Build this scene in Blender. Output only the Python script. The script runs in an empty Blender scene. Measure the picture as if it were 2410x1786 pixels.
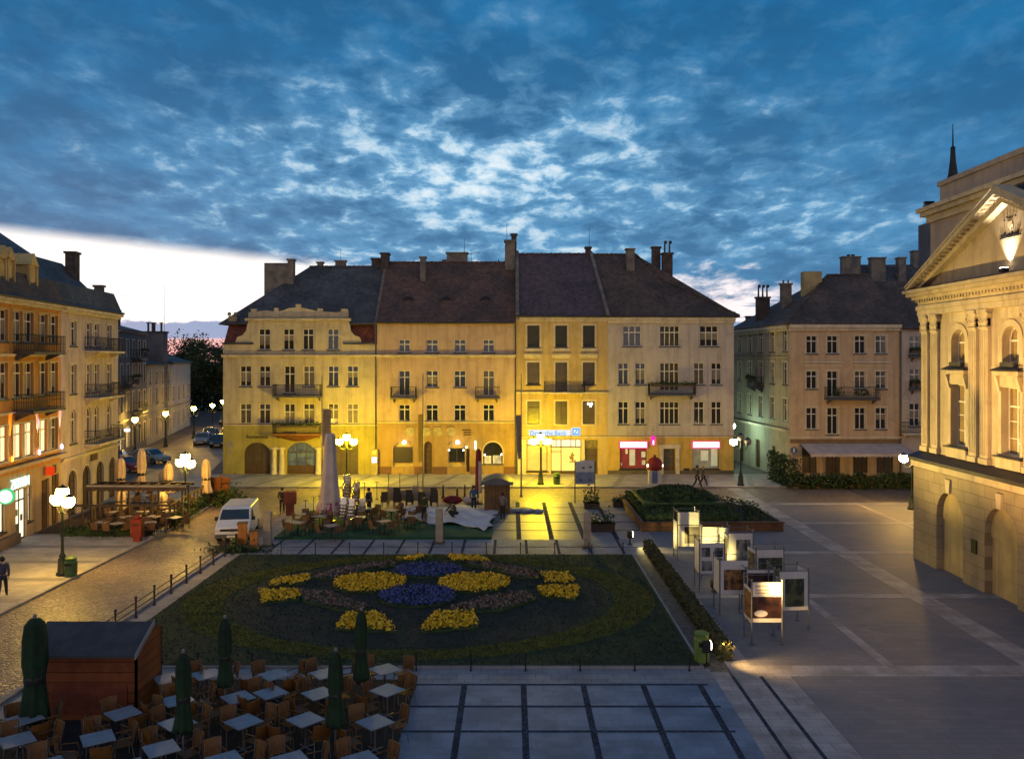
import bpy, math, random
from mathutils import Vector, Matrix
rad = math.radians
rnd = random.Random(7)
S = bpy.context.scene
COL = S.collection

# ---------------------------------------------------------------- camera
FPX, CX, HY, CH = 2005.0, 1205.0, 845.0, 10.15
cd = bpy.data.cameras.new('camera'); cam = bpy.data.objects.new('camera', cd); COL.objects.link(cam)
cam.location = (0, 0, CH); cam.rotation_euler = (rad(90), 0, 0)
cd.sensor_width = 36; cd.lens = 36 * FPX / 2410; cd.shift_y = -48 / 2410
cd.clip_start = 0.1; cd.clip_end = 3000
S.camera = cam
S.view_settings.view_transform = 'Standard'; S.view_settings.look = 'None'
S.view_settings.exposure = 0.0; S.view_settings.gamma = 1.0
S.cycles.use_denoising = True
S.cycles.sample_clamp_indirect = 3.0
S.cycles.sample_clamp_direct = 0.0
S.cycles.max_bounces = 5; S.cycles.diffuse_bounces = 3; S.cycles.glossy_bounces = 3
S.cycles.caustics_reflective = False; S.cycles.caustics_refractive = False
S.cycles.use_light_tree = True

def G(px, py, z=0.0):
    Y = FPX * (CH - z) / (py - HY); return ((px - CX) / FPX * Y, Y)
def XZ(px, py, Y): return ((px - CX) / FPX * Y, CH - (py - HY) / FPX * Y)

# ---------------------------------------------------------------- node expression helper
class NT:
    def __init__(s, nt): s.nt = nt
    def n(s, typ, **kw):
        nd = s.nt.nodes.new(typ)
        for k, v in kw.items(): setattr(nd, k, v)
        return nd
    def put(s, sock, v):
        if isinstance(v, bpy.types.NodeSocket): s.nt.links.new(v, sock)
        elif v is not None:
            try: sock.default_value = v
            except Exception: sock.default_value = (v[0], v[1], v[2], 1.0)
    def m(s, op, a, b=None, c=None, clamp=False):
        nd = s.n('ShaderNodeMath', operation=op); nd.use_clamp = clamp
        s.put(nd.inputs[0], a)
        if b is not None: s.put(nd.inputs[1], b)
        if c is not None: s.put(nd.inputs[2], c)
        return nd.outputs[0]
    def vec(s, x, y, z):
        nd = s.n('ShaderNodeCombineXYZ')
        for i, v in enumerate((x, y, z)): s.put(nd.inputs[i], v)
        return nd.outputs[0]
    def noise(s, v, scale, detail=4, rough=.55, dist=0.0):
        nd = s.n('ShaderNodeTexNoise'); s.put(nd.inputs['Vector'], v)
        nd.inputs['Scale'].default_value = scale; nd.inputs['Detail'].default_value = detail
        nd.inputs['Roughness'].default_value = rough; nd.inputs['Distortion'].default_value = dist
        return nd.outputs['Fac']
    def ss(s, v, a, b):
        nd = s.n('ShaderNodeMapRange', interpolation_type='SMOOTHSTEP'); s.put(nd.inputs['Value'], v)
        s.put(nd.inputs['From Min'], a); s.put(nd.inputs['From Max'], b)
        return nd.outputs['Result']
    def mix(s, f, a, b):
        nd = s.n('ShaderNodeMix', data_type='RGBA'); s.put(nd.inputs['Factor'], f)
        for sock, v in ((nd.inputs[6], a), (nd.inputs[7], b)):
            if isinstance(v, bpy.types.NodeSocket): s.nt.links.new(v, sock)
            else: sock.default_value = (v[0], v[1], v[2], 1)
        return nd.outputs[2]

def gauss(t, u, v, cu, cv, su, sv):
    a = t.m('DIVIDE', t.m('SUBTRACT', u, cu), su); b = t.m('DIVIDE', t.m('SUBTRACT', v, cv), sv)
    q = t.m('ADD', t.m('MULTIPLY', a, a), t.m('MULTIPLY', b, b))
    return t.m('EXPONENT', t.m('MULTIPLY', q, -1.0))

# ---------------------------------------------------------------- sky
world = bpy.data.worlds.new('World'); S.world = world; world.use_nodes = True
wt = world.node_tree; wt.nodes.clear(); t = NT(wt)
tc = t.n('ShaderNodeTexCoord'); sx = t.n('ShaderNodeSeparateXYZ'); wt.links.new(tc.outputs['Generated'], sx.inputs[0])
x, y, z = sx.outputs
ay = t.m('MAXIMUM', t.m('ABSOLUTE', y), 0.12)
u = t.m('DIVIDE', x, ay); v = t.m('DIVIDE', z, ay)
vv = t.m('MAXIMUM', v, 0.0)
cz = t.m('ADD', vv, 0.27)
cv_ = t.vec(t.m('DIVIDE', u, cz), t.m('DIVIDE', 1.0, cz), 0.0)
warp = t.noise(t.vec(t.m('MULTIPLY', u, 3.0), t.m('MULTIPLY', vv, 5.0), 3.1), 1.5, 3)
n1 = t.noise(cv_, 10.5, 10, .60, .25)
n2 = t.noise(cv_, 3.2, 6, .58, .2)
n3 = t.noise(t.vec(t.m('DIVIDE', u, cz), t.m('DIVIDE', 1.0, cz), 9.0), 9.0, 6, .6)
M = t.m('MAXIMUM', gauss(t, u, v, -.05, .215, .37, .125), t.m('MULTIPLY', gauss(t, u, v, .26, .165, .24, .05), .85))
M = t.m('MAXIMUM', M, t.m('MULTIPLY', gauss(t, u, v, .0, .125, .38, .02), .8))
val = t.m('ADD', t.m('ADD', t.m('MULTIPLY', n1, .68), t.m('MULTIPLY', n2, .32)), t.m('MULTIPLY', M, .118))
gap = t.ss(val, .585, .665)
thin = t.ss(val, .47, .62)
# deck: slate blue patches against deeper clear blue
deckA = t.mix(t.ss(v, .05, .42), (.078, .262, .49), (.015, .165, .385))
deckB = t.mix(t.ss(v, .05, .42), (.058, .185, .365), (.013, .120, .285))
deck = t.mix(t.ss(t.m('ADD', t.m('MULTIPLY', n2, .7), t.m('MULTIPLY', n3, .3)), .40, .62), deckB, deckA)
deck = t.mix(t.m('MULTIPLY', thin, t.m('ADD', .12, t.m('MULTIPLY', M, .5))), deck, (.17, .42, .68))
gcol = t.mix(t.ss(val, .62, .74), (.34, .59, .80), (.80, .91, .98))
sky = t.mix(t.m('MULTIPLY', gap, t.m('ADD', .05, t.m('MULTIPLY', M, .92), None)), deck, gcol)
# clear bright band under the deck edge
vline = t.m('ADD', t.m('SUBTRACT', .084, t.m('MULTIPLY', u, .112)), t.m('MULTIPLY', n1, .004))
vline = t.m('ADD', vline, t.m('MULTIPLY', t.ss(u, -.32, -.1), t.m('MULTIPLY', t.m('SUBTRACT', n1, .52), .12)))
vline = t.m('ADD', vline, t.m('MULTIPLY', t.ss(u, .05, .26), t.m('SUBTRACT', t.m('MULTIPLY', t.m('SUBTRACT', n2, .5), .10), -.028)))
soft = t.m('ADD', .010, t.m('MULTIPLY', t.ss(u, -.3, 0.), .012))
band = t.m('SUBTRACT', 1.0, t.ss(v, t.m('SUBTRACT', vline, soft), t.m('ADD', vline, soft)))
band = t.m('MULTIPLY', band, t.m('SUBTRACT', 1.0, t.ss(u, .30, .36)))
low = t.mix(t.ss(v, .012, .052), (1.0, .50, .50), (1.15, 1.1, 1.06))
low = t.mix(t.m('MULTIPLY', t.ss(u, .1, .22), .35), low, (.95, .72, .80))
sky = t.mix(band, sky, low)
# low cloud bank and streaks inside the clear band
nb = t.noise(t.vec(t.m('MULTIPLY', u, 14.0), t.m('MULTIPLY', vv, 20.0), 0.0), 1.0, 5, .6)
top = t.m('ADD', .043, t.m('MULTIPLY', t.m('SUBTRACT', nb, .5), .035))
bank = t.m('MULTIPLY', t.ss(v, .022, .026), t.m('SUBTRACT', 1.0, t.ss(v, t.m('SUBTRACT', top, .0015), t.m('ADD', top, .0015))))
ns = t.noise(t.vec(t.m('MULTIPLY', u, 9.0), t.m('MULTIPLY', vv, 150.0), 4.0), 1.0, 3, .5)
streak = t.m('MULTIPLY', t.ss(ns, .60, .66), t.m('MULTIPLY', t.ss(v, .045, .052), t.m('SUBTRACT', 1.0, t.ss(v, .072, .08))))
sky = t.mix(t.m('MULTIPLY', t.m('MAXIMUM', bank, t.m('MULTIPLY', streak, .8)), t.ss(band, .0, .5)), sky, (.26, .39, .62))
# unseen half behind the viewer, pinkish to blue-grey, brightened to fill the facades
back = t.mix(t.ss(v, 0.0, 1.0), (.92, .78, .78), (.27, .31, .43))
sky = t.mix(t.ss(y, -.12, .05), back, sky)
# overhead
sky = t.mix(t.ss(z, .5, .95), sky, (.085, .165, .31))
nish = t.n('ShaderNodeTexSky', sky_type='NISHITA'); nish.sun_disc = False
nish.sun_elevation = rad(1.0); nish.sun_rotation = rad(-28)
add = t.n('ShaderNodeMix', data_type='RGBA', blend_type='ADD'); add.inputs['Factor'].default_value = 1.0
sc_ = t.n('ShaderNodeMix', data_type='RGBA', blend_type='MULTIPLY'); sc_.inputs['Factor'].default_value = 1.0
wt.links.new(nish.outputs[0], sc_.inputs[6]); sc_.inputs[7].default_value = (.006, .006, .006, 1)
wt.links.new(sky, add.inputs[6]); wt.links.new(sc_.outputs[2], add.inputs[7])
bg = t.n('ShaderNodeBackground'); wt.links.new(add.outputs[2], bg.inputs['Color']); bg.inputs['Strength'].default_value = 1.0
wo = t.n('ShaderNodeOutputWorld'); wt.links.new(bg.outputs[0], wo.inputs[0])
world.cycles.sampling_method = 'MANUAL'; world.cycles.sample_map_resolution = 512

sl = bpy.data.lights.new('sun', 'SUN'); sl.energy = 0.04; sl.angle = rad(12); sl.color = (1, .75, .6)
so = bpy.data.objects.new('sun', sl); COL.objects.link(so); so.rotation_euler = (rad(-88), 0, rad(28))

# ---------------------------------------------------------------- materials
MATS = {}
def pmat(name, col, rough=.8, col2=None, nscale=1.0, bump=.0, bscale=8.0, metal=0.0, spec=.4, emit=None, es=0.0, detail=5, tex=None, targs=None, lo=.35, hi=.65):
    if name in MATS: return MATS[name]
    m = bpy.data.materials.new(name); m.use_nodes = True; nt = m.node_tree
    b = nt.nodes['Principled BSDF']; t = NT(nt)
    tc = t.n('ShaderNodeTexCoord'); P = tc.outputs['Object']
    c = (col[0], col[1], col[2], 1)
    col2 = col2 or tuple(k * .72 for k in col)
    f = t.ss(t.noise(P, nscale, detail, .6), lo, hi)
    cs = t.mix(f, col2, col)
    h = None
    if name.startswith('plaster'):      # rain streaks and patched render, fixed to the wall
        mp = t.n('ShaderNodeMapping'); nt.links.new(P, mp.inputs[0]); mp.inputs['Scale'].default_value = (2.2, 2.2, .16)
        k1 = t.ss(t.noise(mp.outputs[0], 1.0, 6, .65), .30, .55); k2 = t.ss(t.noise(P, .9, 7, .7, .4), .36, .50)
        k = t.m('MULTIPLY', t.m('ADD', .74, t.m('MULTIPLY', k1, .26)), t.m('ADD', .86, t.m('MULTIPLY', k2, .14)))
        mm = t.n('ShaderNodeMix', data_type='RGBA', blend_type='MULTIPLY'); mm.inputs['Factor'].default_value = 1
        nt.links.new(cs, mm.inputs[6]); nt.links.new(t.vec(k, k, k), mm.inputs[7]); cs = mm.outputs[2]
    if tex == 'brick':           # targs: (width, height, mortar, mortar colour, axes, variation)
        w, hh, mo, mc, ax, var = targs
        sp = t.n('ShaderNodeSeparateXYZ'); nt.links.new(P, sp.inputs[0])
        a = {'x': sp.outputs[0], 'y': sp.outputs[1], 'z': sp.outputs[2]}
        vec = t.vec(a[ax[0]], a[ax[1]], 0.0)
        br = t.n('ShaderNodeTexBrick'); nt.links.new(vec, br.inputs['Vector'])
        br.inputs['Scale'].default_value = 1.0; br.inputs['Brick Width'].default_value = w
        br.inputs['Row Height'].default_value = hh; br.inputs['Mortar Size'].default_value = mo
        br.inputs['Mortar Smooth'].default_value = .2; br.inputs['Bias'].default_value = 0
        br.inputs['Color1'].default_value = (1, 1, 1, 1); br.inputs['Color2'].default_value = (1 - var,) * 3 + (1,)
        br.inputs['Mortar'].default_value = (mc, mc, mc, 1)
        mm = t.n('ShaderNodeMix', data_type='RGBA', blend_type='MULTIPLY'); mm.inputs['Factor'].default_value = 1
        nt.links.new(cs, mm.inputs[6]); nt.links.new(br.outputs['Color'], mm.inputs[7]); cs = mm.outputs[2]
        h = t.m('SUBTRACT', 1.0, br.outputs['Fac'])
    elif tex == 'cobble':
        vo = t.n('ShaderNodeTexVoronoi', feature='DISTANCE_TO_EDGE'); nt.links.new(P, vo.inputs['Vector']); vo.inputs['Scale'].default_value = targs
        vc = t.n('ShaderNodeTexVoronoi'); nt.links.new(P, vc.inputs['Vector']); vc.inputs['Scale'].default_value = targs
        h = t.ss(vo.outputs['Distance'], 0.0, .16)
        sp = t.n('ShaderNodeSeparateColor'); nt.links.new(vc.outputs['Color'], sp.inputs[0])
        k = t.m('MULTIPLY', t.m('ADD', .45, t.m('MULTIPLY', h, .55)), t.m('ADD', .7, t.m('MULTIPLY', sp.outputs[0], .5)))
        mm = t.n('ShaderNodeMix', data_type='RGBA', blend_type='MULTIPLY'); mm.inputs['Factor'].default_value = 1
        nt.links.new(cs, mm.inputs[6]); cc = t.vec(k, k, k); nt.links.new(cc, mm.inputs[7]); cs = mm.outputs[2]
    elif tex == 'plank':
        wv = t.n('ShaderNodeTexWave', wave_type='BANDS', bands_direction=targs[1], wave_profile='SAW')
        nt.links.new(P, wv.inputs['Vector']); wv.inputs['Scale'].default_value = targs[0]
        h = t.ss(wv.outputs['Fac'], 0.0, .12)
        k = t.m('ADD', .35, t.m('MULTIPLY', h, .65))
        mm = t.n('ShaderNodeMix', data_type='RGBA', blend_type='MULTIPLY'); mm.inputs['Factor'].default_value = 1
        nt.links.new(cs, mm.inputs[6]); cc = t.vec(k, k, k); nt.links.new(cc, mm.inputs[7]); cs = mm.outputs[2]
    nt.links.new(cs, b.inputs['Base Color'])
    b.inputs['Roughness'].default_value = rough; b.inputs['Metallic'].default_value = metal
    b.inputs['Specular IOR Level'].default_value = spec
    if bump:
        bp = t.n('ShaderNodeBump'); bp.inputs['Strength'].default_value = bump; bp.inputs['Distance'].default_value = .03
        hb = t.noise(P, bscale, 4, .6)
        if h is not None: hb = t.m('ADD', t.m('MULTIPLY', hb, .35), h)
        nt.links.new(hb, bp.inputs['Height']); nt.links.new(bp.outputs[0], b.inputs['Normal'])
    if emit:
        b.inputs['Emission Color'].default_value = (emit[0], emit[1], emit[2], 1); b.inputs['Emission Strength'].default_value = es
    MATS[name] = m; return m
def emat(name, col, s):
    if name in MATS: return MATS[name]
    m = bpy.data.materials.new(name); m.use_nodes = True; nt = m.node_tree; nt.nodes.clear()
    e = nt.nodes.new('ShaderNodeEmission'); o = nt.nodes.new('ShaderNodeOutputMaterial')
    e.inputs[0].default_value = (*col, 1); e.inputs[1].default_value = s; nt.links.new(e.outputs[0], o.inputs[0])
    MATS[name] = m; return m
def roofmat(name, col, col2): return pmat(name, col, .75, col2, .45, .9, 14, tex='brick', targs=(.28, .2, .02, .45, 'xz', .45))

pl_cream = pmat('plaster_cream', (.52, .44, .28), .9, (.43, .36, .23), .5, .25, 30)
pl_olive = pmat('plaster_olive', (.38, .32, .09), .9, (.31, .26, .07), .5, .25, 30)
pl_pink = pmat('plaster_pink', (.50, .36, .24), .9, (.44, .31, .22), .4, .25, 30)
pl_brown = pmat('plaster_brown', (.36, .23, .09), .9, (.29, .19, .075), .7, .25, 30)
pl_ochre = pmat('plaster_ochre', (.52, .38, .16), .9, (.45, .32, .13), .5, .25, 30)
pl_grey = pmat('plaster_grey', (.46, .40, .36), .9, (.39, .34, .31), .4, .25, 30)
pl_yellow = pmat('plaster_yellow', (.52, .35, .08), .9, (.45, .30, .07), .8, .25, 30)
pl_rose = pmat('plaster_rose', (.52, .38, .24), .9, (.44, .32, .20), .4, .25, 30)
pl_orange = pmat('plaster_orange', (.52, .25, .055), .9, (.44, .20, .045), .6, .25, 30)
pl_light = pmat('plaster_light', (.52, .42, .37), .9, (.43, .35, .31), .5, .25, 30)
pl_trim = pmat('plaster_trim', (.58, .50, .38), .85, (.48, .42, .32), 1.2, .2, 30)
pl_hall = pmat('plaster_hall', (.44, .33, .21), .85, (.37, .28, .18), .6, .25, 25)
pl_halltrim = pmat('plaster_hall_trim', (.54, .43, .27), .85, (.46, .36, .23), 1.0, .25, 25)
st_hall = pmat('stone_hall', (.34, .255, .15), .85, (.27, .205, .125), .8, .5, 12, tex='brick', targs=(1.1, .52, .018, .6, 'xz', .12))
pl_far = pmat('plaster_far', (.34, .31, .26), .9, (.26, .24, .2), .4, .2, 20)
pl_dark = pmat('plaster_soot', (.13, .13, .14), .9, (.09, .09, .1), .4, .2, 20)
rf_slate = roofmat('roof_tiles_slate', (.115, .118, .125), (.065, .068, .074))
rf_red = roofmat('roof_tiles_brown', (.20, .105, .072), (.10, .066, .052))
rf_viol = roofmat('roof_tiles_violet', (.145, .095, .105), (.10, .070, .084))
rf_dark = roofmat('roof_tiles_dark', (.15, .096, .070), (.078, .058, .046))
rf_mans = roofmat('roof_tiles_mansard_red', (.20, .055, .032), (.12, .038, .026))
brick = pmat('chimney_brick', (.13, .09, .07), .9, (.07, .055, .05), 2, .5, 10, tex='brick', targs=(.26, .08, .012, .6, 'xz', .3))
chimpl = pmat('chimney_render', (.20, .17, .13), .9, (.11, .10, .09), 1.5, .3, 10)
tin = pmat('weathered_tin', (.10, .10, .11), .5, (.06, .06, .07), 2, .1, 10, metal=.4)
tindk = pmat('dark_ledge_tin', (.05, .045, .05), .55, (.03, .03, .035), 2, .1, 10, metal=.3)
iron = pmat('black_iron', (.020, .020, .022), .5, (.012, .012, .014), 8, .1, 30, metal=.3)
dgreen = pmat('dark_green_iron', (.012, .020, .015), .55, (.008, .014, .010), 6, .1, 30, metal=.2)
whitef = pmat('white_window_paint', (.66, .62, .54), .6, (.56, .52, .45), 6, .05, 30)
brownf = pmat('brown_window_paint', (.07, .045, .03), .6, (.05, .03, .02), 6, .05, 30)
woodd = pmat('dark_wood_door', (.10, .055, .03), .6, (.06, .035, .02), 5, .4, 10, tex='plank', targs=(1.2, 'X'))
glassk = pmat('window_glass_dark', (.018, .020, .024), .10, (.012, .014, .016), 1.2, .06, 2.0, spec=.8)
glassc = pmat('window_glass_curtained', (.11, .095, .07), .22, (.07, .06, .045), 3.5, .05, 3, spec=.6)
glassb = pmat('window_blind_brown', (.085, .062, .035), .35, (.06, .045, .028), 2.0, .3, 3, spec=.5)
litw = emat('lit_window_warm', (1.0, .72, .34), 1.7)
litw2 = emat('lit_window_pale', (1.0, .86, .55), 1.1)
slab_pale = pmat('pale_paving_slabs', (.36, .34, .33), .7, (.25, .24, .24), .7, .25, 9, tex='brick', targs=(.6, .4, .012, .6, 'xy', .14), spec=.3)
slab_blue = pmat('grey_paving_slabs', (.28, .28, .30), .7, (.19, .19, .21), .6, .3, 9, tex='brick', targs=(.5, .5, .012, .55, 'xy', .16), spec=.3)
slab_brown = pmat('brown_paving_setts', (.22, .20, .20), .62, (.15, .16, .19), .22, .3, 9, tex='brick', targs=(.6, .3, .012, .72, 'xy', .14), spec=.3)
strip_dark = pmat('dark_sett_strip', (.055, .070, .100), .95, (.040, .050, .072), 1.5, .2, 10, tex='cobble', targs=9.0, spec=.1)
band_pale = pmat('pale_stone_band', (.40, .37, .37), .62, (.25, .23, .22), .9, .3, 9, tex='brick', targs=(.8, .5, .012, .55, 'xy', .15), spec=.3)
cobble = pmat('road_cobbles', (.235, .18, .155), .45, (.15, .12, .105), .35, 1.0, 10, tex='cobble', targs=5.0, spec=.5)
basegr = pmat('town_ground', (.13, .11, .10), .7, (.09, .08, .075), .2, .4, 6, tex='cobble', targs=4.0)
kerbst = pmat('kerb_stone', (.30, .27, .26), .7, (.22, .20, .19), 1.2, .3, 12, tex='brick', targs=(1.0, 1.0, .015, .5, 'yx', .15))
grass_a = pmat('lawn_dark', (.020, .040, .012), .9, (.012, .024, .009), 2.2, .8, 40)
grass_b = pmat('lawn_olive', (.12, .115, .010), .9, (.07, .075, .010), 1.5, .8, 40)
soil = pmat('bed_soil', (.024, .029, .022), .95, (.014, .018, .015), 2, .8, 20)
carpet = pmat('green_carpet', (.015, .085, .035), .95, (.010, .055, .025), .8, .3, 60)
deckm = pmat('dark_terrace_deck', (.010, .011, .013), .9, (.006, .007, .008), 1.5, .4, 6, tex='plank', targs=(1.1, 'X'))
foliage = pmat('box_hedge_leaves', (.035, .070, .018), .7, (.018, .036, .010), 3.0, .4, 20)
foliage2 = pmat('tree_leaves', (.040, .070, .022), .7, (.018, .034, .012), .4, .4, 20)
foliage3 = pmat('olive_hedge_leaves', (.085, .075, .022), .7, (.04, .042, .014), 3.0, .4, 20)
bark = pmat('bark', (.09, .07, .05), .9, (.05, .04, .03), 4, .6, 20)
fl_yel = pmat('yellow_blossom', (.80, .50, .012), .7, (.55, .36, .02), 7, .3, 30)
fl_blu = pmat('blue_blossom', (.060, .085, .27), .7, (.035, .050, .16), 6, .3, 30)
fl_pnk = pmat('dusty_pink_blossom', (.24, .16, .14), .8, (.08, .06, .05), 6, .3, 30)
orangew = pmat('orange_bentwood', (.15, .064, .012), .5, (.10, .042, .009), 8, .25, 30)
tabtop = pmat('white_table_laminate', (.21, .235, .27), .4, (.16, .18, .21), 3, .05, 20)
metalg = pmat('grey_metal', (.16, .16, .17), .4, (.18, .18, .19), 6, .05, 30, metal=.7)
kioskw = pmat('orange_kiosk_boards', (.17, .045, .009), .65, (.11, .028, .006), 2, .5, 10, tex='plank', targs=(1.1, 'Z'))
boothw = pmat('brown_booth_boards', (.15, .075, .022), .65, (.10, .05, .016), 2, .5, 10, tex='plank', targs=(1.3, 'X'))
felt = pmat('dark_roofing_felt', (.05, .055, .060), .9, (.035, .038, .042), 2, .4, 20)
planterw = pmat('brown_planter_wood', (.16, .070, .030), .7, (.09, .042, .02), 2, .5, 10, tex='plank', targs=(1.2, 'Z'))
gfab = pmat('dark_green_canvas', (.008, .034, .010), .85, (.004, .016, .006), 2.5, .4, 8)
wfab = pmat('off_white_canvas', (.46, .40, .38), .85, (.36, .31, .30), 1.5, .4, 6)
cfab = pmat('cream_canvas', (.56, .42, .26), .85, (.46, .34, .21), 1.5, .4, 6)
redp = pmat('red_paint', (.20, .016, .008), .5, (.14, .011, .006), 3, .1, 20)
redfab = pmat('dark_red_canvas', (.20, .010, .018), .8, (.12, .008, .012), 3, .3, 10)
whitep = pmat('white_car_paint', (.62, .63, .66), .25, (.55, .56, .59), 2, .02, 10, spec=.5)
blackp = pmat('black_rubber', (.015, .015, .016), .8, (.01, .01, .011), 5, .1, 20)
stonep = pmat('sandstone_pillar', (.34, .28, .20), .85, (.24, .20, .15), 3, .4, 15)
skin = pmat('skin', (.42, .26, .19), .6, (.36, .22, .16), 6, .05, 30)

# ---------------------------------------------------------------- mesh helpers
class MB:
    def __init__(s): s.v = []; s.f = []; s.mi = []
    def _add(s, vs, fs, mi=0):
        o = len(s.v); s.v += [tuple(p) for p in vs]; s.f += [tuple(i + o for i in f) for f in fs]; s.mi += [mi] * len(fs); return s
    def box(s, x0, x1, y0, y1, z0, z1, mi=0, M=None):
        vs = [Vector((a, b, c)) for c in (z0, z1) for b in (y0, y1) for a in (x0, x1)]
        if M is not None: vs = [M @ p for p in vs]
        return s._add(vs, [(0, 2, 3, 1), (4, 5, 7, 6), (0, 1, 5, 4), (2, 6, 7, 3), (0, 4, 6, 2), (1, 3, 7, 5)], mi)
    def poly(s, pts, mi=0): return s._add(pts, [tuple(range(len(pts)))], mi)
    def prism(s, pts, d, mi=0):
        d = Vector(d); n = len(pts); vs = [Vector(p) for p in pts] + [Vector(p) + d for p in pts]
        fs = [tuple(range(n))[::-1], tuple(range(n, 2 * n))] + [(i, (i + 1) % n, n + (i + 1) % n, n + i) for i in range(n)]
        return s._add(vs, fs, mi)
    def tube(s, p0, p1, r0, r1=None, n=8, mi=0, cap=True):
        r1 = r0 if r1 is None else r1; p0 = Vector(p0); p1 = Vector(p1); d = (p1 - p0)
        if d.length < 1e-6: return s
        a = d.orthogonal().normalized(); b = d.normalized().cross(a); vs = []
        for p, r in ((p0, r0), (p1, r1)):
            for i in range(n):
                q = 2 * math.pi * i / n; vs.append(p + a * (r * math.cos(q)) + b * (r * math.sin(q)))
        fs = [(i, (i + 1) % n, n + (i + 1) % n, n + i) for i in range(n)]
        if cap: fs += [tuple(range(n))[::-1], tuple(range(n, 2 * n))]
        return s._add(vs, fs, mi)
    def lathe(s, prof, n=12, cx=0, cy=0, mi=0, wob=None):
        vs = []; fs = []
        for j, (r, zz) in enumerate(prof):
            for i in range(n):
                q = 2 * math.pi * i / n; k = r * (wob(i, j) if wob else 1); vs.append((cx + k * math.cos(q), cy + k * math.sin(q), zz))
        for j in range(len(prof) - 1):
            for i in range(n): fs.append((j * n + i, j * n + (i + 1) % n, (j + 1) * n + (i + 1) % n, (j + 1) * n + i))
        fs += [tuple(range(n))[::-1], tuple(range((len(prof) - 1) * n, len(prof) * n))]
        return s._add(vs, fs, mi)
    def ball(s, c, r, n=14, m=9, sq=(1, 1, 1), mi=0):
        prof = [(math.sin(math.pi * j / m) * r + 1e-4, -math.cos(math.pi * j / m) * r) for j in range(m + 1)]
        vs = []; fs = []
        for rr, zz in prof:
            for i in range(n):
                q = 2 * math.pi * i / n; vs.append((c[0] + rr * math.cos(q) * sq[0], c[1] + rr * math.sin(q) * sq[1], c[2] + zz * sq[2]))
        for j in range(m):
            for i in range(n): fs.append((j * n + i, j * n + (i + 1) % n, (j + 1) * n + (i + 1) % n, (j + 1) * n + i))
        return s._add(vs, fs, mi)
    def leaf(s, p, sz, r, mi=0):
        a = r.uniform(0, 6.283); e = r.uniform(-1, 1); d = Vector((math.cos(a), math.sin(a), e)).normalized()
        w = d.orthogonal().normalized(); w = Matrix.Rotation(r.uniform(0, 6.28), 3, d) @ w
        p = Vector(p); return s._add([p - d * sz - w * sz * .5, p + d * sz * .2 - w * sz * .7, p + d * sz, p + w * sz * .7], [(0, 1, 2, 3)], mi)
    def mesh(s, name, mats, smooth=False):
        me = bpy.data.meshes.new(name); me.from_pydata(s.v, [], s.f)
        for m in (mats if isinstance(mats, (list, tuple)) else [mats]): me.materials.append(m)
        if any(s.mi): me.polygons.foreach_set('material_index', s.mi)
        if smooth: me.polygons.foreach_set('use_smooth', [True] * len(me.polygons))
        me.update(); return me
    def build(s, name, mats, parent=None, loc=(0, 0, 0), rot=(0, 0, 0), smooth=False):
        return place(s.mesh(name, mats, smooth), name, parent, loc, rot)
def place(me, name, parent=None, loc=(0, 0, 0), rot=(0, 0, 0)):
    o = bpy.data.objects.new(name, me); COL.objects.link(o); o.location = loc; o.rotation_euler = rot
    if parent: o.parent = parent
    return o
def tag(o, label, cat, group=None):
    o['label'] = label; o['category'] = cat
    if group: o['group'] = group
    return o
def thing(name, label, cat, loc=(0, 0, 0), rz=0.0, group=None):
    o = bpy.data.objects.new(name, None); COL.objects.link(o); o.location = loc; o.rotation_euler = (0, 0, rz); o.empty_display_size = .2
    return tag(o, label, cat, group)
KIDS = {}
def kids(o):
    return [c for c in bpy.data.objects if c.parent == o]
def snapshot(o): return [(c, kids(c)) for c in kids(o)]
def dup(root, snap, loc, rz, label, cat=None, group=None):
    r = root.copy(); COL.objects.link(r); r.location = loc; r.rotation_euler = (0, 0, rz); r['label'] = label
    if group: r['group'] = group
    for c, gs in snap:
        k = c.copy(); COL.objects.link(k); k.parent = r
        for g in gs:
            q = g.copy(); COL.objects.link(q); q.parent = k
    return r
def struct(name, mb, m, loc=(0, 0, 0)):
    o = mb.build(name, m, None, loc); o['kind'] = 'structure'; return o
def text_old(body, size, parent, loc, rot, m, name='lettering', ext=.02, align='LEFT', sx=1.0, shear=0):
    c = bpy.data.curves.new(name, 'FONT'); c.body = body; c.size = size; c.extrude = ext; c.align_x = align; c.shear = shear; c.resolution_u = 2
    c.materials.append(m); o = bpy.data.objects.new(name, c); COL.objects.link(o); o.location = loc; o.rotation_euler = rot; o.scale = (sx, 1, 1)
    if parent: o.parent = parent
    return o

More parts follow.
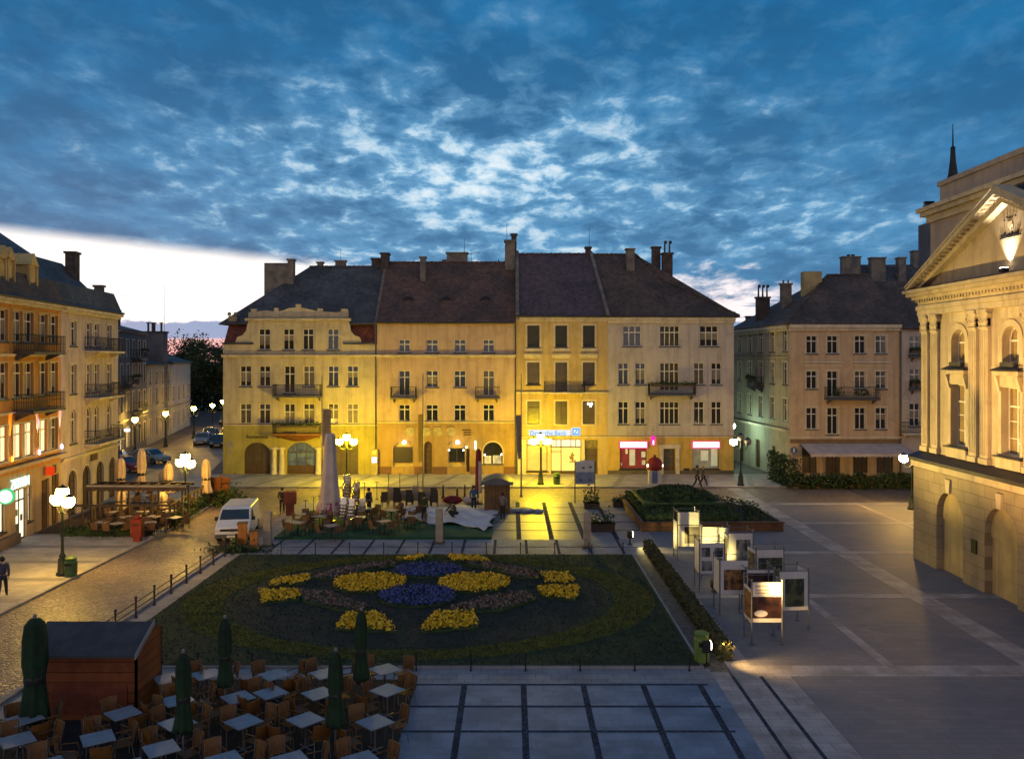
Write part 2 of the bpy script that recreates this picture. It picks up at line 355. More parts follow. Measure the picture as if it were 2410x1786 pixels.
def text(body, size, parent, loc, rot, m, name='lettering', ext=.02, align='LEFT', sx=1.0, shear=0):
    o = text_old(body, size, None, (0, 0, 0), (0, 0, 0), m, 'tmp', ext, align, 1.0, shear)
    me = bpy.data.meshes.new_from_object(o); me.name = name; c = o.data; bpy.data.objects.remove(o); bpy.data.curves.remove(c)
    q = place(me, name, parent, loc, rot); q.scale = (sx, 1, 1); return q
def cloth_lit(name, col):
    """thin cloth that lets the lamps behind it shine through"""
    m = bpy.data.materials.new(name); m.use_nodes = True; nt = m.node_tree; nt.nodes.clear(); t = NT(nt)
    tc = t.n('ShaderNodeTexCoord'); f = t.noise(tc.outputs['Object'], 2.0, 4); c = t.mix(f, tuple(k * .7 for k in col), col)
    d = t.n('ShaderNodeBsdfDiffuse'); q = t.n('ShaderNodeBsdfTranslucent'); x_ = t.n('ShaderNodeMixShader'); o = t.n('ShaderNodeOutputMaterial')
    nt.links.new(c, d.inputs[0]); nt.links.new(c, q.inputs[0]); x_.inputs[0].default_value = .5
    nt.links.new(d.outputs[0], x_.inputs[1]); nt.links.new(q.outputs[0], x_.inputs[2]); nt.links.new(x_.outputs[0], o.inputs[0]); return m

# ================================================================ THE SETTING: ground, roads, paving
def sheet(name, pts, z, m):
    return struct(name, MB().poly([(p[0], p[1], z) for p in pts]), m)
def rect(x0, x1, y0, y1): return [(x0, y0), (x1, y0), (x1, y1), (x0, y1)]
sheet('ground', rect(-1500, 1500, -300, 2500), 0.0, basegr)
sheet('road', [(-20.2, 5), (-14.95, 5), (-14.95, 60.5), (9, 60.5), (26, 60.5), (26, 67), (-24, 67), (-27.0, 76), (-52, 190), (-58, 190), (-38.5, 90), (-31, 70), (-24, 64), (-20.8, 58)], 0.004, cobble)
sheet('left_sidewalk', [(-34, 5), (-20.2, 5), (-20.2, 50), (-20.9, 62.0), (-24, 64.5), (-34, 66)], 0.10, slab_pale)
mb = MB()
for a, b in (((-20.2, 5), (-20.2, 50)), ((-20.2, 50), (-20.9, 62.0)), ((-20.9, 62.0), (-24, 64.5))):
    mb.prism([(a[0], a[1], .108), (b[0], b[1], .108), (b[0] - .2, b[1], .108), (a[0] - .2, a[1], .108)], (0, 0, -.108))
struct('left_kerb', mb, kerbst)
mb = MB()
for yy in (15, 21.5, 27.2, 31.6, 35.2, 38.6, 42.0, 45.4, 48.6): mb.box(-27.2, -20.45, yy, yy + .55, .09, .104)
struct('left_sidewalk_bands', mb, slab_brown)
sheet('left_terrace_floor', [(-27.6, 49), (-20.7, 49), (-21.2, 60), (-28.4, 60)], .108, pmat('dark_terrace_boards', (.05, .036, .024), .8, (.03, .022, .016), 1.5, .4, 8, tex='plank', targs=(1.1, 'X')))
sheet('fence_path', rect(-14.95, -14.05, 24.0, 44.1), 0.012, kerbst)
mb = MB(); mb.box(-15.15, -14.95, 5, 47.5, -.05, .10); struct('road_kerb', mb, kerbst)
# lawn
mb = MB(); mb.box(-14.15, 6.30, 27.95, 44.10, -.1, .07); struct('lawn_curb', mb, kerbst)
sheet('lawn', rect(-14.05, 6.2, 28.05, 44.0), 0.078, grass_a)
LC = (-3.85, 36.2)
def ell(cx, cy, a, b, n=64, a0=0, a1=360): return [(cx + a * math.cos(rad(a0 + (a1 - a0) * i / (n - (0 if a1 - a0 < 360 else 0)))), cy + b * math.sin(rad(a0 + (a1 - a0) * i / n))) for i in range(n + (1 if a1 - a0 < 360 else 0))]
def ringsheet(name, a0, b0, a1, b1, z, m, n=72):
    mb = MB(); p = ell(*LC, a0, b0, n); q = ell(*LC, a1, b1, n)
    vs = [(c[0], c[1], z) for c in p + q]
    mb._add(vs, [(i, (i + 1) % n, n + (i + 1) % n, n + i) for i in range(n)]); return struct(name, mb, m)
ringsheet('lawn_outer_ring', 9.85, 7.7, 8.15, 6.75, .084, grass_b)
sheet('bed_ground', ell(*LC, 7.75, 6.5), .084, soil)
# walkway behind the lawn, the middle plaza, front paving
sheet('back_walkway', rect(-14.95, 7.3, 44.1, 47.9), 0.012, slab_blue)
mb = MB()
for i in range(13): mb.box(-14.6 + i * 1.7, -14.45 + i * 1.7, 44.12, 47.85, .0, .016)
mb.box(-14.9, 7.2, 45.9, 46.0, 0, .0165)
struct('back_walkway_strips', mb, strip_dark)
sheet('middle_plaza', rect(-14.95, 8.0, 47.9, 60.5), 0.008, pmat('polished_plaza_slabs', (.27, .25, .25), .46, (.23, .21, .21), .9, .25, 9, tex='brick', targs=(.8, .5, .012, .55, 'xy', .15), spec=.2))
mb = MB()
for xx in (.25, 2.1, 3.95, 5.8): mb.box(xx, xx + .28, 47.95, 60.4, 0, .013)
for yy in (50.4, 53.0, 55.6, 58.2): mb.box(-1.0, 7.9, yy, yy + .14, 0, .0135)
struct('middle_plaza_strips', mb, strip_dark)
sheet('row_sidewalk', rect(-27.5, 30, 67.2, 74.5), 0.10, slab_pale)
mb = MB(); mb.box(-27.5, 30, 67.0, 67.2, -.02, .11)
struct('row_kerb', mb, kerbst)
mb = MB()
for i in range(14):
    x0 = -24.5 + i * 3.6
    mb.prism([(x0, 67.3, .104), (x0 + .5, 67.3, .104), (x0 + 2.1, 74.3, .104), (x0 + 1.6, 74.3, .104)], (0, 0, -.05))
struct('row_sidewalk_bands', mb, slab_brown)
# right plaza
sheet('right_plaza', [(7.3, 5), (60, 5), (60, 60.5), (8.0, 60.5), (8.0, 47.9), (7.3, 47.9)], 0.008, slab_brown)
mb = MB()
mb.box(6.45, 7.0, 5, 27.6, 0, .016); mb.box(7.12, 7.9, 5, 47, 0, .016); mb.box(8.02, 8.9, 5, 27.3, 0, .016)
mb.box(16.9, 17.9, 5, 70, 0, .0155)
for yy in (27.25, 36.2, 44.4, 52.4, 59.4): mb.box(7.9, 40, yy, yy + (.95 if yy < 30 else .6), 0, .015)
for xx in (12.3, 24): mb.box(xx, xx + .35, 28, 60, 0, .0145)
struct('plaza_bands', mb, band_pale)
mb = MB()
mb.box(7.0, 7.12, 5, 27.25, 0, .018); mb.box(7.9, 8.02, 5, 27.25, 0, .018)

struct('plaza_drains', mb, strip_dark)
# front slab grid
sheet('front_paving', rect(-3.0, 6.45, 5, 26.75), 0.012, pmat('front_slabs', (.185, .245, .34), .6, (.12, .165, .235), .8, .3, 12, spec=.3, tex='brick', targs=(.62, .42, .008, .72, 'xy', .22)))
mb = MB()
for xx in (-1.48, .36, 2.22, 4.08, 5.85): mb.box(xx - .09, xx + .09, 5, 26.6, 0, .0165)
for k in range(9): mb.box(-3.0, 6.1, 26.5 - k * 1.67, 26.62 - k * 1.67, 0, .0162)
struct('front_paving_strips', mb, strip_dark)
sheet('front_walk', rect(-14.95, 6.45, 26.75, 27.95), 0.010, slab_blue)
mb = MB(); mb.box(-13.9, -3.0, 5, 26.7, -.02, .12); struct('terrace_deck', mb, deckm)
mb = MB(); mb.box(-13.4, -1.15, 47.95, 56.5, 0, .14); struct('green_terrace', mb, carpet)

# ================================================================ BUILDINGS
WING = [0.0, 0.0, 0.0]
def setwing(ox=0, oy=0, rz=0): WING[:] = [ox, oy, rz]
def lw(x, y, z):
    c, s_ = math.cos(WING[2]), math.sin(WING[2]); return (WING[0] + c * x - s_ * y, WING[1] + s_ * x + c * y, z)
def bw(mb, name, m, par, x=0, y=0, z=0, smooth=False): return mb.build(name, m, par, lw(x, y, z), (0, 0, WING[2]), smooth)
def outline(x0, x1, z0, z1, a, n=12):
    if a <= 0: return [(x0, z0), (x1, z0), (x1, z1), (x0, z1)]
    c = (x0 + x1) / 2; w = (x1 - x0) / 2
    return [(x0, z0), (x1, z0)] + [(c + w * math.cos(math.pi * i / n), z1 - a + a * math.sin(math.pi * i / n)) for i in range(n + 1)]
def wallmesh(x0, x1, z0, z1, ops, rev=.28, D=0, y=0):
    """wall plane at y with real openings (x0,x1,z0,z1,a) and their reveals; D>0 adds the side and back walls"""
    mb = MB(); xs = sorted({x0, x1} | {v for o in ops for v in o[:2]}); zs = sorted({z0, z1} | {v for o in ops for v in o[2:4]})
    xs = [v for v in xs if x0 <= v <= x1]; zs = [v for v in zs if z0 <= v <= z1]
    for i in range(len(xs) - 1):
        for j in range(len(zs) - 1):
            cx, cz_ = (xs[i] + xs[i + 1]) / 2, (zs[j] + zs[j + 1]) / 2
            if any(o[0] < cx < o[1] and o[2] < cz_ < o[3] for o in ops): continue
            mb.poly([(xs[i], y, zs[j]), (xs[i + 1], y, zs[j]), (xs[i + 1], y, zs[j + 1]), (xs[i], y, zs[j + 1])])
    for o in ops:
        a = o[4] if len(o) > 4 else 0; p = outline(*o[:4], a)
        n = len(p)
        for i in range(n):
            q0, q1 = p[i], p[(i + 1) % n]; mb.poly([(q0[0], y, q0[1]), (q1[0], y, q1[1]), (q1[0], y + rev, q1[1]), (q0[0], y + rev, q0[1])])
        if a > 0:
            arc = p[2:]; h = len(arc) // 2
            for i in range(h): mb.poly([(o[1], y, o[3]), (arc[i][0], y, arc[i][1]), (arc[i + 1][0], y, arc[i + 1][1])])
            for i in range(h, len(arc) - 1): mb.poly([(o[0], y, o[3]), (arc[i][0], y, arc[i][1]), (arc[i + 1][0], y, arc[i + 1][1])])
    if D:
        mb.poly([(x0, y, z0), (x0, y + D, z0), (x0, y + D, z1), (x0, y, z1)]); mb.poly([(x1, y, z0), (x1, y + D, z0), (x1, y + D, z1), (x1, y, z1)])
        mb.poly([(x0, y + D, z0), (x1, y + D, z0), (x1, y + D, z1), (x0, y + D, z1)])
    return mb
WC = {}
cloth_blind = pmat('linen_roller_blind', (.20, .17, .13), .8, (.15, .13, .10), 2.5, .2, 6)
def win(par, x0, x1, z0, z1, cols=2, tr=.3, pane=None, frame=None, y=.13, a=0, sill=True, name='window', surround=None, sw=.14, rows=None, sillm=None):
    pane = pane or glassk; frame = frame or whitef
    w, h = x1 - x0, z1 - z0; key = (round(w, 2), round(h, 2), cols, tr, frame.name, round(a, 2), rows)
    if key not in WC:
        mb = MB(); fw = .055; p = outline(0, w, 0, h, a); n = len(p); c = (w / 2, h / 2)
        q = outline(fw, w - fw, fw, h - fw, max(a - fw * .5, 0) if a else 0)
        for i in range(n):
            j = (i + 1) % n
            for yy in (0.0, .06): mb.poly([(p[i][0], yy, p[i][1]), (p[j][0], yy, p[j][1]), (q[j][0], yy, q[j][1]), (q[i][0], yy, q[i][1])])
            mb.poly([(q[i][0], 0, q[i][1]), (q[j][0], 0, q[j][1]), (q[j][0], .06, q[j][1]), (q[i][0], .06, q[i][1])])
        zt = h * (1 - tr) if tr else h
        for k in range(1, cols):
            xx = w * k / cols; top = h - fw
            if a: top = h - a + a * math.sqrt(max(0, 1 - ((xx - w / 2) / (w / 2)) ** 2)) - .02
            mb.box(xx - .035, xx + .035, -.008, .058, fw, top)
        if tr: mb.box(fw, w - fw, -.012, .056, zt - .04, zt + .04)
        for rr in (rows or ()): mb.box(fw, w - fw, .004, .05, h * rr - .02, h * rr + .02)
        pm = MB(); pm.prism([(u_[0], .03, u_[1]) for u_ in outline(.02, w - .02, .02, h - .02, max(a - .01, 0) if a else 0)], (0, .02, 0))
        sm = MB(); sm.box(-.12, w + .12, -.08, .14, -.07, 0.0) ; sm.box(-.10, w + .10, -.05, .1, -.11, -.07)
        WC[key] = (mb, pm, sm, {})
    mb, pm, sm, cache = WC[key]
    def me(kind, b, m):
        if (kind, m.name) not in cache: cache[(kind, m.name)] = b.mesh(kind, m)
        return cache[(kind, m.name)]
    r = (0, 0, WING[2])
    f = place(me(name, mb, frame), name, par, lw(x0, y, z0), r)
    place(me('pane', pm, pane), 'pane', f)
    if pane is glassk and name == 'window' and rnd.random() < .28 and h > 1.2 and not a:
        q = rnd.choice((.30, .42, .55)); zt_ = h * (1 - tr) - .04 if tr else h - .06
        place(MB().box(.06, w - .06, .015, .028, zt_ - h * q * .8, zt_).mesh('blind', cloth_blind), 'blind', f)
    if sill: place(me('sill', sm, sillm or tin), 'sill', f, (0, -y, -.0))
    if surround:
        sb = MB(); p = outline(0, w, 0, h, a); q = outline(-sw, w + sw, 0, h + sw, a + sw if a else 0); n = len(p)
        for i in range(1, n):
            j = (i + 1) % n
            if a == 0 or i < n - 1 or True:
                sb.prism([(p[i][0], -.04 - y, p[i][1]), (p[j][0], -.04 - y, p[j][1]), (q[j][0], -.04 - y, q[j][1]), (q[i][0], -.04 - y, q[i][1])], (0, .035, 0))
        sb.build('surround', surround, f)
    return f
def ledge(par, x0, x1, z, h=.16, d=.18, m=None, name='cornice', top=None, y=0):
    mb = MB(); mb.box(x0, x1, y - d, y + .02, z, z + h); mb.box(x0, x1, y - d * .55, y + .02, z - h * .8, z - .002)
    if top: mb.box(x0 - .02, x1 + .02, y - d - .03, y + .02, z + h + .003, z + h + .04, 1)
    return bw(mb, name, [m or pl_trim, top or tindk], par)
def balcony(par, x0, x1, z, d=1.0, rh=.95, plants=None, slabm=None, solid=None, bars=.13):
    mb = MB(); mb.box(x0, x1, -d, 0.0, z - .14, z)
    for xx in (x0 + .2, x1 - .3): mb.prism([(xx, -.02, z - .14), (xx, -d * .8, z - .14), (xx, -.02, z - .5)], (.1, 0, 0))
    b = bw(mb, 'balcony', slabm or tin, par)
    r = MB()
    for seg in (((x0 + .03, -d + .03), (x1 - .03, -d + .03)), ((x0 + .03, -d + .03), (x0 + .03, -.02)), ((x1 - .03, -d + .03), (x1 - .03, -.02))):
        (ax, ay_), (bx, by) = seg; L = math.hypot(bx - ax, by - ay_); n = max(2, int(L / bars))
        r.tube((ax, ay_, z + rh), (bx, by, z + rh), .025, n=6); r.tube((ax, ay_, z + .08), (bx, by, z + .08), .015, n=5)
        r.tube((ax, ay_, z + rh * .55), (bx, by, z + rh * .55), .012, n=5)
        for i in range(n + 1):
            q = i / n; r.tube((ax + (bx - ax) * q, ay_ + (by - ay_) * q, z), (ax + (bx - ax) * q, ay_ + (by - ay_) * q, z + rh), .012, n=4, cap=False)
        if solid: r.box(min(ax, bx) - .01, max(ax, bx) + .01, min(ay_, by) - .01, max(ay_, by) + .01, z + .1, z + rh * .75)
    ro = r.build('railing', solid or iron, b)
    if plants:
        p = MB(); L = x1 - x0
        for i in range(int(L * 110)):
            p.leaf((rnd.uniform(x0, x1), -d - .05 + rnd.gauss(0, .07), z + rh - .1 + abs(rnd.gauss(0, .12))), rnd.uniform(.05, .1), rnd)
        p.box(x0 + .1, x1 - .1, -d - .12, -d + .05, z + rh - .28, z + rh - .12, 1)
        p.build('flower_box', [foliage, brownf], b)
    return b
def roofslab(par, polys, m, name='roof', t=.12):
    mb = MB()
    for p in polys:
        n = (Vector(p[1]) - Vector(p[0])).cross(Vector(p[2]) - Vector(p[1])).normalized()
        if n.z < 0: n = -n
        mb.prism(p, -n * t)
    return bw(mb, name, m, par)
def ridgecaps(roof, a, b, m, step=.42):
    a = Vector(a); b = Vector(b); L = (b - a).length; n = int(L / step); mb = MB(); d = (b - a) / n
    for i in range(n):
        p = a + d * i; k = .02 * (i % 2) + rnd.uniform(0, .015)
        mb.tube(p - Vector((0, 0, .03)), p + d * .96 + Vector((0, 0, -.03 + k)), .10, .12, 7)
    mb.build('ridge_tiles', m, roof)
def chimney(roof, x, y, z0, z1, w=.8, d=.6, m=None, pots=0, cap=True, cowl=False):
    mb = MB(); mb.box(x - w / 2, x + w / 2, y - d / 2, y + d / 2, z0, z1 - .15)
    if cap: mb.box(x - w / 2 - .09, x + w / 2 + .09, y - d / 2 - .09, y + d / 2 + .09, z1 - .15, z1)
    for i in range(pots):
        xx = x + (i - (pots - 1) / 2) * w / max(1, pots)
        mb.tube((xx, y, z1), (xx, y, z1 + (.9 if cowl else .3)), .09, .07, 8)
        if cowl: mb.ball((xx + .08, y, z1 + 1.0), .16, 8, 6)
    return mb.build('chimney', m or brick, roof)
def antenna(roof, x, y, z0, z1, yagi=False):
    mb = MB(); mb.tube((x, y, z0), (x, y, z1), .025, .015, 6)
    if yagi:
        mb.tube((x - .6, y, z1 - .1), (x + .8, y, z1 + .05), .02, n=5)
        for i in range(5): mb.tube((x - .5 + i * .3, y - .3, z1 - .08 + i * .03), (x - .5 + i * .3, y + .3, z1 - .08 + i * .03), .012, n=4)
    mb.build('antenna', iron, roof)
def downpipe(par, x, z0, z1, m=None):
    mb = MB(); mb.tube((x, -.12, z0), (x, -.12, z1), .06, n=8)
    zz = z0 + .5
    while zz < z1: mb.box(x - .08, x + .08, -.2, 0, zz, zz + .04); zz += 2.0
    bw(mb, 'downpipe', m or tin, par)
def gutter(par, x0, x1, z, y=-.42):
    mb = MB(); mb.tube((x0, y, z), (x1, y, z), .08, n=8); mb.box(x0, x1, y + .06, .02, z - .08, z + .04); bw(mb, 'gutter', tindk, par)
def eyebrow(roof, x, y, z, w=1.6, lit=False):
    mb = MB(); n = 12; pf = []
    for i in range(n + 1):
        q = -1 + 2 * i / n; pf.append((x + q * w / 2, .42 * math.cos(q * math.pi / 2) ** 1.5))
    for i in range(n):
        (a, ha), (b, hb) = pf[i], pf[i + 1]
        mb.poly([(a, y - .12, z - .1 + ha), (b, y - .12, z - .1 + hb), (b, y + .9, z + .6), (a, y + .9, z + .6)])
    mb.build('eyebrow_dormer', roof.data.materials[0], roof)
    pm = MB(); pm.prism([(x + (p[0] - x) * .92, y - .05, z - .12 + p[1] * .9) for p in pf], (0, .02, 0)); pm.build('dormer_opening', iron, roof)
    if lit:
        MB().box(x - .14, x + .14, y - .09, y - .06, z + .02, z + .2).build('lit_pane', emat('skylight_glow', (1, .97, .9), 2.5), roof)
s_ = 74.5 / 2005
def Zc(py): return CH - (py - HY) * s_

# ---------------------------------------------------------------- house 1: cream house with a scrolled gable
H = thing('ornate_gabled_house', 'cream house with scrolled parapet gable and red mansard sides, left end of the central row', 'house', (-25.27, 74.5, 0), 0, 'houses facing the square')
fx = lambda px: (px - 525) * s_
W1 = fx(888)
zs1, zc1, zp1 = Zc(999), Zc(838), Zc(808)
grd = [(fx(574), fx(636), 0.1, Zc(1041), 1.0), (fx(675), fx(742), 0.1, Zc(1041), 1.0), (fx(781), fx(843), 0.1, Zc(1045), 0)]
bw(wallmesh(0, W1, 0, zs1, grd, .35), 'ground_floor_wall', pl_olive, H)
r1 = [(fx(a), fx(b), Zc(997), Zc(950)) for a, b in ((565, 591), (610, 636), (714, 740), (772, 797), (817, 843))] + [(fx(669), fx(694), Zc(1015), Zc(950))]
r2 = [(fx(a), fx(b), Zc(909), Zc(861)) for a, b in ((565, 591), (610, 636), (714, 740), (772, 797), (817, 843))] + [(fx(669), fx(694), Zc(925), Zc(861))]
gcut = [(fx(a) - .012, fx(b) + .012, Zc(823) - .012, zp1) for a, b in ((609, 636), (667, 692), (713, 738), (771, 797))]
mb = wallmesh(0, W1, zs1, zp1, r1 + r2 + gcut, .24)
mb.poly([(0, 0, 0), (0, 12, 0), (0, 12, zp1), (0, 0, zp1)]); mb.poly([(0, 12, 0), (W1, 12, 0), (W1, 12, zp1), (0, 12, zp1)]); mb.poly([(W1, .01, 0), (W1, 12, 0), (W1, 12, 18), (W1, 6, 19.0), (W1, .01, zp1)])
bw(mb, 'wall', pl_cream, H)
for i, o in enumerate(r1): win(H, *o, pane=(glassc if i in (0, 4) else glassk), tr=.3)
for i, o in enumerate(r2): win(H, *o, pane=(glassc if i == 2 else glassk), tr=.3)
# gable: scrolled wall
gz0, gz1 = zp1, Zc(754)
gx0, gx1 = fx(585), fx(820)
gw = [(fx(609), fx(636), Zc(823), Zc(774)), (fx(667), fx(692), Zc(823), Zc(774)), (fx(713), fx(738), Zc(823), Zc(774)), (fx(771), fx(797), Zc(823), Zc(774))]
# parapet strip (sides) is part of the wall; the gable's windows cut both, so the gable wall starts below the parapet, 3 cm proud
gb = wallmesh(gx0, gx1, Zc(826), gz1, gw, .3, y=-.03)
def scroll(sgn, xe):
    pts = [(0, 0)]
    base = [(0, 1), (.12, .78), (.2, .55), (.5, .36), (.95, .28), (1.12, .12), (1.12, 0)]
    return [(xe, gz0)] + [(xe + sgn * a * 1.0, gz0 + b * (gz1 - gz0)) for a, b in base]
for sg, xe in ((-1, gx0), (1, gx1)): gb.prism([(p[0], -.03, p[1]) for p in scroll(sg, xe)], (0, .35, 0))
gb.prism([(gx0, .30, Zc(826)), (gx1, .30, Zc(826)), (gx1, .30, Zc(824)), (gx0, .30, Zc(824))], (0, .02, 0))
# crest parapet above the gable cornice
cz0 = Zc(748); pr = [(gx0, cz0), (gx1, cz0)]
top = [(818, 727), (803, 727), (803, 733), (792, 735), (775, 734), (759, 733), (759, 726), (747, 726), (747, 732), (728, 728), (712, 724), (708, 724), (708, 716), (696, 716), (696, 724), (680, 725), (665, 731), (655, 733), (655, 725), (645, 725), (645, 733), (625, 731), (604, 733), (604, 727), (591, 727), (591, 735), (585, 735)]
pr += [(fx(a), Zc(b)) for a, b in top]
gb.prism([(p[0], -.02, p[1]) for p in pr], (0, .3, 0))
for a, b in ((604, 640), (657, 692), (711, 744), (760, 800)): gb.box(fx(a), fx(b), -.06, -.02, Zc(744), Zc(742.5))
bw(gb, 'gable', pl_cream, H)
ledge(H, gx0 - .25, gx1 + .25, Zc(753), .14, .3, pl_trim, 'gable_cornice', tindk, y=-.03)
for o in gw: win(H, *o, tr=.3, y=.1, pane=glassk)
ledge(H, -.1, W1, Zc(838.5), .14, .28, pl_trim, 'cornice', tindk)
ledge(H, 0, W1, Zc(1000.5), .07, .07, pl_trim, 'string_course', tindk)
for a, b in ((-.05, fx(597)), (fx(808), W1)): ledge(H, a, b, Zc(809), .08, .12, tin, 'parapet_coping', tindk)
# mansard sides + main roof
zt = Zc(755)
mans = roofslab(H, [[(0.05, .10, zp1 + .05), (fx(600), .10, zp1 + .05), (fx(600), .75, zt), (.35, .75, zt)], [(fx(800), .10, zp1 + .05), (W1 - .05, .10, zp1 + .05), (W1 - .05, .75, zt), (fx(800), .75, zt)], [(0.05, .10, zp1 + .05), (0.05, 12, zp1 + .05), (.35, 12, zt), (.35, .75, zt)]], rf_mans, 'mansard_roof')
Zr = 18.85
rx = fx(690)
roof = roofslab(H, [[(-.45, .15, zt - .25), (W1, .15, zt - .25), (W1, 6, Zr), (rx, 6, Zr)], [(-.45, .15, zt - .25), (rx, 6, Zr), (-.45, 12, zt - .25)], [(-.45, 12, zt - .25), (rx, 6, Zr), (W1, 6, Zr), (W1, 12, zt - .25)]], rf_slate)
ridgecaps(roof, (rx, 6, Zr + .04), (W1, 6, Zr + .04), rf_slate)
mb = MB(); mb.box(fx(589), fx(650), 4.2, 4.7, 14, CH + 226 * 78.7 / 2005); mb.build('fire_wall', chimpl, roof)
chimney(roof, fx(655), 4.45, 14, CH + 235 * 78.9 / 2005, .55, .7, chimpl)
chimney(roof, fx(716), 6.3, 18, 19.35, .5, .5, chimpl); chimney(roof, fx(768), 6.3, 18, 19.5, .95, .5, chimpl); antenna(roof, fx(768), 6.3, 19.4, 20.6)
chimney(roof, fx(868), 6.3, 18, 19.7, 1.5, .6, brick); chimney(roof, fx(884), 5.7, 17.5, 20.1, .7, 1.1, brick)
mb = MB(); mb.prism([(W1 - .25, 0, zt - .1), (W1 - .25, 5.8, Zr + .35), (W1 - .25, 5.8, Zr - .3), (W1 - .25, 0, zt - .7)], (.25, 0, 0)); mb.build('verge_wall', chimpl, roof)
mb = MB()
for q in (-.1, .45): mb.ball((fx(538) + q, .5, zt + .62), .17, 8, 6)
mb.box(fx(534), fx(554), .35, .65, zt - .2, zt + .4); mb.tube((fx(536), .5, zt + .3), (fx(552), .5, zt + .3), .16, n=8); mb.build('scroll_finial', chimpl, roof)
# balconies
balcony(H, fx(650), fx(760), Zc(930), 1.25, .95, plants=None, solid=None)
bb = balcony(H, fx(650), fx(758), Zc(1018), 1.25, .85, plants=True, slabm=pmat('red_brown_bay', (.26, .10, .03), .7, (.18, .07, .02), 2, .2, 10))
mb = MB(); x0, x1 = fx(650), fx(758); n = 12
for i in range(n):
    a, b = i / n, (i + 1) / n; ya, yb = math.sin(math.pi * a), math.sin(math.pi * b)
    for lo_, hi_ in ((0, 1),):
        mb.poly([(x0 + (x1 - x0) * a, -1.2, Zc(1018) - .14), (x0 + (x1 - x0) * b, -1.2, Zc(1018) - .14), (x0 + (x1 - x0) * b, -.15, Zc(1018) - .2 - .55 * yb), (x0 + (x1 - x0) * a, -.15, Zc(1018) - .2 - .55 * ya)])
mb.build('curved_soffit', pmat('red_brown_bay', (0, 0, 0)), bb)
# ground floor: two arched doorways in brown timber, shop window, half columns
for k, o in enumerate(grd[:2]):
    f = win(H, o[0], o[1], o[2], o[3], cols=3, tr=.32, a=1.0, frame=woodd, pane=(glassb if k == 0 else pmat('shop_interior_teal', (.10, .14, .13), .2, (.02, .02, .02), 1.6, .1, 3, emit=(.35, .42, .36), es=.12)), y=.22, sill=False, name='arched_entrance')
    mb = MB(); mb.box(.06, o[1] - o[0] - .06, -.02, .03, .06, .75); mb.build('timber_base', woodd, f)
win(H, *grd[2][:4], cols=3, tr=.25, frame=woodd, pane=glassb, y=.2, name='shop_window', sillm=pl_trim)
for px in (646, 664, 750):
    mb = MB(); mb.lathe([(.30, 0), (.30, .25), (.24, .3), (.22, 1.2), (.20, 2.15), (.27, 2.25), (.3, 2.4)], 14); bw(mb, 'half_column', pl_trim, H, fx(px), -.12, .05, True)
ledge(H, fx(638), fx(673), Zc(1056), .1, .35, pl_trim, 'column_lintel'); ledge(H, fx(744), fx(757), Zc(1056), .1, .35, pl_trim, 'column_lintel')
text('Restauracja', .42, H, (fx(580), -.03, Zc(1031)), (rad(90), 0, 0), iron, 'sign_lettering', .015)
downpipe(H, W1 - .12, .1, Zc(760))
mb = MB(); mb.tube((0, 0, 0), (0, 0, -.0), .01); 

# ---------------------------------------------------------------- house 2: pink rendered house
H = thing('pink_rendered_house', 'long pinkish house over a brown ground floor with four round medallions', 'house', (-11.78, 74.5, 0), 0, 'houses facing the square')
fx = lambda px: (px - 888) * s_
W2 = fx(1214)
zg = Zc(993); zc = Zc(838); ze = Zc(760)
g = [(fx(925), fx(972), .75, Zc(1038), .87), (fx(998), fx(1017), .1, Zc(1039), .36), (fx(1055), fx(1095), .75, Zc(1038), .75), (fx(1137), fx(1183), 1.0, Zc(1040), .87), (fx(1097), fx(1105), .3, Zc(1056), 0)]
bw(wallmesh(0, W2, 0, zg, g, .4), 'ground_floor_wall', pl_brown, H)
xs_ = ((939, 965), (1003, 1031), (1069, 1096), (1137, 1163))
ra = [(fx(a), fx(b), Zc(991), Zc(952)) for a, b in xs_]
rb = [(fx(a), fx(b), Zc(911 if i in (1, 2) else 931), Zc(872)) for i, (a, b) in enumerate(xs_)]
rc = [(fx(a), fx(b), Zc(829), Zc(799)) for a, b in xs_]
mb = wallmesh(0, W2, zg, ze, ra + rb + rc, .28); mb.poly([(0, 12, 0), (W2, 12, 0), (W2, 12, ze), (0, 12, ze)]); bw(mb, 'wall', pl_pink, H)
for i, o in enumerate(ra): win(H, *o, pane=glassk)
for i, o in enumerate(rb): win(H, *o, tr=.27 if i in (0, 3) else .33, pane=(glassc if i == 3 else glassk), sill=i in (1, 2))
for o in rc: win(H, *o, tr=.38, pane=glassk)
ledge(H, 0, W2, Zc(838.5), .14, .3, pl_trim, 'cornice', tindk); ledge(H, 0, W2, Zc(994), .06, .1, pl_trim, 'string_course', tindk)
balcony(H, fx(922), fx(981), Zc(934), 1.0, .9); balcony(H, fx(1119), fx(1176), Zc(934), 1.0, .9)
Zr = 19.25
roof = roofslab(H, [[(0, -.4, ze), (W2, -.4, ze), (W2, 6, Zr), (0, 6, Zr)], [(0, 12.4, ze), (W2, 12.4, ze), (W2, 6, Zr), (0, 6, Zr)]], rf_red)
ridgecaps(roof, (0, 6, Zr + .04), (W2, 6, Zr + .04), rf_red); gutter(H, 0, W2, ze + .02)
chimney(roof, fx(984), 4.2, 16, CH + 240 * 78.9 / 2005, .5, .55, chimpl)
chimney(roof, fx(1065), 6.4, 18.4, 20.25, 1.95, .7, chimpl); antenna(roof, fx(1084), 6.4, 20.2, 21.6); antenna(roof, fx(1101), 6.4, 19.3, 20.2, True)
chimney(roof, fx(1036), 6.4, 18.4, 19.55, .5, .4, brick); chimney(roof, fx(1171), 6.2, 18.8, 19.7, .12, .12, iron, cap=False)
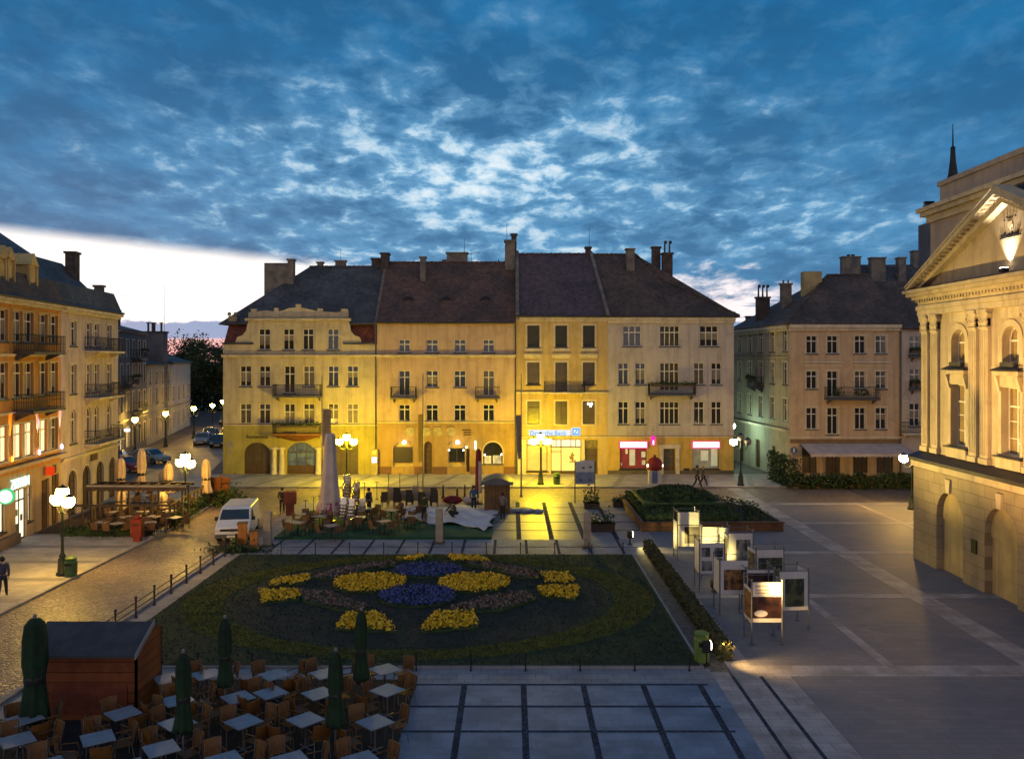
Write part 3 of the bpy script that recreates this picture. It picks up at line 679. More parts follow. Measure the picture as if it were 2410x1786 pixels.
for px in (956, 1047, 1142): eyebrow(roof, fx(px), 1.9, 15.4, 1.5)
mb = MB()
for k, (px, mm) in enumerate(((965, 0), (1003, 0), (1031, 0), (1061, 0))):
    m = MB(); m.lathe([(.40, 0), (.40, .03), (.34, .05), (.34, .02), (.0001, .02)], 24)
    for q in range(5):
        a = rnd.uniform(0, 6.28); m.ball((.17 * math.cos(a), .17 * math.sin(a), .03), .06, 6, 4)
    o = m.build('medallion', pmat('medallion_plaster', (.42, .36, .18), .8, (.30, .25, .12), 3, .3, 10), H, (fx(px), -.01, Zc(1016)), (rad(90), 0, 0))
    mb.box(fx(px) - .32, fx(px) + .32, -.03, 0, Zc(1004.5), Zc(1003))
for k in range(3): mb.box(fx(1088 + 3 * (k > 0)), fx(1109), -.03, 0, Zc(1013 + 5.5 * k), Zc(1010.5 + 5.5 * k))
bw(mb, 'dark_inscription', iron, H)
plate = pmat('roller_shutter', (.05, .038, .03), .5, (.04, .03, .024), 1, .8, 10, tex='plank', targs=(3.0, 'Z'))
win(H, fx(925), fx(972), .75, Zc(1038), cols=1, tr=0, a=.87, frame=pl_trim, pane=pl_ochre, y=.3, sill=False, name='arched_shopfront')
mb = MB(); mb.box(fx(927), fx(970), .2, .28, Zc(1089), Zc(1052)); bw(mb, 'roller_shutter', plate, H)
f = win(H, fx(998), fx(1017), .1, Zc(1039), cols=1, tr=.25, a=.36, frame=woodd, pane=woodd, y=.25, sill=False, name='arched_door')
win(H, fx(1055), fx(1095), .75, Zc(1038), cols=1, tr=0, a=.75, frame=pl_trim, pane=pl_ochre, y=.3, sill=False, name='arched_shopfront')
win(H, fx(1057), fx(1093), Zc(1088), Zc(1055), cols=2, tr=0, frame=brownf, pane=glassk, y=.2, sill=False, name='display_window')
shopi = pmat('bright_shop_display', (.5, .45, .3), .4, (.05, .05, .03), 2.4, .1, 6, emit=(1, .82, .45), es=.35)
win(H, fx(1137), fx(1183), 1.0, Zc(1040), cols=1, tr=0, a=.87, frame=brownf, pane=glassk, y=.2, sill=True, name='arched_shop_window', surround=pl_trim, sw=.1)
mb = MB()
for a, b, c, d in ((1140, 1156, 1073, 1096), (1160, 1180, 1072, 1094)): mb.box(fx(a), fx(b), .14, .19, Zc(d), Zc(c))
bw(mb, 'window_poster', shopi, H)
win(H, fx(1097), fx(1105), .3, Zc(1056), cols=1, tr=.2, frame=woodd, pane=glassb, y=.2, sill=False, name='narrow_door')
mb = MB()
for a, b in ((888, 921), (975, 996), (1018, 1052), (1107, 1134), (1186, 1214)): mb.box(fx(a), fx(b), -.06, .0, 0, .75)
bw(mb, 'plinth', pmat('plinth_red_brown', (.16, .075, .05), .8, (.12, .06, .04), 1, .2, 10), H)
lg = emat('warm_lantern_glass', (1.0, .78, .45), 22)
for px, py in ((953, 1039), (1078, 1039)):
    mb = MB(); mb.tube((0, 0, 0), (0, -.5, .05), .02); mb.lathe([(.03, -.32), (.13, -.05), (.16, 0), (.02, .14)], 8, 0, -.5); o = mb.build('wall_lantern', iron, H, (fx(px), 0, Zc(py)))
    MB().ball((0, -.5, -.03), .17, 10, 8).build('lantern_glass', lg, o)
mb = MB(); mb.tube((0, -.15, -.35), (0, -.15, .35), .04, n=8); mb.build('neon_tube', emat('neon_white', (.8, 1, .85), 9), H, (fx(1119), 0, Zc(1047)))
for px, py in ((1098, 1052), (1057, 1059), (1091, 1059), (1141, 1070), (1180, 1069)): MB().ball((0, -.08, 0), .07, 8, 6).build('shop_spot', emat('shop_spot_glow', (1, .9, .6), 9), H, (fx(px), 0, Zc(py)))
downpipe(H, W2 - .02, .1, Zc(760))

# ---------------------------------------------------------------- house 3: ochre bank house
H = thing('ochre_bank_house', 'narrow ochre house with dark shuttered windows and a glowing bank sign', 'house', (.33, 74.5, 0), 0, 'houses facing the square')
fx = lambda px: (px - 1214) * s_
W3 = fx(1430)
zg = Zc(1026); z2 = Zc(923); ze = Zc(745)
g = [(fx(1240), fx(1288), .35, Zc(1034), 0), (fx(1297), fx(1368), .1, Zc(1034), 0), (fx(1377), fx(1407), .1, Zc(1035), 0)]
bw(wallmesh(0, W3, 0, zg, g, .3), 'ground_floor_wall', pl_ochre, H)
xs_ = ((1241, 1270), (1307, 1335), (1372, 1400))
ra = [(fx(a), fx(b), Zc(998), Zc(944)) for a, b in xs_]
rb = [(fx(a), fx(b), Zc(905 if i != 1 else 922), Zc(853)) for i, (a, b) in enumerate(xs_)]
rc = [(fx(a), fx(b), Zc(817), Zc(766)) for a, b in xs_]
mb = wallmesh(0, W3, zg, ze, ra + rb + rc, .28); mb.poly([(0, 12, 0), (W3, 12, 0), (W3, 12, ze), (0, 12, ze)])
bw(mb, 'wall', pl_ochre, H)
dsh = pmat('dark_window_shutter', (.030, .030, .026), .45, (.022, .022, .02), 1.5, .5, 6, tex='plank', targs=(2.2, 'Z'))
for i, o in enumerate(ra): win(H, *o, cols=1 if i != 1 else 2, tr=.28 if i == 0 else 0, frame=brownf, pane=glassb, surround=pl_trim, sillm=pl_trim)
for i, o in enumerate(rb): win(H, *o, cols=1, tr=0, frame=brownf, pane=glassb, surround=pl_trim, sill=i != 1, sillm=tindk)
for o in rc: win(H, *o, cols=1, tr=0, frame=brownf, pane=dsh, surround=pl_trim, sillm=tin)
for o in rb:
    mb = MB(); mb.box(o[0] - .3, o[1] + .3, -.22, 0, Zc(835), Zc(833)); mb.prism([(o[0] - .22, -.07, Zc(843)), (o[1] + .22, -.07, Zc(843)), (o[1] + .3, -.2, Zc(835)), (o[0] - .3, -.2, Zc(835))], (0, .07, 0)); bw(mb, 'window_hood', pl_trim, H)
for o in rc: bw(MB().box(o[0] - .22, o[1] + .22, -.05, 0, Zc(826), Zc(819)), 'window_apron', pl_trim, H)
mb = MB(); mb.box(.1, 8.1, -.08, 0, Zc(757), Zc(752.5))
for i in range(38): mb.box(.15 + i * .21, .25 + i * .21, -.14, -.07, Zc(756), Zc(752.5))
bw(mb, 'dentil_band', pl_trim, H)
ledge(H, 0, W3, Zc(751), .2, .28, pl_trim, 'cornice'); ledge(H, 0, W3, Zc(924.5), .1, .16, pl_trim, 'string_course', tindk); ledge(H, 0, W3, Zc(1027.5), .06, .1, pl_trim, 'string_course', tindk)
balcony(H, fx(1280), fx(1375), Zc(923) + .02, 1.1, .95, slabm=pl_trim, bars=.11)
Zr = 20.05
roof = roofslab(H, [[(0, -.4, ze), (W3 + .3, -.4, ze), (W3 - .6, 6, Zr), (0, 6, Zr)], [(0, 12.4, ze), (W3 + .3, 12.4, ze), (W3 - .6, 6, Zr), (0, 6, Zr)]], rf_viol)
ridgecaps(roof, (0, 6, Zr + .04), (W3 - .6, 6, Zr + .04), rf_viol); gutter(H, 0, W3, ze + .02)
mb = MB()
mb.prism([(0, -.35, ze - .3), (0, 6, Zr - .4), (0, 6, Zr + .35), (0, -.35, ze + .35)], (.3, 0, 0))
mb.prism([(W3 - .15, -.35, ze), (W3 - 1.05, 6, Zr - .2), (W3 - 1.05, 6, Zr + .3), (W3 - .15, -.35, ze + .3)], (.28, 0, 0)); mb.build('verge_wall', chimpl, roof)
chimney(roof, fx(1200), 5.8, 18.5, 21.3, .95, 1.3, chimpl); chimney(roof, fx(1210), 6.3, 19, 22.0, .5, .7, brick); antenna(roof, fx(1192), 5.6, 21.2, 23.0)
chimney(roof, fx(1399), 6.2, 19.3, 20.75, .5, .7, brick); antenna(roof, fx(1402), 6.2, 20.7, 22.6)
eyebrow(roof, fx(1323), 1.9, 15.65, 2.0, lit=True)
posterm = pmat('lit_poster_wall', (.62, .52, .28), .5, (.55, .46, .24), 1, .05, 6, emit=(1, .80, .36), es=.38)
f = win(H, fx(1240), fx(1288), .35, Zc(1034), cols=1, tr=0, frame=brownf, pane=pmat('lit_shop_beige', (.45, .36, .18), .4, (.36, .27, .12), 1.5, .05, 6, emit=(1, .72, .30), es=.20), y=.12, name='shop_window', sillm=tindk)
mb = MB(); mb.box(1.27, 1.33, -.02, .05, 0, 2.9); mb.box(.05, 1.75, -.015, .05, 2.22, 2.3); mb.build('mullion', brownf, f)
mb = MB(); mb.box(.06, 1.72, .0, .028, 2.32, 2.95); mb.build('transom_light', emat('transom_glow', (1, .86, .5), 1.3), f)
f = win(H, fx(1297), fx(1368), .1, Zc(1034), cols=1, tr=0, frame=brownf, pane=posterm, y=.12, name='shop_window', sill=False)
mb = MB(); mb.box(.84, .92, -.02, .05, 0, 3.1); mb.box(.05, 2.6, -.02, .05, 2.32, 2.4); mb.box(.0, .84, -.02, .05, 1.92, 1.99); mb.box(.05, 2.6, -.015, .055, .05, .28)
for xx in (.42, 1.72, 2.12): mb.box(xx, xx + .05, -.015, .05, 2.4, 3.05)
mb.build('mullion', brownf, f)
mb = MB(); mb.box(.06, 2.58, .0, .028, 2.42, 3.08); mb.build('transom_light', emat('transom_glow', (0, 0, 0), 1), f)
mb = MB()      # leafy crown motif on the poster
for k in range(16):
    a = rnd.uniform(0, 6.28); rr = rnd.uniform(0, .26); mb.ball((1.85 + rr * math.cos(a), .0, 1.42 + rr * math.sin(a)), rnd.uniform(.06, .13), 7, 5, (1, .08, 1))
mb.box(1.62, 2.05, -.004, .004, 1.02, 1.12); mb.ball((1.86, 0, 1.78), .08, 7, 5, (1, .08, 1.6)); mb.build('poster_motif', pmat('motif_brown_green', (.22, .17, .06), .7, (.25, .10, .03), 6, .1, 9), f)
f = win(H, fx(1377), fx(1407), .1, Zc(1056), cols=1, tr=.25, frame=woodd, pane=glassb, y=.22, sill=False, name='doorway')
mb = MB(); mb.box(fx(1377), fx(1407), .15, .25, Zc(1056), Zc(1035)); bw(mb, 'door_fanlight_panel', pmat('speckled_stone', (.22, .17, .06), .6, (.12, .09, .04), 5, .2, 9), H)
mb = MB()
for a, b in ((1218, 1238), (1289, 1296), (1369, 1376)): mb.box(fx(a), fx(b), -.05, 0, .1, Zc(1034))
bw(mb, 'pilaster', pl_trim, H)
MB().box(fx(1245), fx(1343), -.06, -.02, Zc(1026), Zc(1011.5)).build('sign_board', emat('sign_white_glow', (.95, .97, 1.0), .95), H)  # glowing board added as the white halo behind the backlit letters
text('Deutsche Bank', .56, H, (fx(1247), -.08, Zc(1024)), (rad(90), 0, 0), emat('sign_blue_glow', (.02, .42, .85), 1.0), 'sign_lettering', .015, sx=.93)
f = MB().box(fx(1345), fx(1366), -.08, -.02, Zc(1025), Zc(1006)).build('sign_logo', emat('sign_white_glow', (0, 0, 0), 1), H)
mb = MB(); X0, X1, Z0, Z1 = fx(1347), fx(1364), Zc(1023), Zc(1008); e = .1
mb.box(X0, X1, -.1, -.085, Z0, Z0 + e); mb.box(X0, X1, -.1, -.085, Z1 - e, Z1); mb.box(X0, X0 + e, -.1, -.085, Z0 + e, Z1 - e); mb.box(X1 - e, X1, -.1, -.085, Z0 + e, Z1 - e)
mb.prism([(X0 + .14, -.1, Z0 + .12), (X0 + .24, -.1, Z0 + .12), (X1 - .14, -.1, Z1 - .12), (X1 - .24, -.1, Z1 - .12)], (0, .015, 0)); mb.build('logo_frame', emat('sign_blue_glow', (0, 0, 0), 1), f)
downpipe(H, .1, .1, Zc(990)); 
for dx in (0, .3, .2): MB().ball((fx(1385) + dx, .1, Zc(950 if dx != .2 else 955)), .09, 8, 6).build('ceiling_bulb', emat('shop_spot_glow', (0, 0, 0), 1), H)

# ---------------------------------------------------------------- house 4: greyish corner house over a yellow ground floor
H = thing('grey_corner_house', 'pale grey-pink corner house over a bright yellow ground floor with two pink shop signs', 'house', (8.36, 74.5, 0), 0, 'houses facing the square')
fx = lambda px: (px - 1430) * s_
W4 = fx(1727); zg = Zc(1026); ze = Zc(745)
g = [(fx(1459), fx(1522), .55, Zc(1046), 0), (fx(1562), fx(1589), .12, Zc(1056), 0), (fx(1630), fx(1692), .55, Zc(1046), 0)]
bw(wallmesh(0, W4, 0, zg, g, .3), 'ground_floor_wall', pl_yellow, H)
xs_ = ((1455, 1479, 2), (1495, 1519, 2), (1553, 1598, 4), (1633, 1657, 2), (1674, 1698, 2))
ra = [(fx(a), fx(b), Zc(998), Zc(945)) for a, b, c in xs_]; rb = [(fx(a), fx(b), Zc(905 if c < 4 else 920), Zc(854)) for a, b, c in xs_]
x3 = ((1466, 1509, 3), (1553, 1599, 4), (1647, 1690, 3)); rc = [(fx(a), fx(b), Zc(815), Zc(767)) for a, b, c in x3]
mb = wallmesh(0, W4, zg, ze, ra + rb + rc, .28); mb.poly([(0, 12, 0), (W4, 12, 0), (W4, 12, ze), (0, 12, ze)]); mb.poly([(W4, 0, 0), (W4, 12, 0), (W4, 12, ze), (W4, 0, ze)]); bw(mb, 'wall', pl_grey, H)
for (a, b, c), o in zip(xs_, ra): win(H, *o, cols=c, tr=.3)
for i, ((a, b, c), o) in enumerate(zip(xs_, rb)): win(H, *o, cols=c, tr=.3, sill=c < 4, pane=glassk if i != 3 else glassc)
for (a, b, c), o in zip(x3, rc): win(H, *o, cols=c, tr=.32)
ledge(H, 0, W4 + .1, Zc(754), .3, .3, pl_trim, 'cornice'); ledge(H, 0, W4, Zc(1027.5), .06, .08, pl_trim, 'string_course', tindk)
balcony(H, fx(1524), fx(1632), Zc(927), 1.2, .95, plants=True, bars=.1)
Zr = 20.0; hx = fx(1520)
roof = roofslab(H, [[(-.3, -.45, ze), (W4 + .45, -.45, ze), (hx + 2.1, 3.6, 17.35), (hx, 6, Zr), (-1.1, 6, Zr)], [(W4 + .45, -.45, ze), (W4 + .45, 12.4, ze), (hx + 2.1, 7.0, 17.35), (hx, 6, Zr), (hx + 2.1, 3.6, 17.35)], [(-.3, 12.4, ze), (W4 + .45, 12.4, ze), (hx + 2.1, 8.4, 17.35), (hx, 6, Zr), (-1.1, 6, Zr)]], rf_dark)
ridgecaps(roof, (-1.0, 6, Zr + .04), (hx, 6, Zr + .04), rf_dark); ridgecaps(roof, (hx + 2.1, 3.6, 17.4), (W4 + .4, -.4, ze + .08), rf_dark); ridgecaps(roof, (hx, 6, Zr + .04), (hx + 2.1, 3.6, 17.4), rf_dark)
gutter(H, 0, W4 + .4, ze + .02)
chimney(roof, fx(1500), 4.6, 17, 20.4, .75, .7, chimpl); chimney(roof, fx(1571), 6.0, 16, 20.75, .75, .7, brick); chimney(roof, fx(1597), 5.5, 15.5, 20.1, .9, .8, brick, pots=2, cowl=True)
chimney(roof, fx(1459), 6.2, 19.9, 20.35, .1, .1, iron, cap=False); eyebrow(roof, fx(1560), 1.6, 15.3, 1.7)
pinkl = emat('pink_sign_edge', (1.0, .05, .22), 1.3); whl = emat('white_pink_sign', (1.0, .90, .97), 2.6)
for (a, b), pn in (((1459, 1522), pmat('red_shop_window', (.20, .035, .03), .3, (.10, .02, .02), 1.2, .05, 6, emit=(.9, .12, .10), es=.10)), ((1630, 1692), pmat('pale_shop_window', (.22, .20, .14), .3, (.10, .08, .06), 1.2, .05, 6, emit=(.8, .8, .5), es=.10))):
    f = win(H, fx(a), fx(b), .55, Zc(1046), cols=1, tr=0, pane=pn, frame=brownf, y=.15, name='shop_window', sillm=tindk)
    mb = MB(); mb.box(-.06, fx(b) - fx(a) + .06, -.32, -.05, 1.82, 2.42); sg = mb.build('shop_sign', pinkl, f)
    MB().box(.02, fx(b) - fx(a) - .02, -.335, -.322, 1.9, 2.36).build('sign_face', whl, sg)
    mb = MB()
    if a < 1500:
        mb.box(.85, 1.35, -.01, .02, .3, 1.7); 
        for q in ((.1, .3, .2, .5), (.5, 1.3, .7, 1.75), (1.95, .35, 2.25, .75), (1.9, 1.0, 2.25, 1.5)): mb.box(q[0], q[2], -.01, .02, q[1], q[3])
    else:
        mb.box(.75, 1.4, -.01, .02, .7, 1.6); mb.box(1.65, 2.2, -.01, .02, .25, 1.75)
    mb.build('window_poster', pmat('lit_poster_green_white', (.5, .5, .36), .5, (.38, .4, .3), 2, .05, 6, emit=(.85, .9, .6), es=.22), f)
mb = MB(); mb.box(fx(1552), fx(1561), -.08, 0, 0.12, Zc(1048)); mb.box(fx(1590), fx(1599), -.08, 0, .12, Zc(1048)); mb.box(fx(1552) - .08, fx(1599) + .08, -.12, 0, Zc(1055), Zc(1046)); bw(mb, 'door_surround', pl_trim, H)
f = win(H, fx(1562), fx(1589), .12, Zc(1056), cols=1, tr=.2, frame=woodd, pane=glassc, y=.2, sill=False, name='door'); MB().box(.1, fx(1589) - fx(1562) - .1, -.02, .03, .05, .75).build('door_panel', woodd, f)
mb = MB(); mb.tube((0, 0, .9), (0, -.9, .9), .02); mb.tube((0, -.45, .9), (0, -.45, 1.3), .015); mb.box(-.03, .03, -.6, -.3, .55, .6); f = mb.build('blade_sign_bracket', iron, H, (fx(1535), 0, Zc(1036)))
mb = MB(); mb.lathe([(.02, -.4), (.16, -.35), (.18, 0), (.16, .35), (.05, .45)], 10, 0, -.45); mb.build('pink_blade_sign', emat('magenta_sign', (1.0, .02, .38), 1.5), f)
MB().box(-.05, .05, -.66, -.62, -.3, .05).build('sign_figure', whl, f)
mb = MB(); mb.box(fx(1609), fx(1623), -.03, 0, Zc(1109), Zc(1102)); bw(mb, 'vent_plate', iron, H)
mb = MB(); mb.box(0, W4, -.04, 0, 0.1, .42); bw(mb, 'plinth', pmat('dark_plinth', (.12, .10, .07), .8), H)

# ================================================================ LEFT ROW
LR = math.atan2(.9925, -.1221)
def leftY(px): return -21.55 / ((px - CX) / FPX + .123)
def lx(px, y0): return (leftY(px) - y0) * 1.0075
def lz(px, py): return CH - (py - HY) / FPX * leftY(px)
H = thing('orange_shop_house', 'orange house with long balconies and brightly lit first floor windows over a lit shop', 'house', (-27.1 - .123 * (36 - 45.1), 36, 0), LR, 'houses on the left side of the square')
L = lambda px: lx(px, 36)
WO = L(143)
Z1, Z2 = 3.86, 4.5
pr_ = [(0, 12.5), (32, 51), (58, 77), (93, 110), (118, 134)]
cols_ = [(L(a) - 0, L(b)) for a, b in pr_]
extra = [(c[0] - 9.2, c[1] - 9.2) for c in cols_ if c[0] - 9.2 > .3]
allc = [c for c in cols_ if c[1] - c[0] > .3] + extra
def wd(c, w=1.15): m = (c[0] + c[1]) / 2; return (m - w / 2, m + w / 2)
allc = [wd(c) for c in allc]
lit_ = [(a, b, 4.65, 6.55) for a, b in allc]; r2 = [(a, b, 8.0, 9.95) for a, b in allc]; r3 = [(a, b, 11.1, 12.8) for a, b in allc]
bw(wallmesh(0, WO, Z1, 13.5, lit_ + r2 + r3, .3), 'wall', pl_orange, H)
gsh = [(L(0) - 1.6, L(12), .9, 2.95), (L(37), L(63), .1, 2.9), (L(66), L(75), .9, 2.9), (L(98), L(116), .1, 3.0), (L(122), L(138), .1, 3.1), (1.0, 3.2, .9, 2.95), (4.2, 6.2, .9, 2.95)]
mb = wallmesh(0, WO, 0, Z1, gsh, .35); mb.poly([(0, 13, 0), (WO, 13, 0), (WO, 13, 13.5), (0, 13, 13.5)]); mb.poly([(0, 0, 0), (0, 13, 0), (0, 13, 13.5), (0, 0, 13.5)])
bw(mb, 'ground_floor_wall', pmat('plaster_tan', (.42, .30, .17), .9, (.36, .25, .14), .8, .2, 20), H)
for i, o in enumerate(lit_): win(H, *o, pane=litw if i != 4 else glassc, tr=.3, surround=pl_trim, sw=.1, sillm=pl_trim)
for o in r2 + r3: win(H, *o, pane=glassk, tr=.3, surround=pl_ochre, sw=.1)
shopw = emat('shop_interior_glow', (1, .90, .62), 1.5)
win(H, *gsh[0], cols=2, tr=.22, pane=shopw, frame=brownf, name='shop_window', sillm=tindk); win(H, *gsh[5], cols=2, tr=.22, pane=shopw, frame=brownf, name='shop_window', sillm=tindk); win(H, *gsh[6], cols=2, tr=.22, pane=litw2, frame=brownf, name='shop_window', sillm=tindk)
f = win(H, *gsh[1], cols=2, tr=.22, pane=shopw, frame=brownf, sill=False, name='shop_door')
mb = MB()
for q in ((.25, 1.35, .55, 1.7), (.9, 1.0, 1.15, 1.35), (.15, .3, .6, .9)): mb.box(q[0], q[2], -.0, .028, q[1], q[3])
mb.build('door_sticker', metalg, f)
win(H, *gsh[2], cols=1, tr=.25, pane=litw2, frame=brownf, name='shop_window', sillm=tindk)
for o in gsh[3:5]: win(H, *o, cols=2, tr=.25, pane=woodd, frame=woodd, name='wooden_gate', sill=False)
ledge(H, 0, WO, Z1 + .35, .12, .35, pl_light, 'shop_cornice', tindk); ledge(H, 0, WO, 10.35, .08, .12, pl_trim, 'string_course'); ledge(H, 0, WO, 7.2, .08, .12, pl_trim, 'string_course'); ledge(H, 0, WO, 13.3, .22, .38, pl_trim, 'eaves_cornice')
for zb in (10.55, 7.25):
    balcony(H, L(32), L(112), zb, 1.05, .95, bars=.12)
    balcony(H, L(32) - 8.7, L(32) - 4.4, zb, 1.05, .95, bars=.12)
def strip(x, m, z0=4.3, z1=7.6):
    MB().box(x - .05, x + .05, -.16, -.08, z0 + .3, z0 + .55).build('uplighter', m, H)
    ld = bpy.data.lights.new('uplight', 'SPOT'); ld.energy = 3500; ld.color = m['c'][:3]; ld.spot_size = rad(12); ld.shadow_soft_size = .03
    lo = bpy.data.objects.new('uplight', ld); COL.objects.link(lo); lo.parent = H; lo.location = (x, -.22, z0 + .6); lo.rotation_euler = (rad(180 - 6), 0, 0)
mo = emat('orange_led', (1, .35, .02), 9); mo['c'] = (1, .3, .02); mv = emat('violet_led', (.75, .6, 1), 9); mv['c'] = (.7, .5, 1.0)
strip(L(24), mo); strip(L(88), mv); strip(L(141), mv); strip(L(24) - 8.8, mo)
text('ZKIWIN', .78, H, (L(12) + .45, -.10, 3.05), (rad(90), 0, 0), emat('green_white_sign', (.55, 1.0, .80), 2.2), 'sign_lettering', .03, sx=.8)
mb = MB(); mb.tube((L(12) - 1.35, -.1, 3.0), (L(12) - 1.35, -.9, 3.0), .025); f = bw(mb, 'sign_bracket', iron, H)
mb = MB(); mb.tube((L(12) - 1.42, -.65, 3.0), (L(12) - 1.28, -.65, 3.0), .42, n=24); mb.build('round_sign', emat('green_sign_edge', (.12, .75, .28), .9), f)
mb = MB(); mb.tube((L(12) - 1.44, -.65, 3.0), (L(12) - 1.26, -.65, 3.0), .33, n=24); mb.build('sign_face', emat('green_sign_face', (.8, 1, .85), 2.0), f)
mb = MB(); mb.box(L(104), L(108), -.5, -.1, 3.25, 3.75); bw(mb, 'red_box_sign', emat('red_sign_glow', (1, .06, .01), .8), H)
mb = MB(); mb.box(L(124), L(131), -.04, 0, 3.2, 3.7); bw(mb, 'wall_plaque', iron, H)
mb = MB(); mb.box(0, L(34), -.35, 0, 0.1, .62); bw(mb, 'entrance_step', pmat('step_stone', (.16, .11, .08), .8), H)
prof = [(-.35, 13.45), (.3, 15.0), (1.9, 15.15), (3.95, 17.2), (5.1, 17.2), (8.8, 19.8), (13, 19.8)]
def lroof(Hh, W_, name='roof', x0=0):
    polys = [[(x0, a[0], a[1]), (W_, a[0], a[1]), (W_, b[0], b[1]), (x0, b[0], b[1])] for a, b in zip(prof, prof[1:])]
    r = roofslab(Hh, polys, rf_slate if Hh.name.startswith('white') else rf_dark, t=.1)
    mb = MB(); mb.poly([(W_ - .05, p[0], p[1]) for p in prof] + [(W_ - .05, 13, 13.3), (W_ - .05, 0, 13.3)]); mb.poly([(x0 + .05, p[0], p[1]) for p in prof] + [(x0 + .05, 13, 13.3), (x0 + .05, 0, 13.3)])
    bw(mb, 'gable_wall', pl_dark, Hh); return r
roof = lroof(H, WO)
gutter(H, 0, WO, 13.52)
for xx in (L(12) , L(28), L(82), L(12) - 3.2, L(12) - 6.5):
    mb = MB(); mb.box(xx - .45, xx + .45, .15, 1.6, 14.0, 15.55); mb.prism([(xx - .62, .0, 15.55), (xx + .62, .0, 15.55), (xx + .25, .0, 15.95), (xx, .0, 16.25), (xx - .25, .0, 15.95)], (0, 1.6, 0)); mb.box(xx - .25, xx + .25, .12, .16, 14.5, 15.3)
    mb.box(xx - .57, xx - .45, .04, .2, 14.0, 15.55); mb.box(xx + .45, xx + .57, .04, .2, 14.0, 15.55)
    d = mb.build('dormer', pl_ochre, roof, (0, 0, 0))
H = thing('white_arcade_house', 'pale house with round arched arcade and small corner balconies beside the orange house', 'house', (-27.1 - .123 * (53 - 45.1), 53, 0), LR, 'houses on the left side of the square')
L = lambda px: lx(px, 53); WW = L(278)
arc_ = [(L(158), L(181), .1, 3.0, .8), (L(193), L(212), .1, 3.0, .8), (L(226), L(243), .1, 3.0, .8), (L(257), L(271), .1, 3.0, .8)]
arc_ = [((a + b) / 2 - .75, (a + b) / 2 + .75, c, d, .75) for a, b, c, d, e in arc_]
cw = [(L(166), L(179)), (L(203), L(215)), (L(221), L(233)), (L(251), L(262))]
cw = [wd(c, 1.0) for c in cw]
ra = [(a, b, 4.7, 6.9, .5) for a, b in cw]; rb = [(a, b, 7.9, 9.8) for a, b in cw]; rc = [(a, b, 11.0, 12.6) for a, b in cw]
mb = wallmesh(0, WW, 0, 13.5, arc_ + ra + rb + rc, .32); mb.poly([(WW, 0, 0), (WW, 13, 0), (WW, 13, 13.5), (WW, 0, 13.5)]); mb.poly([(0, 13, 0), (WW, 13, 0), (WW, 13, 13.5), (0, 13, 13.5)])
bw(mb, 'wall', pl_light, H)
for i, o in enumerate(ra): win(H, o[0], o[1], o[2], o[3], a=.5, pane=glassc if i != 1 else glassk)
for o in rb + rc: win(H, *o, pane=glassk if o[2] > 8 else glassc, surround=pl_trim, sw=.1)
for o in arc_: win(H, o[0], o[1], o[2], o[3], a=.75, cols=2, tr=.25, frame=woodd, pane=glassb, sill=False, name='arcade_door', surround=pl_trim, sw=.12)
ledge(H, 0, WW, 3.8, .12, .2, pl_trim, 'string_course'); ledge(H, 0, WW, 13.25, .24, .4, pl_trim, 'eaves_cornice')
for zb in (10.7, 7.55, 4.45): balcony(H, L(199), L(262), zb, .95, .9, slabm=pl_trim)
mb = MB(); mb.box(L(213), L(228), -.06, 0, 3.2, 3.65); bw(mb, 'sign_board', woodd, H)
roof = lroof(H, WW); gutter(H, 0, WW, 13.52)
chimney(roof, WW - .6, 3.0, 15, 18.0, .9, .7, brick); chimney(roof, WW - .4, 1.2, 14, 15.6, .4, .6, chimpl)

# ---------------------------------------------------------------- the street beyond: four more houses
SR = math.atan2(.9778, -.2097)
def stY(px): return -21.4 / ((px - CX) / FPX + .2145)
def street_house(name, label, p0, p1, hz, m, rfm, rows, n, D=12, setback=0, rise=1.7, y0=None, y1=None, gf=None, lit=0):
    Y0 = y0 or stY(p0); Y1 = y1 or stY(p1); W_ = (Y1 - Y0) * 1.0227
    Hh = thing(name, label, 'house', (-21.4 - .2145 * Y0 - setback, Y0, 0), SR, 'houses along the street on the left')
    ops = []; st = W_ / n
    for r, (za, zb_) in enumerate(rows):
        for i in range(n): ops.append((st * (i + .5) - .55, st * (i + .5) + .55, za, zb_))
    mb = wallmesh(0, W_, 0, hz, ops, .2, D); bw(mb, 'wall', m, Hh)
    for k, o in enumerate(ops): win(Hh, *o, pane=(litw if (k in (lit if isinstance(lit, tuple) else ())) else (glassk if k % 3 else glassc)), tr=.3, sill=o[2] > 2, surround=pl_trim, sw=.12)
    ledge(Hh, 0, W_, hz - .15, .15, .3, pl_far, 'eaves_cornice'); ledge(Hh, 0, W_, 3.7, .12, .2, pl_far, 'string_course')
    rr = roofslab(Hh, [[(-.1, -.35, hz), (W_ + .1, -.35, hz), (W_ + .1, D / 2, hz + rise), (-.1, D / 2, hz + rise)], [(-.1, D + .35, hz), (W_ + .1, D + .35, hz), (W_ + .1, D / 2, hz + rise), (-.1, D / 2, hz + rise)]], rfm)
    mb = MB(); mb.poly([(0, 0, hz), (0, D, hz), (0, D / 2, hz + rise - .1)]); mb.poly([(W_, 0, hz), (W_, D, hz), (W_, D / 2, hz + rise - .1)]); bw(mb, 'gable_wall', m, Hh)
    return Hh, rr, W_
H, roof, w_ = street_house('soot_grey_house', 'tall dark grey house with balconies, first along the narrow street', 278, 345, 13.2, pl_dark, rf_slate, ((.8, 2.9), (4.6, 6.6), (7.6, 9.6), (10.4, 12.2)), 5, lit=(0, 1))
balcony(H, 1.5, 5.0, 7.4, 1.0, .95, plants=True); balcony(H, 6, 9.5, 10.2, 1.0, .95, plants=True); balcony(H, 6.5, 9.5, 4.4, 1.0, .95)
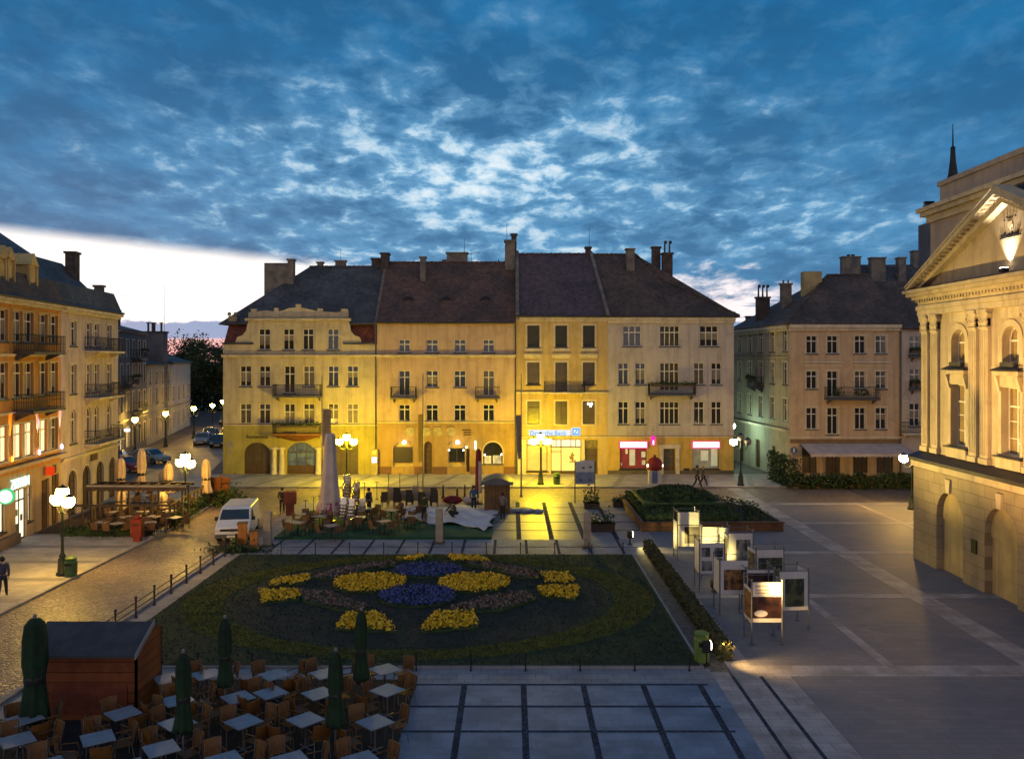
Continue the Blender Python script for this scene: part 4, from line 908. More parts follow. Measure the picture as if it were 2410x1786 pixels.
for i in range(4): chimney(roof, 2 + i * 3.6, 2.2 + (i % 2), 13.5, 15.6, .8, .6, brick)
mb = MB(); mb.tube((1.2, 0, 3.1), (1.2, -.8, 3.1), .02); f = bw(mb, 'sign_bracket', iron, H); MB().box(1.1, 1.3, -.85, -.3, 2.7, 3.0).build('small_lit_sign', emat('small_sign', (.9, .95, 1), 2), f)
street_house('low_tan_house', 'low tan street house between the dark house and the pale end house', 345, 402, 9.5, pl_far, rf_dark, ((.8, 2.9), (4.6, 6.6), (7.2, 8.6)), 4, 10)
street_house('pale_end_house', 'pale grey house at the far end of the street row beside the trees', 402, 448, 9.7, pmat('plaster_pale_far', (.42, .41, .40), .9, (.35, .34, .34), .4, .2, 20), rf_slate, ((.8, 2.9), (4.6, 6.4)), 4, 10)
H = thing('brick_tower_block', 'dark boxy roof block with aerials rising behind the low tan house', 'house', (-47.8, 110, 0), 0, 'houses along the street on the left')
mb = MB(); mb.box(0, 2.7, 0, 1.6, 0, 13.5); mb.box(-2.5, 0, .3, 1.9, 0, 12.6); bw(mb, 'wall', pl_dark, H)
mb = MB(); mb.box(-.1, 2.8, -.1, 1.7, 13.5, 13.75); rr = bw(mb, 'roof', felt, H)
for q in (.5, 1.05, 1.3, 2.2): chimney(rr, q, .8, 13.75, 14.9, .2, .2, brick)
antenna(rr, 2.5, 1, 13.7, 20)

# trees
def tree(name, label, x, y, h, r, seed, group='trees at the end of the street'):
    rr = random.Random(seed); T = thing(name, label, 'tree', (x, y, 0), 0, group)
    mb = MB(); mb.tube((0, 0, 0), (.1, 0, h * .35), .32, .24, 9)
    for i in range(9):
        a = i * 2.4; e = h * rr.uniform(.5, .85); mb.tube((.05, 0, h * rr.uniform(.22, .36)), (math.cos(a) * r * .6, math.sin(a) * r * .6, e), .13, .03, 6)
    mb.build('trunk', bark, T)
    cl = [(Vector((rr.gauss(0, .42) * r, rr.gauss(0, .42) * r, h * rr.uniform(.38, .88))), rr.uniform(.22, .42) * r) for _ in range(60)]
    mb = MB()
    for c, cr in cl:
        c.z = min(c.z, h - cr * .9)
        for _ in range(150):
            d = Vector((rr.gauss(0, 1), rr.gauss(0, 1), rr.gauss(0, 1))).normalized() * cr * (rr.random() ** .35) * rr.uniform(.8, 1.12); mb.leaf(c + d, rr.uniform(.12, .26), rr)
    mb.build('crown', foliage2, T)
tree('broadleaf_tree', 'tall dark broadleaf tree filling the gap at the end of the street', -56.2, 148, 15.0, 6.2, 1)
tree('broadleaf_tree', 'dark tree partly hidden behind the cream gabled house', -50.3, 150, 13.2, 4.6, 2)
tree('broadleaf_tree', 'lower tree between the pale end house and the tall dark tree', -62.5, 160, 12.0, 4.2, 3)
mb = MB()
for i in range(9000): mb.leaf((rnd.uniform(-75, -45), rnd.uniform(166, 172), rnd.uniform(0, 8.5) + rnd.gauss(0, .6)), rnd.uniform(.2, .5), rnd)
o = mb.build('far_wood', foliage2); o['kind'] = 'stuff'; tag(o, 'dark mass of far trees closing the street', 'wood')

# ---------------------------------------------------------------- right cluster
H = thing('salmon_cafe_house', 'salmon corner house with cornice bands above the white cafe awning', 'house', (23.3, 71.4, 0), 0, 'houses right of the alley')
s2 = 71.4 / FPX; fx = lambda px: (px - 1861.5) * s2; Zd = lambda py: CH - (py - HY) * s2
WR = fx(2121); eR = 13.1
xs_ = ((1900, 1925), (1949, 1974), (2014, 2039), (2063, 2088))
ra = [(fx(a), fx(b), Zd(1010 if i != 1 else 1022), Zd(959)) for i, (a, b) in enumerate(xs_)]; rb = [(fx(a), fx(b), Zd(915 if i != 1 else 934), Zd(873)) for i, (a, b) in enumerate(xs_)]; rc = [(fx(a), fx(b), Zd(832), Zd(790)) for a, b in xs_]
gg = [(fx(1890), fx(1925), .6, 2.8), (fx(1945), fx(1980), .15, 2.8), (fx(2010), fx(2045), .6, 2.8), (fx(2065), fx(2105), .6, 2.8)]
mb = wallmesh(0, WR, 0, eR, ra + rb + rc + gg, .28); bw(mb, 'wall', pl_rose, H)
for i, o in enumerate(ra): win(H, *o, surround=pl_trim, sw=.12)
for i, o in enumerate(rb): win(H, *o, pane=glassc if i == 2 else glassk, surround=pl_trim, sw=.12, sill=i != 1)
for o in rc: win(H, *o, surround=pl_trim, sw=.12)
for o in gg: win(H, *o, cols=2, tr=.2, frame=woodd, pane=glassb, name='cafe_window', sill=False)
mb = MB()
for z0 in (Zd(852), Zd(936) ):
    pass
for a, b in ((1893, 1984), (2007, 2098)): mb.box(fx(a), fx(b), -.2, 0, Zd(854), Zd(850)); mb.box(fx(a), fx(b), -.06, 0, Zd(861), Zd(857))
bw(mb, 'window_hoods', pl_trim, H)
ledge(H, -.1, WR, eR - .35, .3, .35, pl_trim, 'eaves_cornice', tindk); ledge(H, 0, WR, Zd(1030), .12, .2, pl_trim, 'string_course')
mb = MB(); mb.box(0, WR, -.05, 0, Zd(1043), Zd(1031)); bw(mb, 'fascia_board', pmat('brown_fascia', (.20, .12, .06), .7), H)
b_ = balcony(H, fx(1942), fx(2062), Zd(937), 1.1, .95, bars=.14)
mb = MB()
for px in (1958, 1966, 2010, 2028): 
    for _ in range(60): mb.leaf((fx(px) + rnd.gauss(0, .2), -1.0 + rnd.gauss(0, .1), Zd(930) + abs(rnd.gauss(0, .3))), .09, rnd)
mb.build('balcony_plants', foliage, b_)
setwing(-1.0, 14.6, rad(-86.1))
sw_ = [(1.5 + i * 2.9, 2.5 + i * 2.9, z0, z0 + 1.9) for i in range(5) for z0 in (4.9, 8.0, 11.0 - .2)]
sg_ = [(2.0, 3.1, .1, 2.7), (6.5, 7.6, .1, 2.7), (10.6, 11.4, .1, 2.5)]
bw(wallmesh(0, 14.63, 0, eR, sw_ + sg_, .28), 'side_wall', pmat('plaster_green_lit', (.40, .36, .27), .9, (.33, .30, .23), .5, .2, 20), H)  # greenish light of the alley lamp is put into this wall's colour
for o in sw_: win(H, *o, surround=pl_trim, sw=.12)
for o in sg_: win(H, *o, cols=1, frame=woodd, pane=woodd, sill=False, name='side_door')
ledge(H, 0, 14.5, eR - .35, .3, .35, pl_trim, 'eaves_cornice', tindk); ledge(H, 0, 14.5, 4.1, .14, .35, pl_trim, 'string_course', tindk); ledge(H, 0, 14.5, 10.3, .06, .1, pl_trim, 'string_course', tindk)
balcony(H, 6.2, 8.6, 7.6, .8, .9, plants=True)
setwing()
mb = MB(); mb.poly([(-1, 14.6, 0), (WR, 14.6, 0), (WR, 14.6, eR), (-1, 14.6, eR)]); mb.poly([(WR, 0, 0), (WR, 14.6, 0), (WR, 14.6, eR), (WR, 0, eR)]); bw(mb, 'back_wall', pl_far, H)
roof = roofslab(H, [[(-.4, -.4, eR), (WR, -.4, eR), (WR, 6, 17.75), (5.4, 6, 17.75)], [(-.4, -.4, eR), (5.4, 6, 17.75), (-1.45, 15, eR)], [(WR, 15, eR), (-1.45, 15, eR), (5.4, 6, 17.75), (WR, 6, 17.75)]], rf_dark)
ridgecaps(roof, (5.4, 6, 17.8), (WR, 6, 17.8), rf_dark); ridgecaps(roof, (-.35, -.35, eR + .08), (5.35, 5.95, 17.8), rf_dark)
chimney(roof, 3.6, 5.2, 15, CH + 209 * 76.6 / FPX, 1.6, .9, pmat('chimney_yellow_render', (.34, .28, .14), .9, (.26, .21, .11), 1.5), cap=False)
chimney(roof, 1.7, 6.4, 14, CH + 178 * 77.8 / FPX, .9, .6, chimpl, pots=2); chimney(roof, .3, 8.8, 13.6, 16.0, 1.2, .6, brick, pots=3, cowl=True)
downpipe(H, WR - .05, .1, eR)
# awning and terrace belong to the cafe
A = thing('cafe_awning', 'long off-white awning over the cafe terrace of the salmon house', 'awning', (23.3, 71.4, 0))
mb = MB(); x0, x1 = fx(1884), fx(2120)
n = 10
for i in range(n):
    a, b = i / n, (i + 1) / n; mb.prism([(x0 + (x1 - x0) * a, -.1, 3.1), (x0 + (x1 - x0) * b, -.1, 3.1), (x0 + (x1 - x0) * b, -2.6, 2.5 - .04 * (i % 2)), (x0 + (x1 - x0) * a, -2.6, 2.5 - .04 * ((i + 1) % 2))], (0, 0, -.02))
mb.build('awning_cloth', wfab, A)
mb = MB()
for i in range(24): 
    a = x0 + (x1 - x0) * i / 24; b = x0 + (x1 - x0) * (i + 1) / 24; mb.prism([(a, -2.62, 2.5), (b, -2.62, 2.5), (b, -2.62, 2.3), ((a + b) / 2, -2.62, 2.22), (a, -2.62, 2.3)], (0, .01, 0))
mb.build('valance', wfab, A)
mb = MB()
for i in range(5): a = x0 + (x1 - x0) * i / 4; mb.tube((a, -2.5, 0), (a, -2.5, 2.45), .04); mb.tube((a, -2.5, 2.45), (a, -.1, 3.0), .02)
mb.build('awning_frame', iron, A)
H = thing('rusticated_grey_house', 'grey house with banded plaster squeezed between the salmon house and the town hall', 'house', (32.65, 71.4, 0), 0, 'houses right of the alley')
fx = lambda px: (px - 2122) * s2
xs_ = ((2141, 2165), (2196, 2220))
ra = [(fx(a), fx(b), Zd(1003), Zd(949)) for a, b in xs_]; rb = [(fx(a), fx(b), Zd(913), Zd(868)) for a, b in xs_]; rc = [(fx(a), fx(b), Zd(835), Zd(791)) for a, b in xs_]
mb = wallmesh(0, 6, 0, 12.7, ra + rb + rc, .25, 12); bw(mb, 'wall', pl_grey, H)
for o in ra + rb + rc: win(H, *o, rows=(.35,) if o in ra else None)
for z0 in (Zd(915), Zd(838)): balcony(H, .6, 2.6, z0, .35, .6, plants=True)
mb = MB()
for k in range(8): mb.box(0, fx(2138), -.04, 0, Zd(1010 - k * 9), Zd(1010 - k * 9) + .2)
bw(mb, 'rustication', pl_trim, H)
balcony(H, 0, 5.5, Zd(1018), .7, .9, slabm=pl_trim)
roof = roofslab(H, [[(0, -.4, 12.7), (6, -.4, 12.7), (6, 6, 17.2), (0, 6, 17.2)], [(0, 12.4, 12.7), (6, 12.4, 12.7), (6, 6, 17.2), (0, 6, 17.2)]], rf_dark)
H = thing('tall_rear_house', 'tall dark roofed house with broad chimney stacks behind the salmon house', 'house', (37.0, 92, 0), 0, 'houses right of the alley')
mb = MB(); mb.box(0, 22, 0, 12, 0, 15); bw(mb, 'wall', pl_dark, H)
roof = roofslab(H, [[(-.3, -.4, 15), (22, -.4, 15), (22, 6, 21.0), (2.2, 6, 21.0)], [(-.3, -.4, 15), (2.2, 6, 21.0), (-.3, 12, 15)], [(22, 12, 15), (-.3, 12, 15), (2.2, 6, 21.0), (22, 6, 21.0)]], rf_slate)
for q, w, zt in ((1.2, 2.0, 21.7), (4.2, 1.6, 21.6), (9.7, 1.4, 22.6), (6.9, .8, 21.6)): chimney(roof, q, 4.2 if q < 9 else 6, 17, zt, w, .9, chimpl)
for q in (1.0, 1.5): chimney(roof, q, 4.2, 21.7, 22.1, .3, .3, brick, cap=False)
H = thing('alley_end_house', 'dark house with small chimneys at the far end of the alley', 'house', (25.5, 108, 0), 0, 'houses right of the alley')
mb = wallmesh(0, 12, 0, 13.6, [(1 + i * 2.4, 2 + i * 2.4, z0, z0 + 1.8) for i in range(4) for z0 in (1, 4.5, 8, 11)], .2, 10); bw(mb, 'wall', pl_dark, H)
for i in range(4):
    for z0 in (1, 4.5, 8, 11): win(H, 1 + i * 2.4, 2 + i * 2.4, z0, z0 + 1.8)
mb = MB(); mb.box(-.3, 12.3, -.3, 10.3, 13.6, 14.1); rr = bw(mb, 'roof', felt, H)
chimney(rr, 5.2, 2, 14.1, 15.7, 1.0, .6, brick); chimney(rr, 6.6, 2, 14.1, 15.6, .15, .15, iron); chimney(rr, 7.4, 2, 14.1, 15.6, .15, .15, iron); chimney(rr, 2.8, 2, 14.1, 14.9, .15, .15, iron)

# ---------------------------------------------------------------- town hall
H = thing('town_hall', 'floodlit classical town hall with pediment, paired pilasters and round ground floor arches', 'town hall', (21.0, 44.1, 0), rad(-90))
arches = [(2.95 + 4.2 * k, 5.35 + 4.2 * k, .0, 3.9, 1.2) for k in range(3)]
W_ = 16.4
bw(wallmesh(.6, W_ - .6, 0, 5.05, arches, .4, y=-.5), 'arcade_wall', st_hall, H)
mb = MB(); mb.poly([(.6, -.5, 0), (.6, 3, 0), (.6, 3, 5.05), (.6, -.5, 5.05)]); mb.poly([(W_ - .6, -.5, 0), (W_ - .6, 3, 0), (W_ - .6, 3, 5.05), (W_ - .6, -.5, 5.05)])
bw(mb, 'arcade_side_wall', st_hall, H)
for a in arches:
    mb = MB(); mb.prism([(p[0], -.22, p[1]) for p in outline(a[0] - .0, a[1] + .0, 2.45, 3.9, 1.2)], (0, .1, 0)); mb.box(a[0], a[1], -.16, 0, 0, 2.45); bw(mb, 'blind_arch_infill', pmat('plaster_hall_ochre', (.46, .34, .15), .85, (.38, .28, .13), .6, .25, 25), H)
for a in arches:
    mb = MB(); c = (a[0] + a[1]) / 2; mb.prism([(c - .14, -.6, 3.85), (c + .14, -.6, 3.85), (c + .22, -.6, 4.5), (c - .22, -.6, 4.5)], (0, .12, 0)); bw(mb, 'keystone', pl_halltrim, H)
mb = MB(); mb.box(6.15, 6.55, -.56, -.5, 1.55, 2.15); bw(mb, 'wall_plaque', iron, H)
mb = MB(); mb.box(.45, W_ - .45, -.75, 0, 5.05, 5.22); mb.prism([(.4, -.8, 5.22), (.4, 0, 5.5), (.4, 0, 5.22)], (W_ - .8, 0, 0)); bw(mb, 'tin_ledge', tindk, H)
mb = MB(); mb.box(.55, W_ - .55, -.62, 0, 4.75, 5.04); bw(mb, 'string_course', pl_halltrim, H)
cen = [4.05 + 4.2 * k for k in range(3)]
uw = [(c - .62, c + .62, 10.0, 11.55, .62) for c in cen]; lw_ = [(c - .68, c + .68, 6.05, 8.95, 0) for c in cen]
mb = wallmesh(.6, W_ - .6, 5.05, 13.0, uw + lw_, .35); mb.poly([(.6, 0, 5.05), (.6, 3, 5.05), (.6, 3, 13), (.6, 0, 13)]); mb.poly([(W_ - .6, 0, 5.05), (W_ - .6, 3, 5.05), (W_ - .6, 3, 13), (W_ - .6, 0, 13)]); bw(mb, 'wall', pl_hall, H)
hallg = pmat('hall_window_glass', (.30, .20, .09), .3, (.20, .14, .07), 1.2, .05, 3)
for o in uw: win(H, o[0], o[1], o[2], o[3], a=.62, cols=2, tr=.4, pane=hallg, y=.3, sill=False, surround=pl_halltrim, sw=.28)
for k, o in enumerate(lw_):
    f = win(H, *o[:4], cols=2, tr=.28, pane=hallg, y=.3, sill=False, rows=(.25, .5), surround=pl_halltrim, sw=.2)
    MB().ball((.9, .0, .55), .10, 8, 6, (1, .4, 1)).build('window_light', emat('hall_inner_lamp', (1, .9, .8), 9 ), f)
for c in cen:
    mb = MB(); md = MB()
    mb.box(c - .95, c + .95, -.28, 0, 9.45, 9.62); mb.box(c - .8, c + .8, -.1, 0, 9.0, 9.44)
    for q in (-.85, .68): mb.prism([(c + q, -.02, 9.42), (c + q, -.26, 9.42), (c + q, -.1, 8.8), (c + q, -.02, 8.75)], (.17, 0, 0))
    md.prism([(c - 1.02, -.34, 9.63), (c + 1.02, -.34, 9.63), (c + .55, -.02, 9.85), (c - .55, -.02, 9.85)], (0, .0, .05)); md.box(c - .5, c + .5, -.2, -.0, 9.82, 10.02)
    mb.box(c - .7, c + .7, -.06, 0, 11.9, 12.35); mb.box(c - .9, c + .9, -.16, 0, 5.5, 5.95); md.box(c - .98, c + .98, -.26, 0, 5.96, 6.02)
    bw(mb, 'window_hood', pl_halltrim, H); bw(md, 'hood_tin_cover', tindk, H)
for x0 in (.62, 1.62, 5.1, 6.05, 9.3, 10.25, 13.5, 14.5):
    pil = MB(); capm = MB()
    for (wd_, z0, z1, d) in ((.72, 5.5, 5.75, .2), (.62, 5.75, 11.95, .14), (.68, 11.5, 11.58, .2)): pil.box(x0 + .36 - wd_ / 2, x0 + .36 + wd_ / 2, -d, 0, z0, z1)
    for i in range(4): pil.box(x0 + .12 + i * .14, x0 + .16 + i * .14, -.165, -.14, 5.9, 11.4)
    capm.box(x0 - .02, x0 + .74, -.26, 0, 12.2, 12.36)
    for q in (0.02, .7): capm.tube((x0 + q, -.22, 12.12), (x0 + q, -.02, 12.12), .1, n=10)
    for q in range(5): capm.ball((x0 + .08 + q * .14, -.17, 11.8 + .08 * (q % 2)), .075, 7, 5)
    capm.box(x0 + .05, x0 + .67, -.2, 0, 11.62, 12.2)
    bw(pil, 'pilaster', pl_halltrim, H); bw(capm, 'capital', pl_halltrim, H)
mb = MB()
for (d, z0, z1) in ((.22, 12.36, 12.62), (.27, 12.63, 12.85), (.2, 12.86, 13.15), (.42, 13.16, 13.32), (.62, 13.33, 13.5), (.75, 13.51, 13.66)): mb.box(.6 - d, W_ - .6 + d, -d, .05, z0, z1)
for i in range(60): mb.box(.5 + i * .262, .62 + i * .262, -.36, -.2, 13.03, 13.155)
bw(mb, 'entablature', pl_halltrim, H)
mb = MB(); mb.prism([(-.2, -.76, 13.66), (-.2, .02, 13.85), (-.2, .02, 13.66)], (W_ + .4, 0, 0)); bw(mb, 'cornice_tin', tindk, H)
ax, az = 8.2, 17.55; bx = 8.05
mb = MB(); mb.prism([(ax - 7.3, .0, 13.66), (ax + 7.3, .0, 13.66), (ax, .0, 17.2)], (0, .3, 0)); bw(mb, 'tympanum', pl_hall, H)
def rake(mb, d0, y0, h0, h1):
    for sg in (-1, 1):
        mb.prism([(ax + sg * bx, y0, 13.68 + h0 * .6), (ax, y0, az + h0 - .35), (ax, y0, az + h1 - .35), (ax + sg * (bx + .0), y0, 13.68 + h1 * .6)], (0, -y0 + .02, 0))
mb = MB(); rake(mb, 0, -.35, -.45, -.1); rake(mb, 0, -.72, -.095, .16); rake(mb, 0, -.78, .165, .3)
nD = 26
for sg in (-1, 1):
    for i in range(nD):
        q = (i + .5) / nD; xx = ax + sg * bx * (1 - q); zz = 13.6 + (az - .5 - 13.6) * q + .02; mb.box(xx - .07, xx + .07, -.62, -.34, zz - .02, zz + .14)
bw(mb, 'raking_cornice', pl_halltrim, H)
mb = MB(); mb.prism([(ax - 8.0, .32, 13.9), (ax, .32, az - .03), (ax + 8.0, .32, 13.9)], (0, 4, 0)); bw(mb, 'pediment_roof', pmat('green_tin_roof', (.04, .06, .05), .7, (.025, .04, .035), 1), H)
# crest on the tympanum
mb = MB(); cx_ = 8.2
mb.prism([(cx_ - .18, -.03, 15.95), (cx_ + .18, -.03, 15.95), (cx_ + .18, -.03, 15.78), (cx_, -.03, 15.62), (cx_ - .18, -.03, 15.78)], (0, .03, 0))
f = bw(mb, 'coat_of_arms', pl_halltrim, H)
mb = MB()
for i in range(10):
    a = -.6 + i * .13; mb.box(cx_ + a - .02, cx_ + a + .03, -.05, -.0, 15.34, 15.42 + .14 * rnd.random())
for i in range(5): mb.ball((cx_ - .4 + i * .2, -.03, 16.05 + .10 * abs(math.sin(i * 1.3))), .05, 7, 5, (1, .5, 1))
mb.box(cx_ - .75, cx_ + .75, -.03, 0, 15.28, 15.33); mb.build('iron_lettering', iron, f)
# rear block (attic storey)
setwing(0, 1.2, 0)
mb = MB(); mb.box(-1.1, 22, 0, 20, 0, 17.7); pl_att = pmat('plaster_attic', (.40, .30, .225), .85, (.34, .26, .195), .6, .25, 25); bw(mb, 'main_block_wall', pl_att, H)
mb = MB(); mb.box(-1.25, 22.1, -.15, .02, 17.35, 17.7); mb.box(-1.45, 22.3, -.4, .02, 17.7, 17.93); mb.box(-1.6, 22.4, -.55, 20, 17.94, 18.15); bw(mb, 'attic_cornice', pl_halltrim, H)
mb = MB(); mb.box(-.7, 22, .3, 19, 18.15, 19.2); mb.box(-.8, 22, .2, 19, 19.2, 19.45); bw(mb, 'parapet', pl_att, H)
mb = MB(); mb.box(-1.75, -1.2, -.1, .12, 18.17, 18.4); mb.box(-1.45, -1.25, -.2, .3, 18.4, 18.55); bw(mb, 'floodlight_housing', iron, H)
setwing()
T = thing('distant_spire', 'thin dark spire tip just above the town hall parapet', 'spire', (41.4, 80, 0))
mb = MB(); mb.box(-2.2, 2.2, -2.2, 2.2, 0, 23); mb.build('tower', pl_dark, T)
mb = MB(); mb.lathe([(1.2, 23), (.8, 26), (.42, 27.5), (.27, 28.7), (.2, 29.8), (.08, 30.1), (.03, 32.2)], 10); mb.ball((0, 0, 29.9), .24, 8, 6); mb.build('spire', iron, T)

# ================================================================ LAMPS
sod = emat('sodium_globe', (1.0, .70, .01), 430)
sodo = emat('orange_sodium_globe', (1.0, .57, .08), 170)
sodw = emat('warm_white_globe', (1.0, .72, .34), 90)
merc = emat('mercury_globe', (.62, 1.0, .72), 120)
offg = pmat('unlit_globe', (.16, .16, .14), .3, (.12, .12, .11), 2)
GM = {}
capm_ = MB(); capm_.lathe([(.240, .20), (.19, .245), (.12, .30), (.05, .325), (.02, .38), (.001, .39)], 14)
CAPM = capm_.mesh('added_globe_cap', dgreen, True)  # cap added to hold back the globe's light from the upper floors
def globe(par, x, y, z, m, r=.3):
    if m.name not in GM: GM[m.name] = MB().ball((0, 0, 0), .30, 14, 9).mesh('globe', m, True)
    g_ = place(GM[m.name], 'globe', par, (x, y, z)); place(CAPM, 'added_globe_cap', g_); return g_
def lamp(x, y, z0, label, rz=0, mats=None, h=3.62, top=True, group='round globe lamps of the square', st=None):
    T = thing('street_lamp', label, 'street lamp', (x, y, z0), rz, group)
    mb = MB(); mb.lathe([(.28, 0), (.28, .12), (.22, .16), (.19, .75), (.13, .82), (.16, .9), (.09, 1.0), (.065, 1.3), (.055, 2.9), (.09, 2.95), (.05, 3.05), (.045, h)], 12); mb.build('post', dgreen, T, smooth=True)
    for sg in (-1, 1):
        a = MB(); pts = [(0, 0, 3.0), (sg * .22, 0, 2.86), (sg * .45, 0, 2.9), (sg * .56, 0, 3.08), (sg * .56, 0, h - .4)]
        for p, q in zip(pts, pts[1:]): a.tube(p, q, .022, n=6)
        a.tube((sg * .56, 0, h - .42), (sg * .56, 0, h - .36), .1, n=8); a.build('arm', dgreen, T)
    mats = mats or (sod, sod, sod)
    for (gx, gz), m in zip(((-.56, h - .14), (0, h + .22), (.56, h - .14)), mats):
        if m: globe(T, gx, 0, gz, m)
    return T
lamp(-20.95, 39.7, .10, 'globe street lamp with a green bin at its foot, nearest on the left sidewalk', rad(-38), mats=(sodo,) * 3)
lamp(-20.7, 54.0, .10, 'globe street lamp on the left sidewalk beside the parasol terrace', rad(-38), mats=(sodo,) * 3)
lamp(-13.2, 68.0, .10, 'globe street lamp in front of the cream gabled house')
lamp(2.3, 68.3, .10, 'globe street lamp in front of the bank house with a bin beside it')
lamp(18.2, 67.8, .10, 'globe street lamp at the corner of the yellow ground floor, one globe lit', mats=(sodw, offg, offg))
lamp(20.4, 79, .10, 'greenish white street lamp inside the alley behind the corner lamp', mats=(None, merc, None))
lamp(27.0, 57.5, .0, 'orange street lamp half hidden behind the town hall corner', mats=(emat('deep_orange_globe', (1.0, .55, .10), 480), None, None))
for k, (px, py) in enumerate(((318, 986), (390, 972), (456, 960), (500, 953), (524, 944))):
    Y = FPX * (CH - 3.9) / (py - HY); X = (px - CX) / FPX * Y
    lamp(X, Y, 0, 'lit street lamp in the narrow street, %s along from the square' % ('first', 'second', 'third', 'fourth', 'fifth')[k], mats=(None, sodo, None), group='lamps along the street on the left')

def spot(par, loc, tgt, e, col, ang, blend=.5, r=.08):
    ld = bpy.data.lights.new('floodlight_beam', 'SPOT'); ld.energy = e; ld.color = col; ld.spot_size = rad(ang); ld.spot_blend = blend; ld.shadow_soft_size = r
    lo = bpy.data.objects.new('floodlight_beam', ld); COL.objects.link(lo); lo.location = loc; lo.parent = par
    d = Vector(tgt) - Vector(loc); lo.rotation_euler = d.to_track_quat('-Z', 'Y').to_euler(); return lo
def floodlight(x, y, z0, label, tgts, e, col=(1, .72, .34)):
    T = thing('floodlight', label, 'floodlight', (x, y, 0), 0, 'ground floodlights by the low hedge')
    mb = MB(); mb.tube((0, 0, 0), (0, 0, z0 - .12), .04); mb.box(-.12, .12, -.12, .12, 0, .05); mb.build('stand', iron, T)
    mb = MB(); mb.box(-.14, .12, -.2, .2, z0 - .16, z0 + .2); mb.build('housing', iron, T)
    MB().ball((.13, 0, z0 + .03), .17, 12, 8, (.35, 1, 1)).build('lens', emat('floodlight_lens', (1, .85, .6), 14), T)
    for tg, ee, ang in tgts: spot(T, (.24, 0, z0 + .05), (tg[0] - x, tg[1] - y, tg[2]), ee * e, col, ang, .9)
floodlight(6.45, 46.6, .55, 'ground floodlight at the far end of the low hedge', [((21, 40, 8.6), 1.0, 44), ((20.5, 41.3, 1.6), .05, 24), ((9.0, 43.0, 0), .03, 80)], 22000, (1, .74, .22))
floodlight(6.45, 28.3, .62, 'ground floodlight beside the bin at the near end of the low hedge', [((21, 34, 8.2), 1.0, 40), ((20.5, 37.5, 1.4), .06, 28), ((9.3, 30.4, 1.3), .006, 50), ((15, 27.4, 0), .022, 90)], 23000, (1, .60, .18))
floodlight(8.85, 37.2, .32, 'small ground floodlight among the exhibition stands', [((9.4, 40.2, 1.7), .75, 60), ((8.9, 43.6, 1.8), .9, 40)], 2200, (1, .80, .22))
# pediment spotlight stands on the cornice
T = thing('pediment_floodlight', 'small floodlight standing on the town hall cornice under the crest', 'floodlight', (20.72, 35.9, 13.82))
mb = MB(); mb.box(-.12, .12, -.18, .18, 0, .16); mb.build('housing', iron, T)
MB().box(-.1, .1, -.15, .15, .17, .19).build('lens', emat('floodlight_lens', (0, 0, 0), 1), T)
spot(T, (.04, 0, .24), (.16, 0, 1.3), 1500, (1, .88, .66), 80, 1.0, .05)

# ================================================================ PLANTS AND BEDS
def inpoly(x, y, P):
    c = False; j = len(P) - 1
    for i in range(len(P)):
        if (P[i][1] > y) != (P[j][1] > y) and x < (P[j][0] - P[i][0]) * (y - P[i][1]) / (P[j][1] - P[i][1]) + P[i][0]: c = not c
        j = i
    return c
def bed(name, label, P, m, dens, h=.22, sz=.07, grp='flower patches of the ornamental bed'):
    xs = [p[0] for p in P]; ys = [p[1] for p in P]; cx_ = sum(xs) / len(xs); cy = sum(ys) / len(ys)
    mb = MB(); A = (max(xs) - min(xs)) * (max(ys) - min(ys)); n = int(A * dens)
    for _ in range(n):
        x_, y_ = rnd.uniform(min(xs), max(xs)), rnd.uniform(min(ys), max(ys))
        if not inpoly(x_ + rnd.gauss(0, .05), y_ + rnd.gauss(0, .05), P): continue
        mi = 0 if rnd.random() < .8 else 1
        mb.leaf((x_ - cx_, y_ - cy, .02 + h * rnd.uniform(.4, 1.0) * (1 if mi == 0 else .6)), rnd.uniform(.6, 1.25) * sz, rnd, mi)
    mb.prism([(p[0] - cx_, p[1] - cy, 0) for p in P], (0, 0, h * .35), 1)
    o = mb.build(name, [m, foliage], None, (cx_, cy, .088)); tag(o, label, 'flower bed', grp); return o
def circ(px, py, r, rb=None): x_, y_ = G(px, py); return ell(x_, y_, r, rb or r, 28)
def gp(*pts): return [G(a, b) for a, b in pts]
bed('flower_bed', 'round yellow flower patch left of the blue patches', circ(871, 1380, 1.62, 1.5), fl_yel, 260)
bed('flower_bed', 'round yellow flower patch right of the blue patches', circ(1116, 1380, 1.62, 1.5), fl_yel, 260)
bed('flower_bed', 'round blue flower patch in front between the two yellow circles', circ(984, 1412, 1.62, 1.45), fl_blu, 260)
bed('flower_bed', 'round dark blue flower patch behind between the two yellow circles', circ(1006, 1351, 1.62, 1.2), fl_blu, 240)
bed('flower_bed', 'upper yellow bar of the left pair in the bed', gp((634, 1388), (643, 1375), (728, 1363), (720, 1381)), fl_yel, 260)
bed('flower_bed', 'lower yellow bar of the left pair in the bed', gp((610, 1400), (698, 1398), (706, 1418), (617, 1429)), fl_yel, 260)
bed('flower_bed', 'upper yellow bar of the right pair in the bed', gp((1272, 1358), (1335, 1360), (1352, 1379), (1283, 1380)), fl_yel, 260)
bed('flower_bed', 'lower yellow bar of the right pair in the bed', gp((1262, 1392), (1364, 1391), (1356, 1420), (1280, 1413)), fl_yel, 260)
bed('flower_bed', 'front left yellow wedge of the bed behind a green parasol', gp((812, 1455), (895, 1456), (930, 1496), (788, 1490)), fl_yel, 260)
bed('flower_bed', 'front right yellow wedge of the bed', gp((1020, 1453), (1112, 1450), (1126, 1485), (990, 1497)), fl_yel, 260)
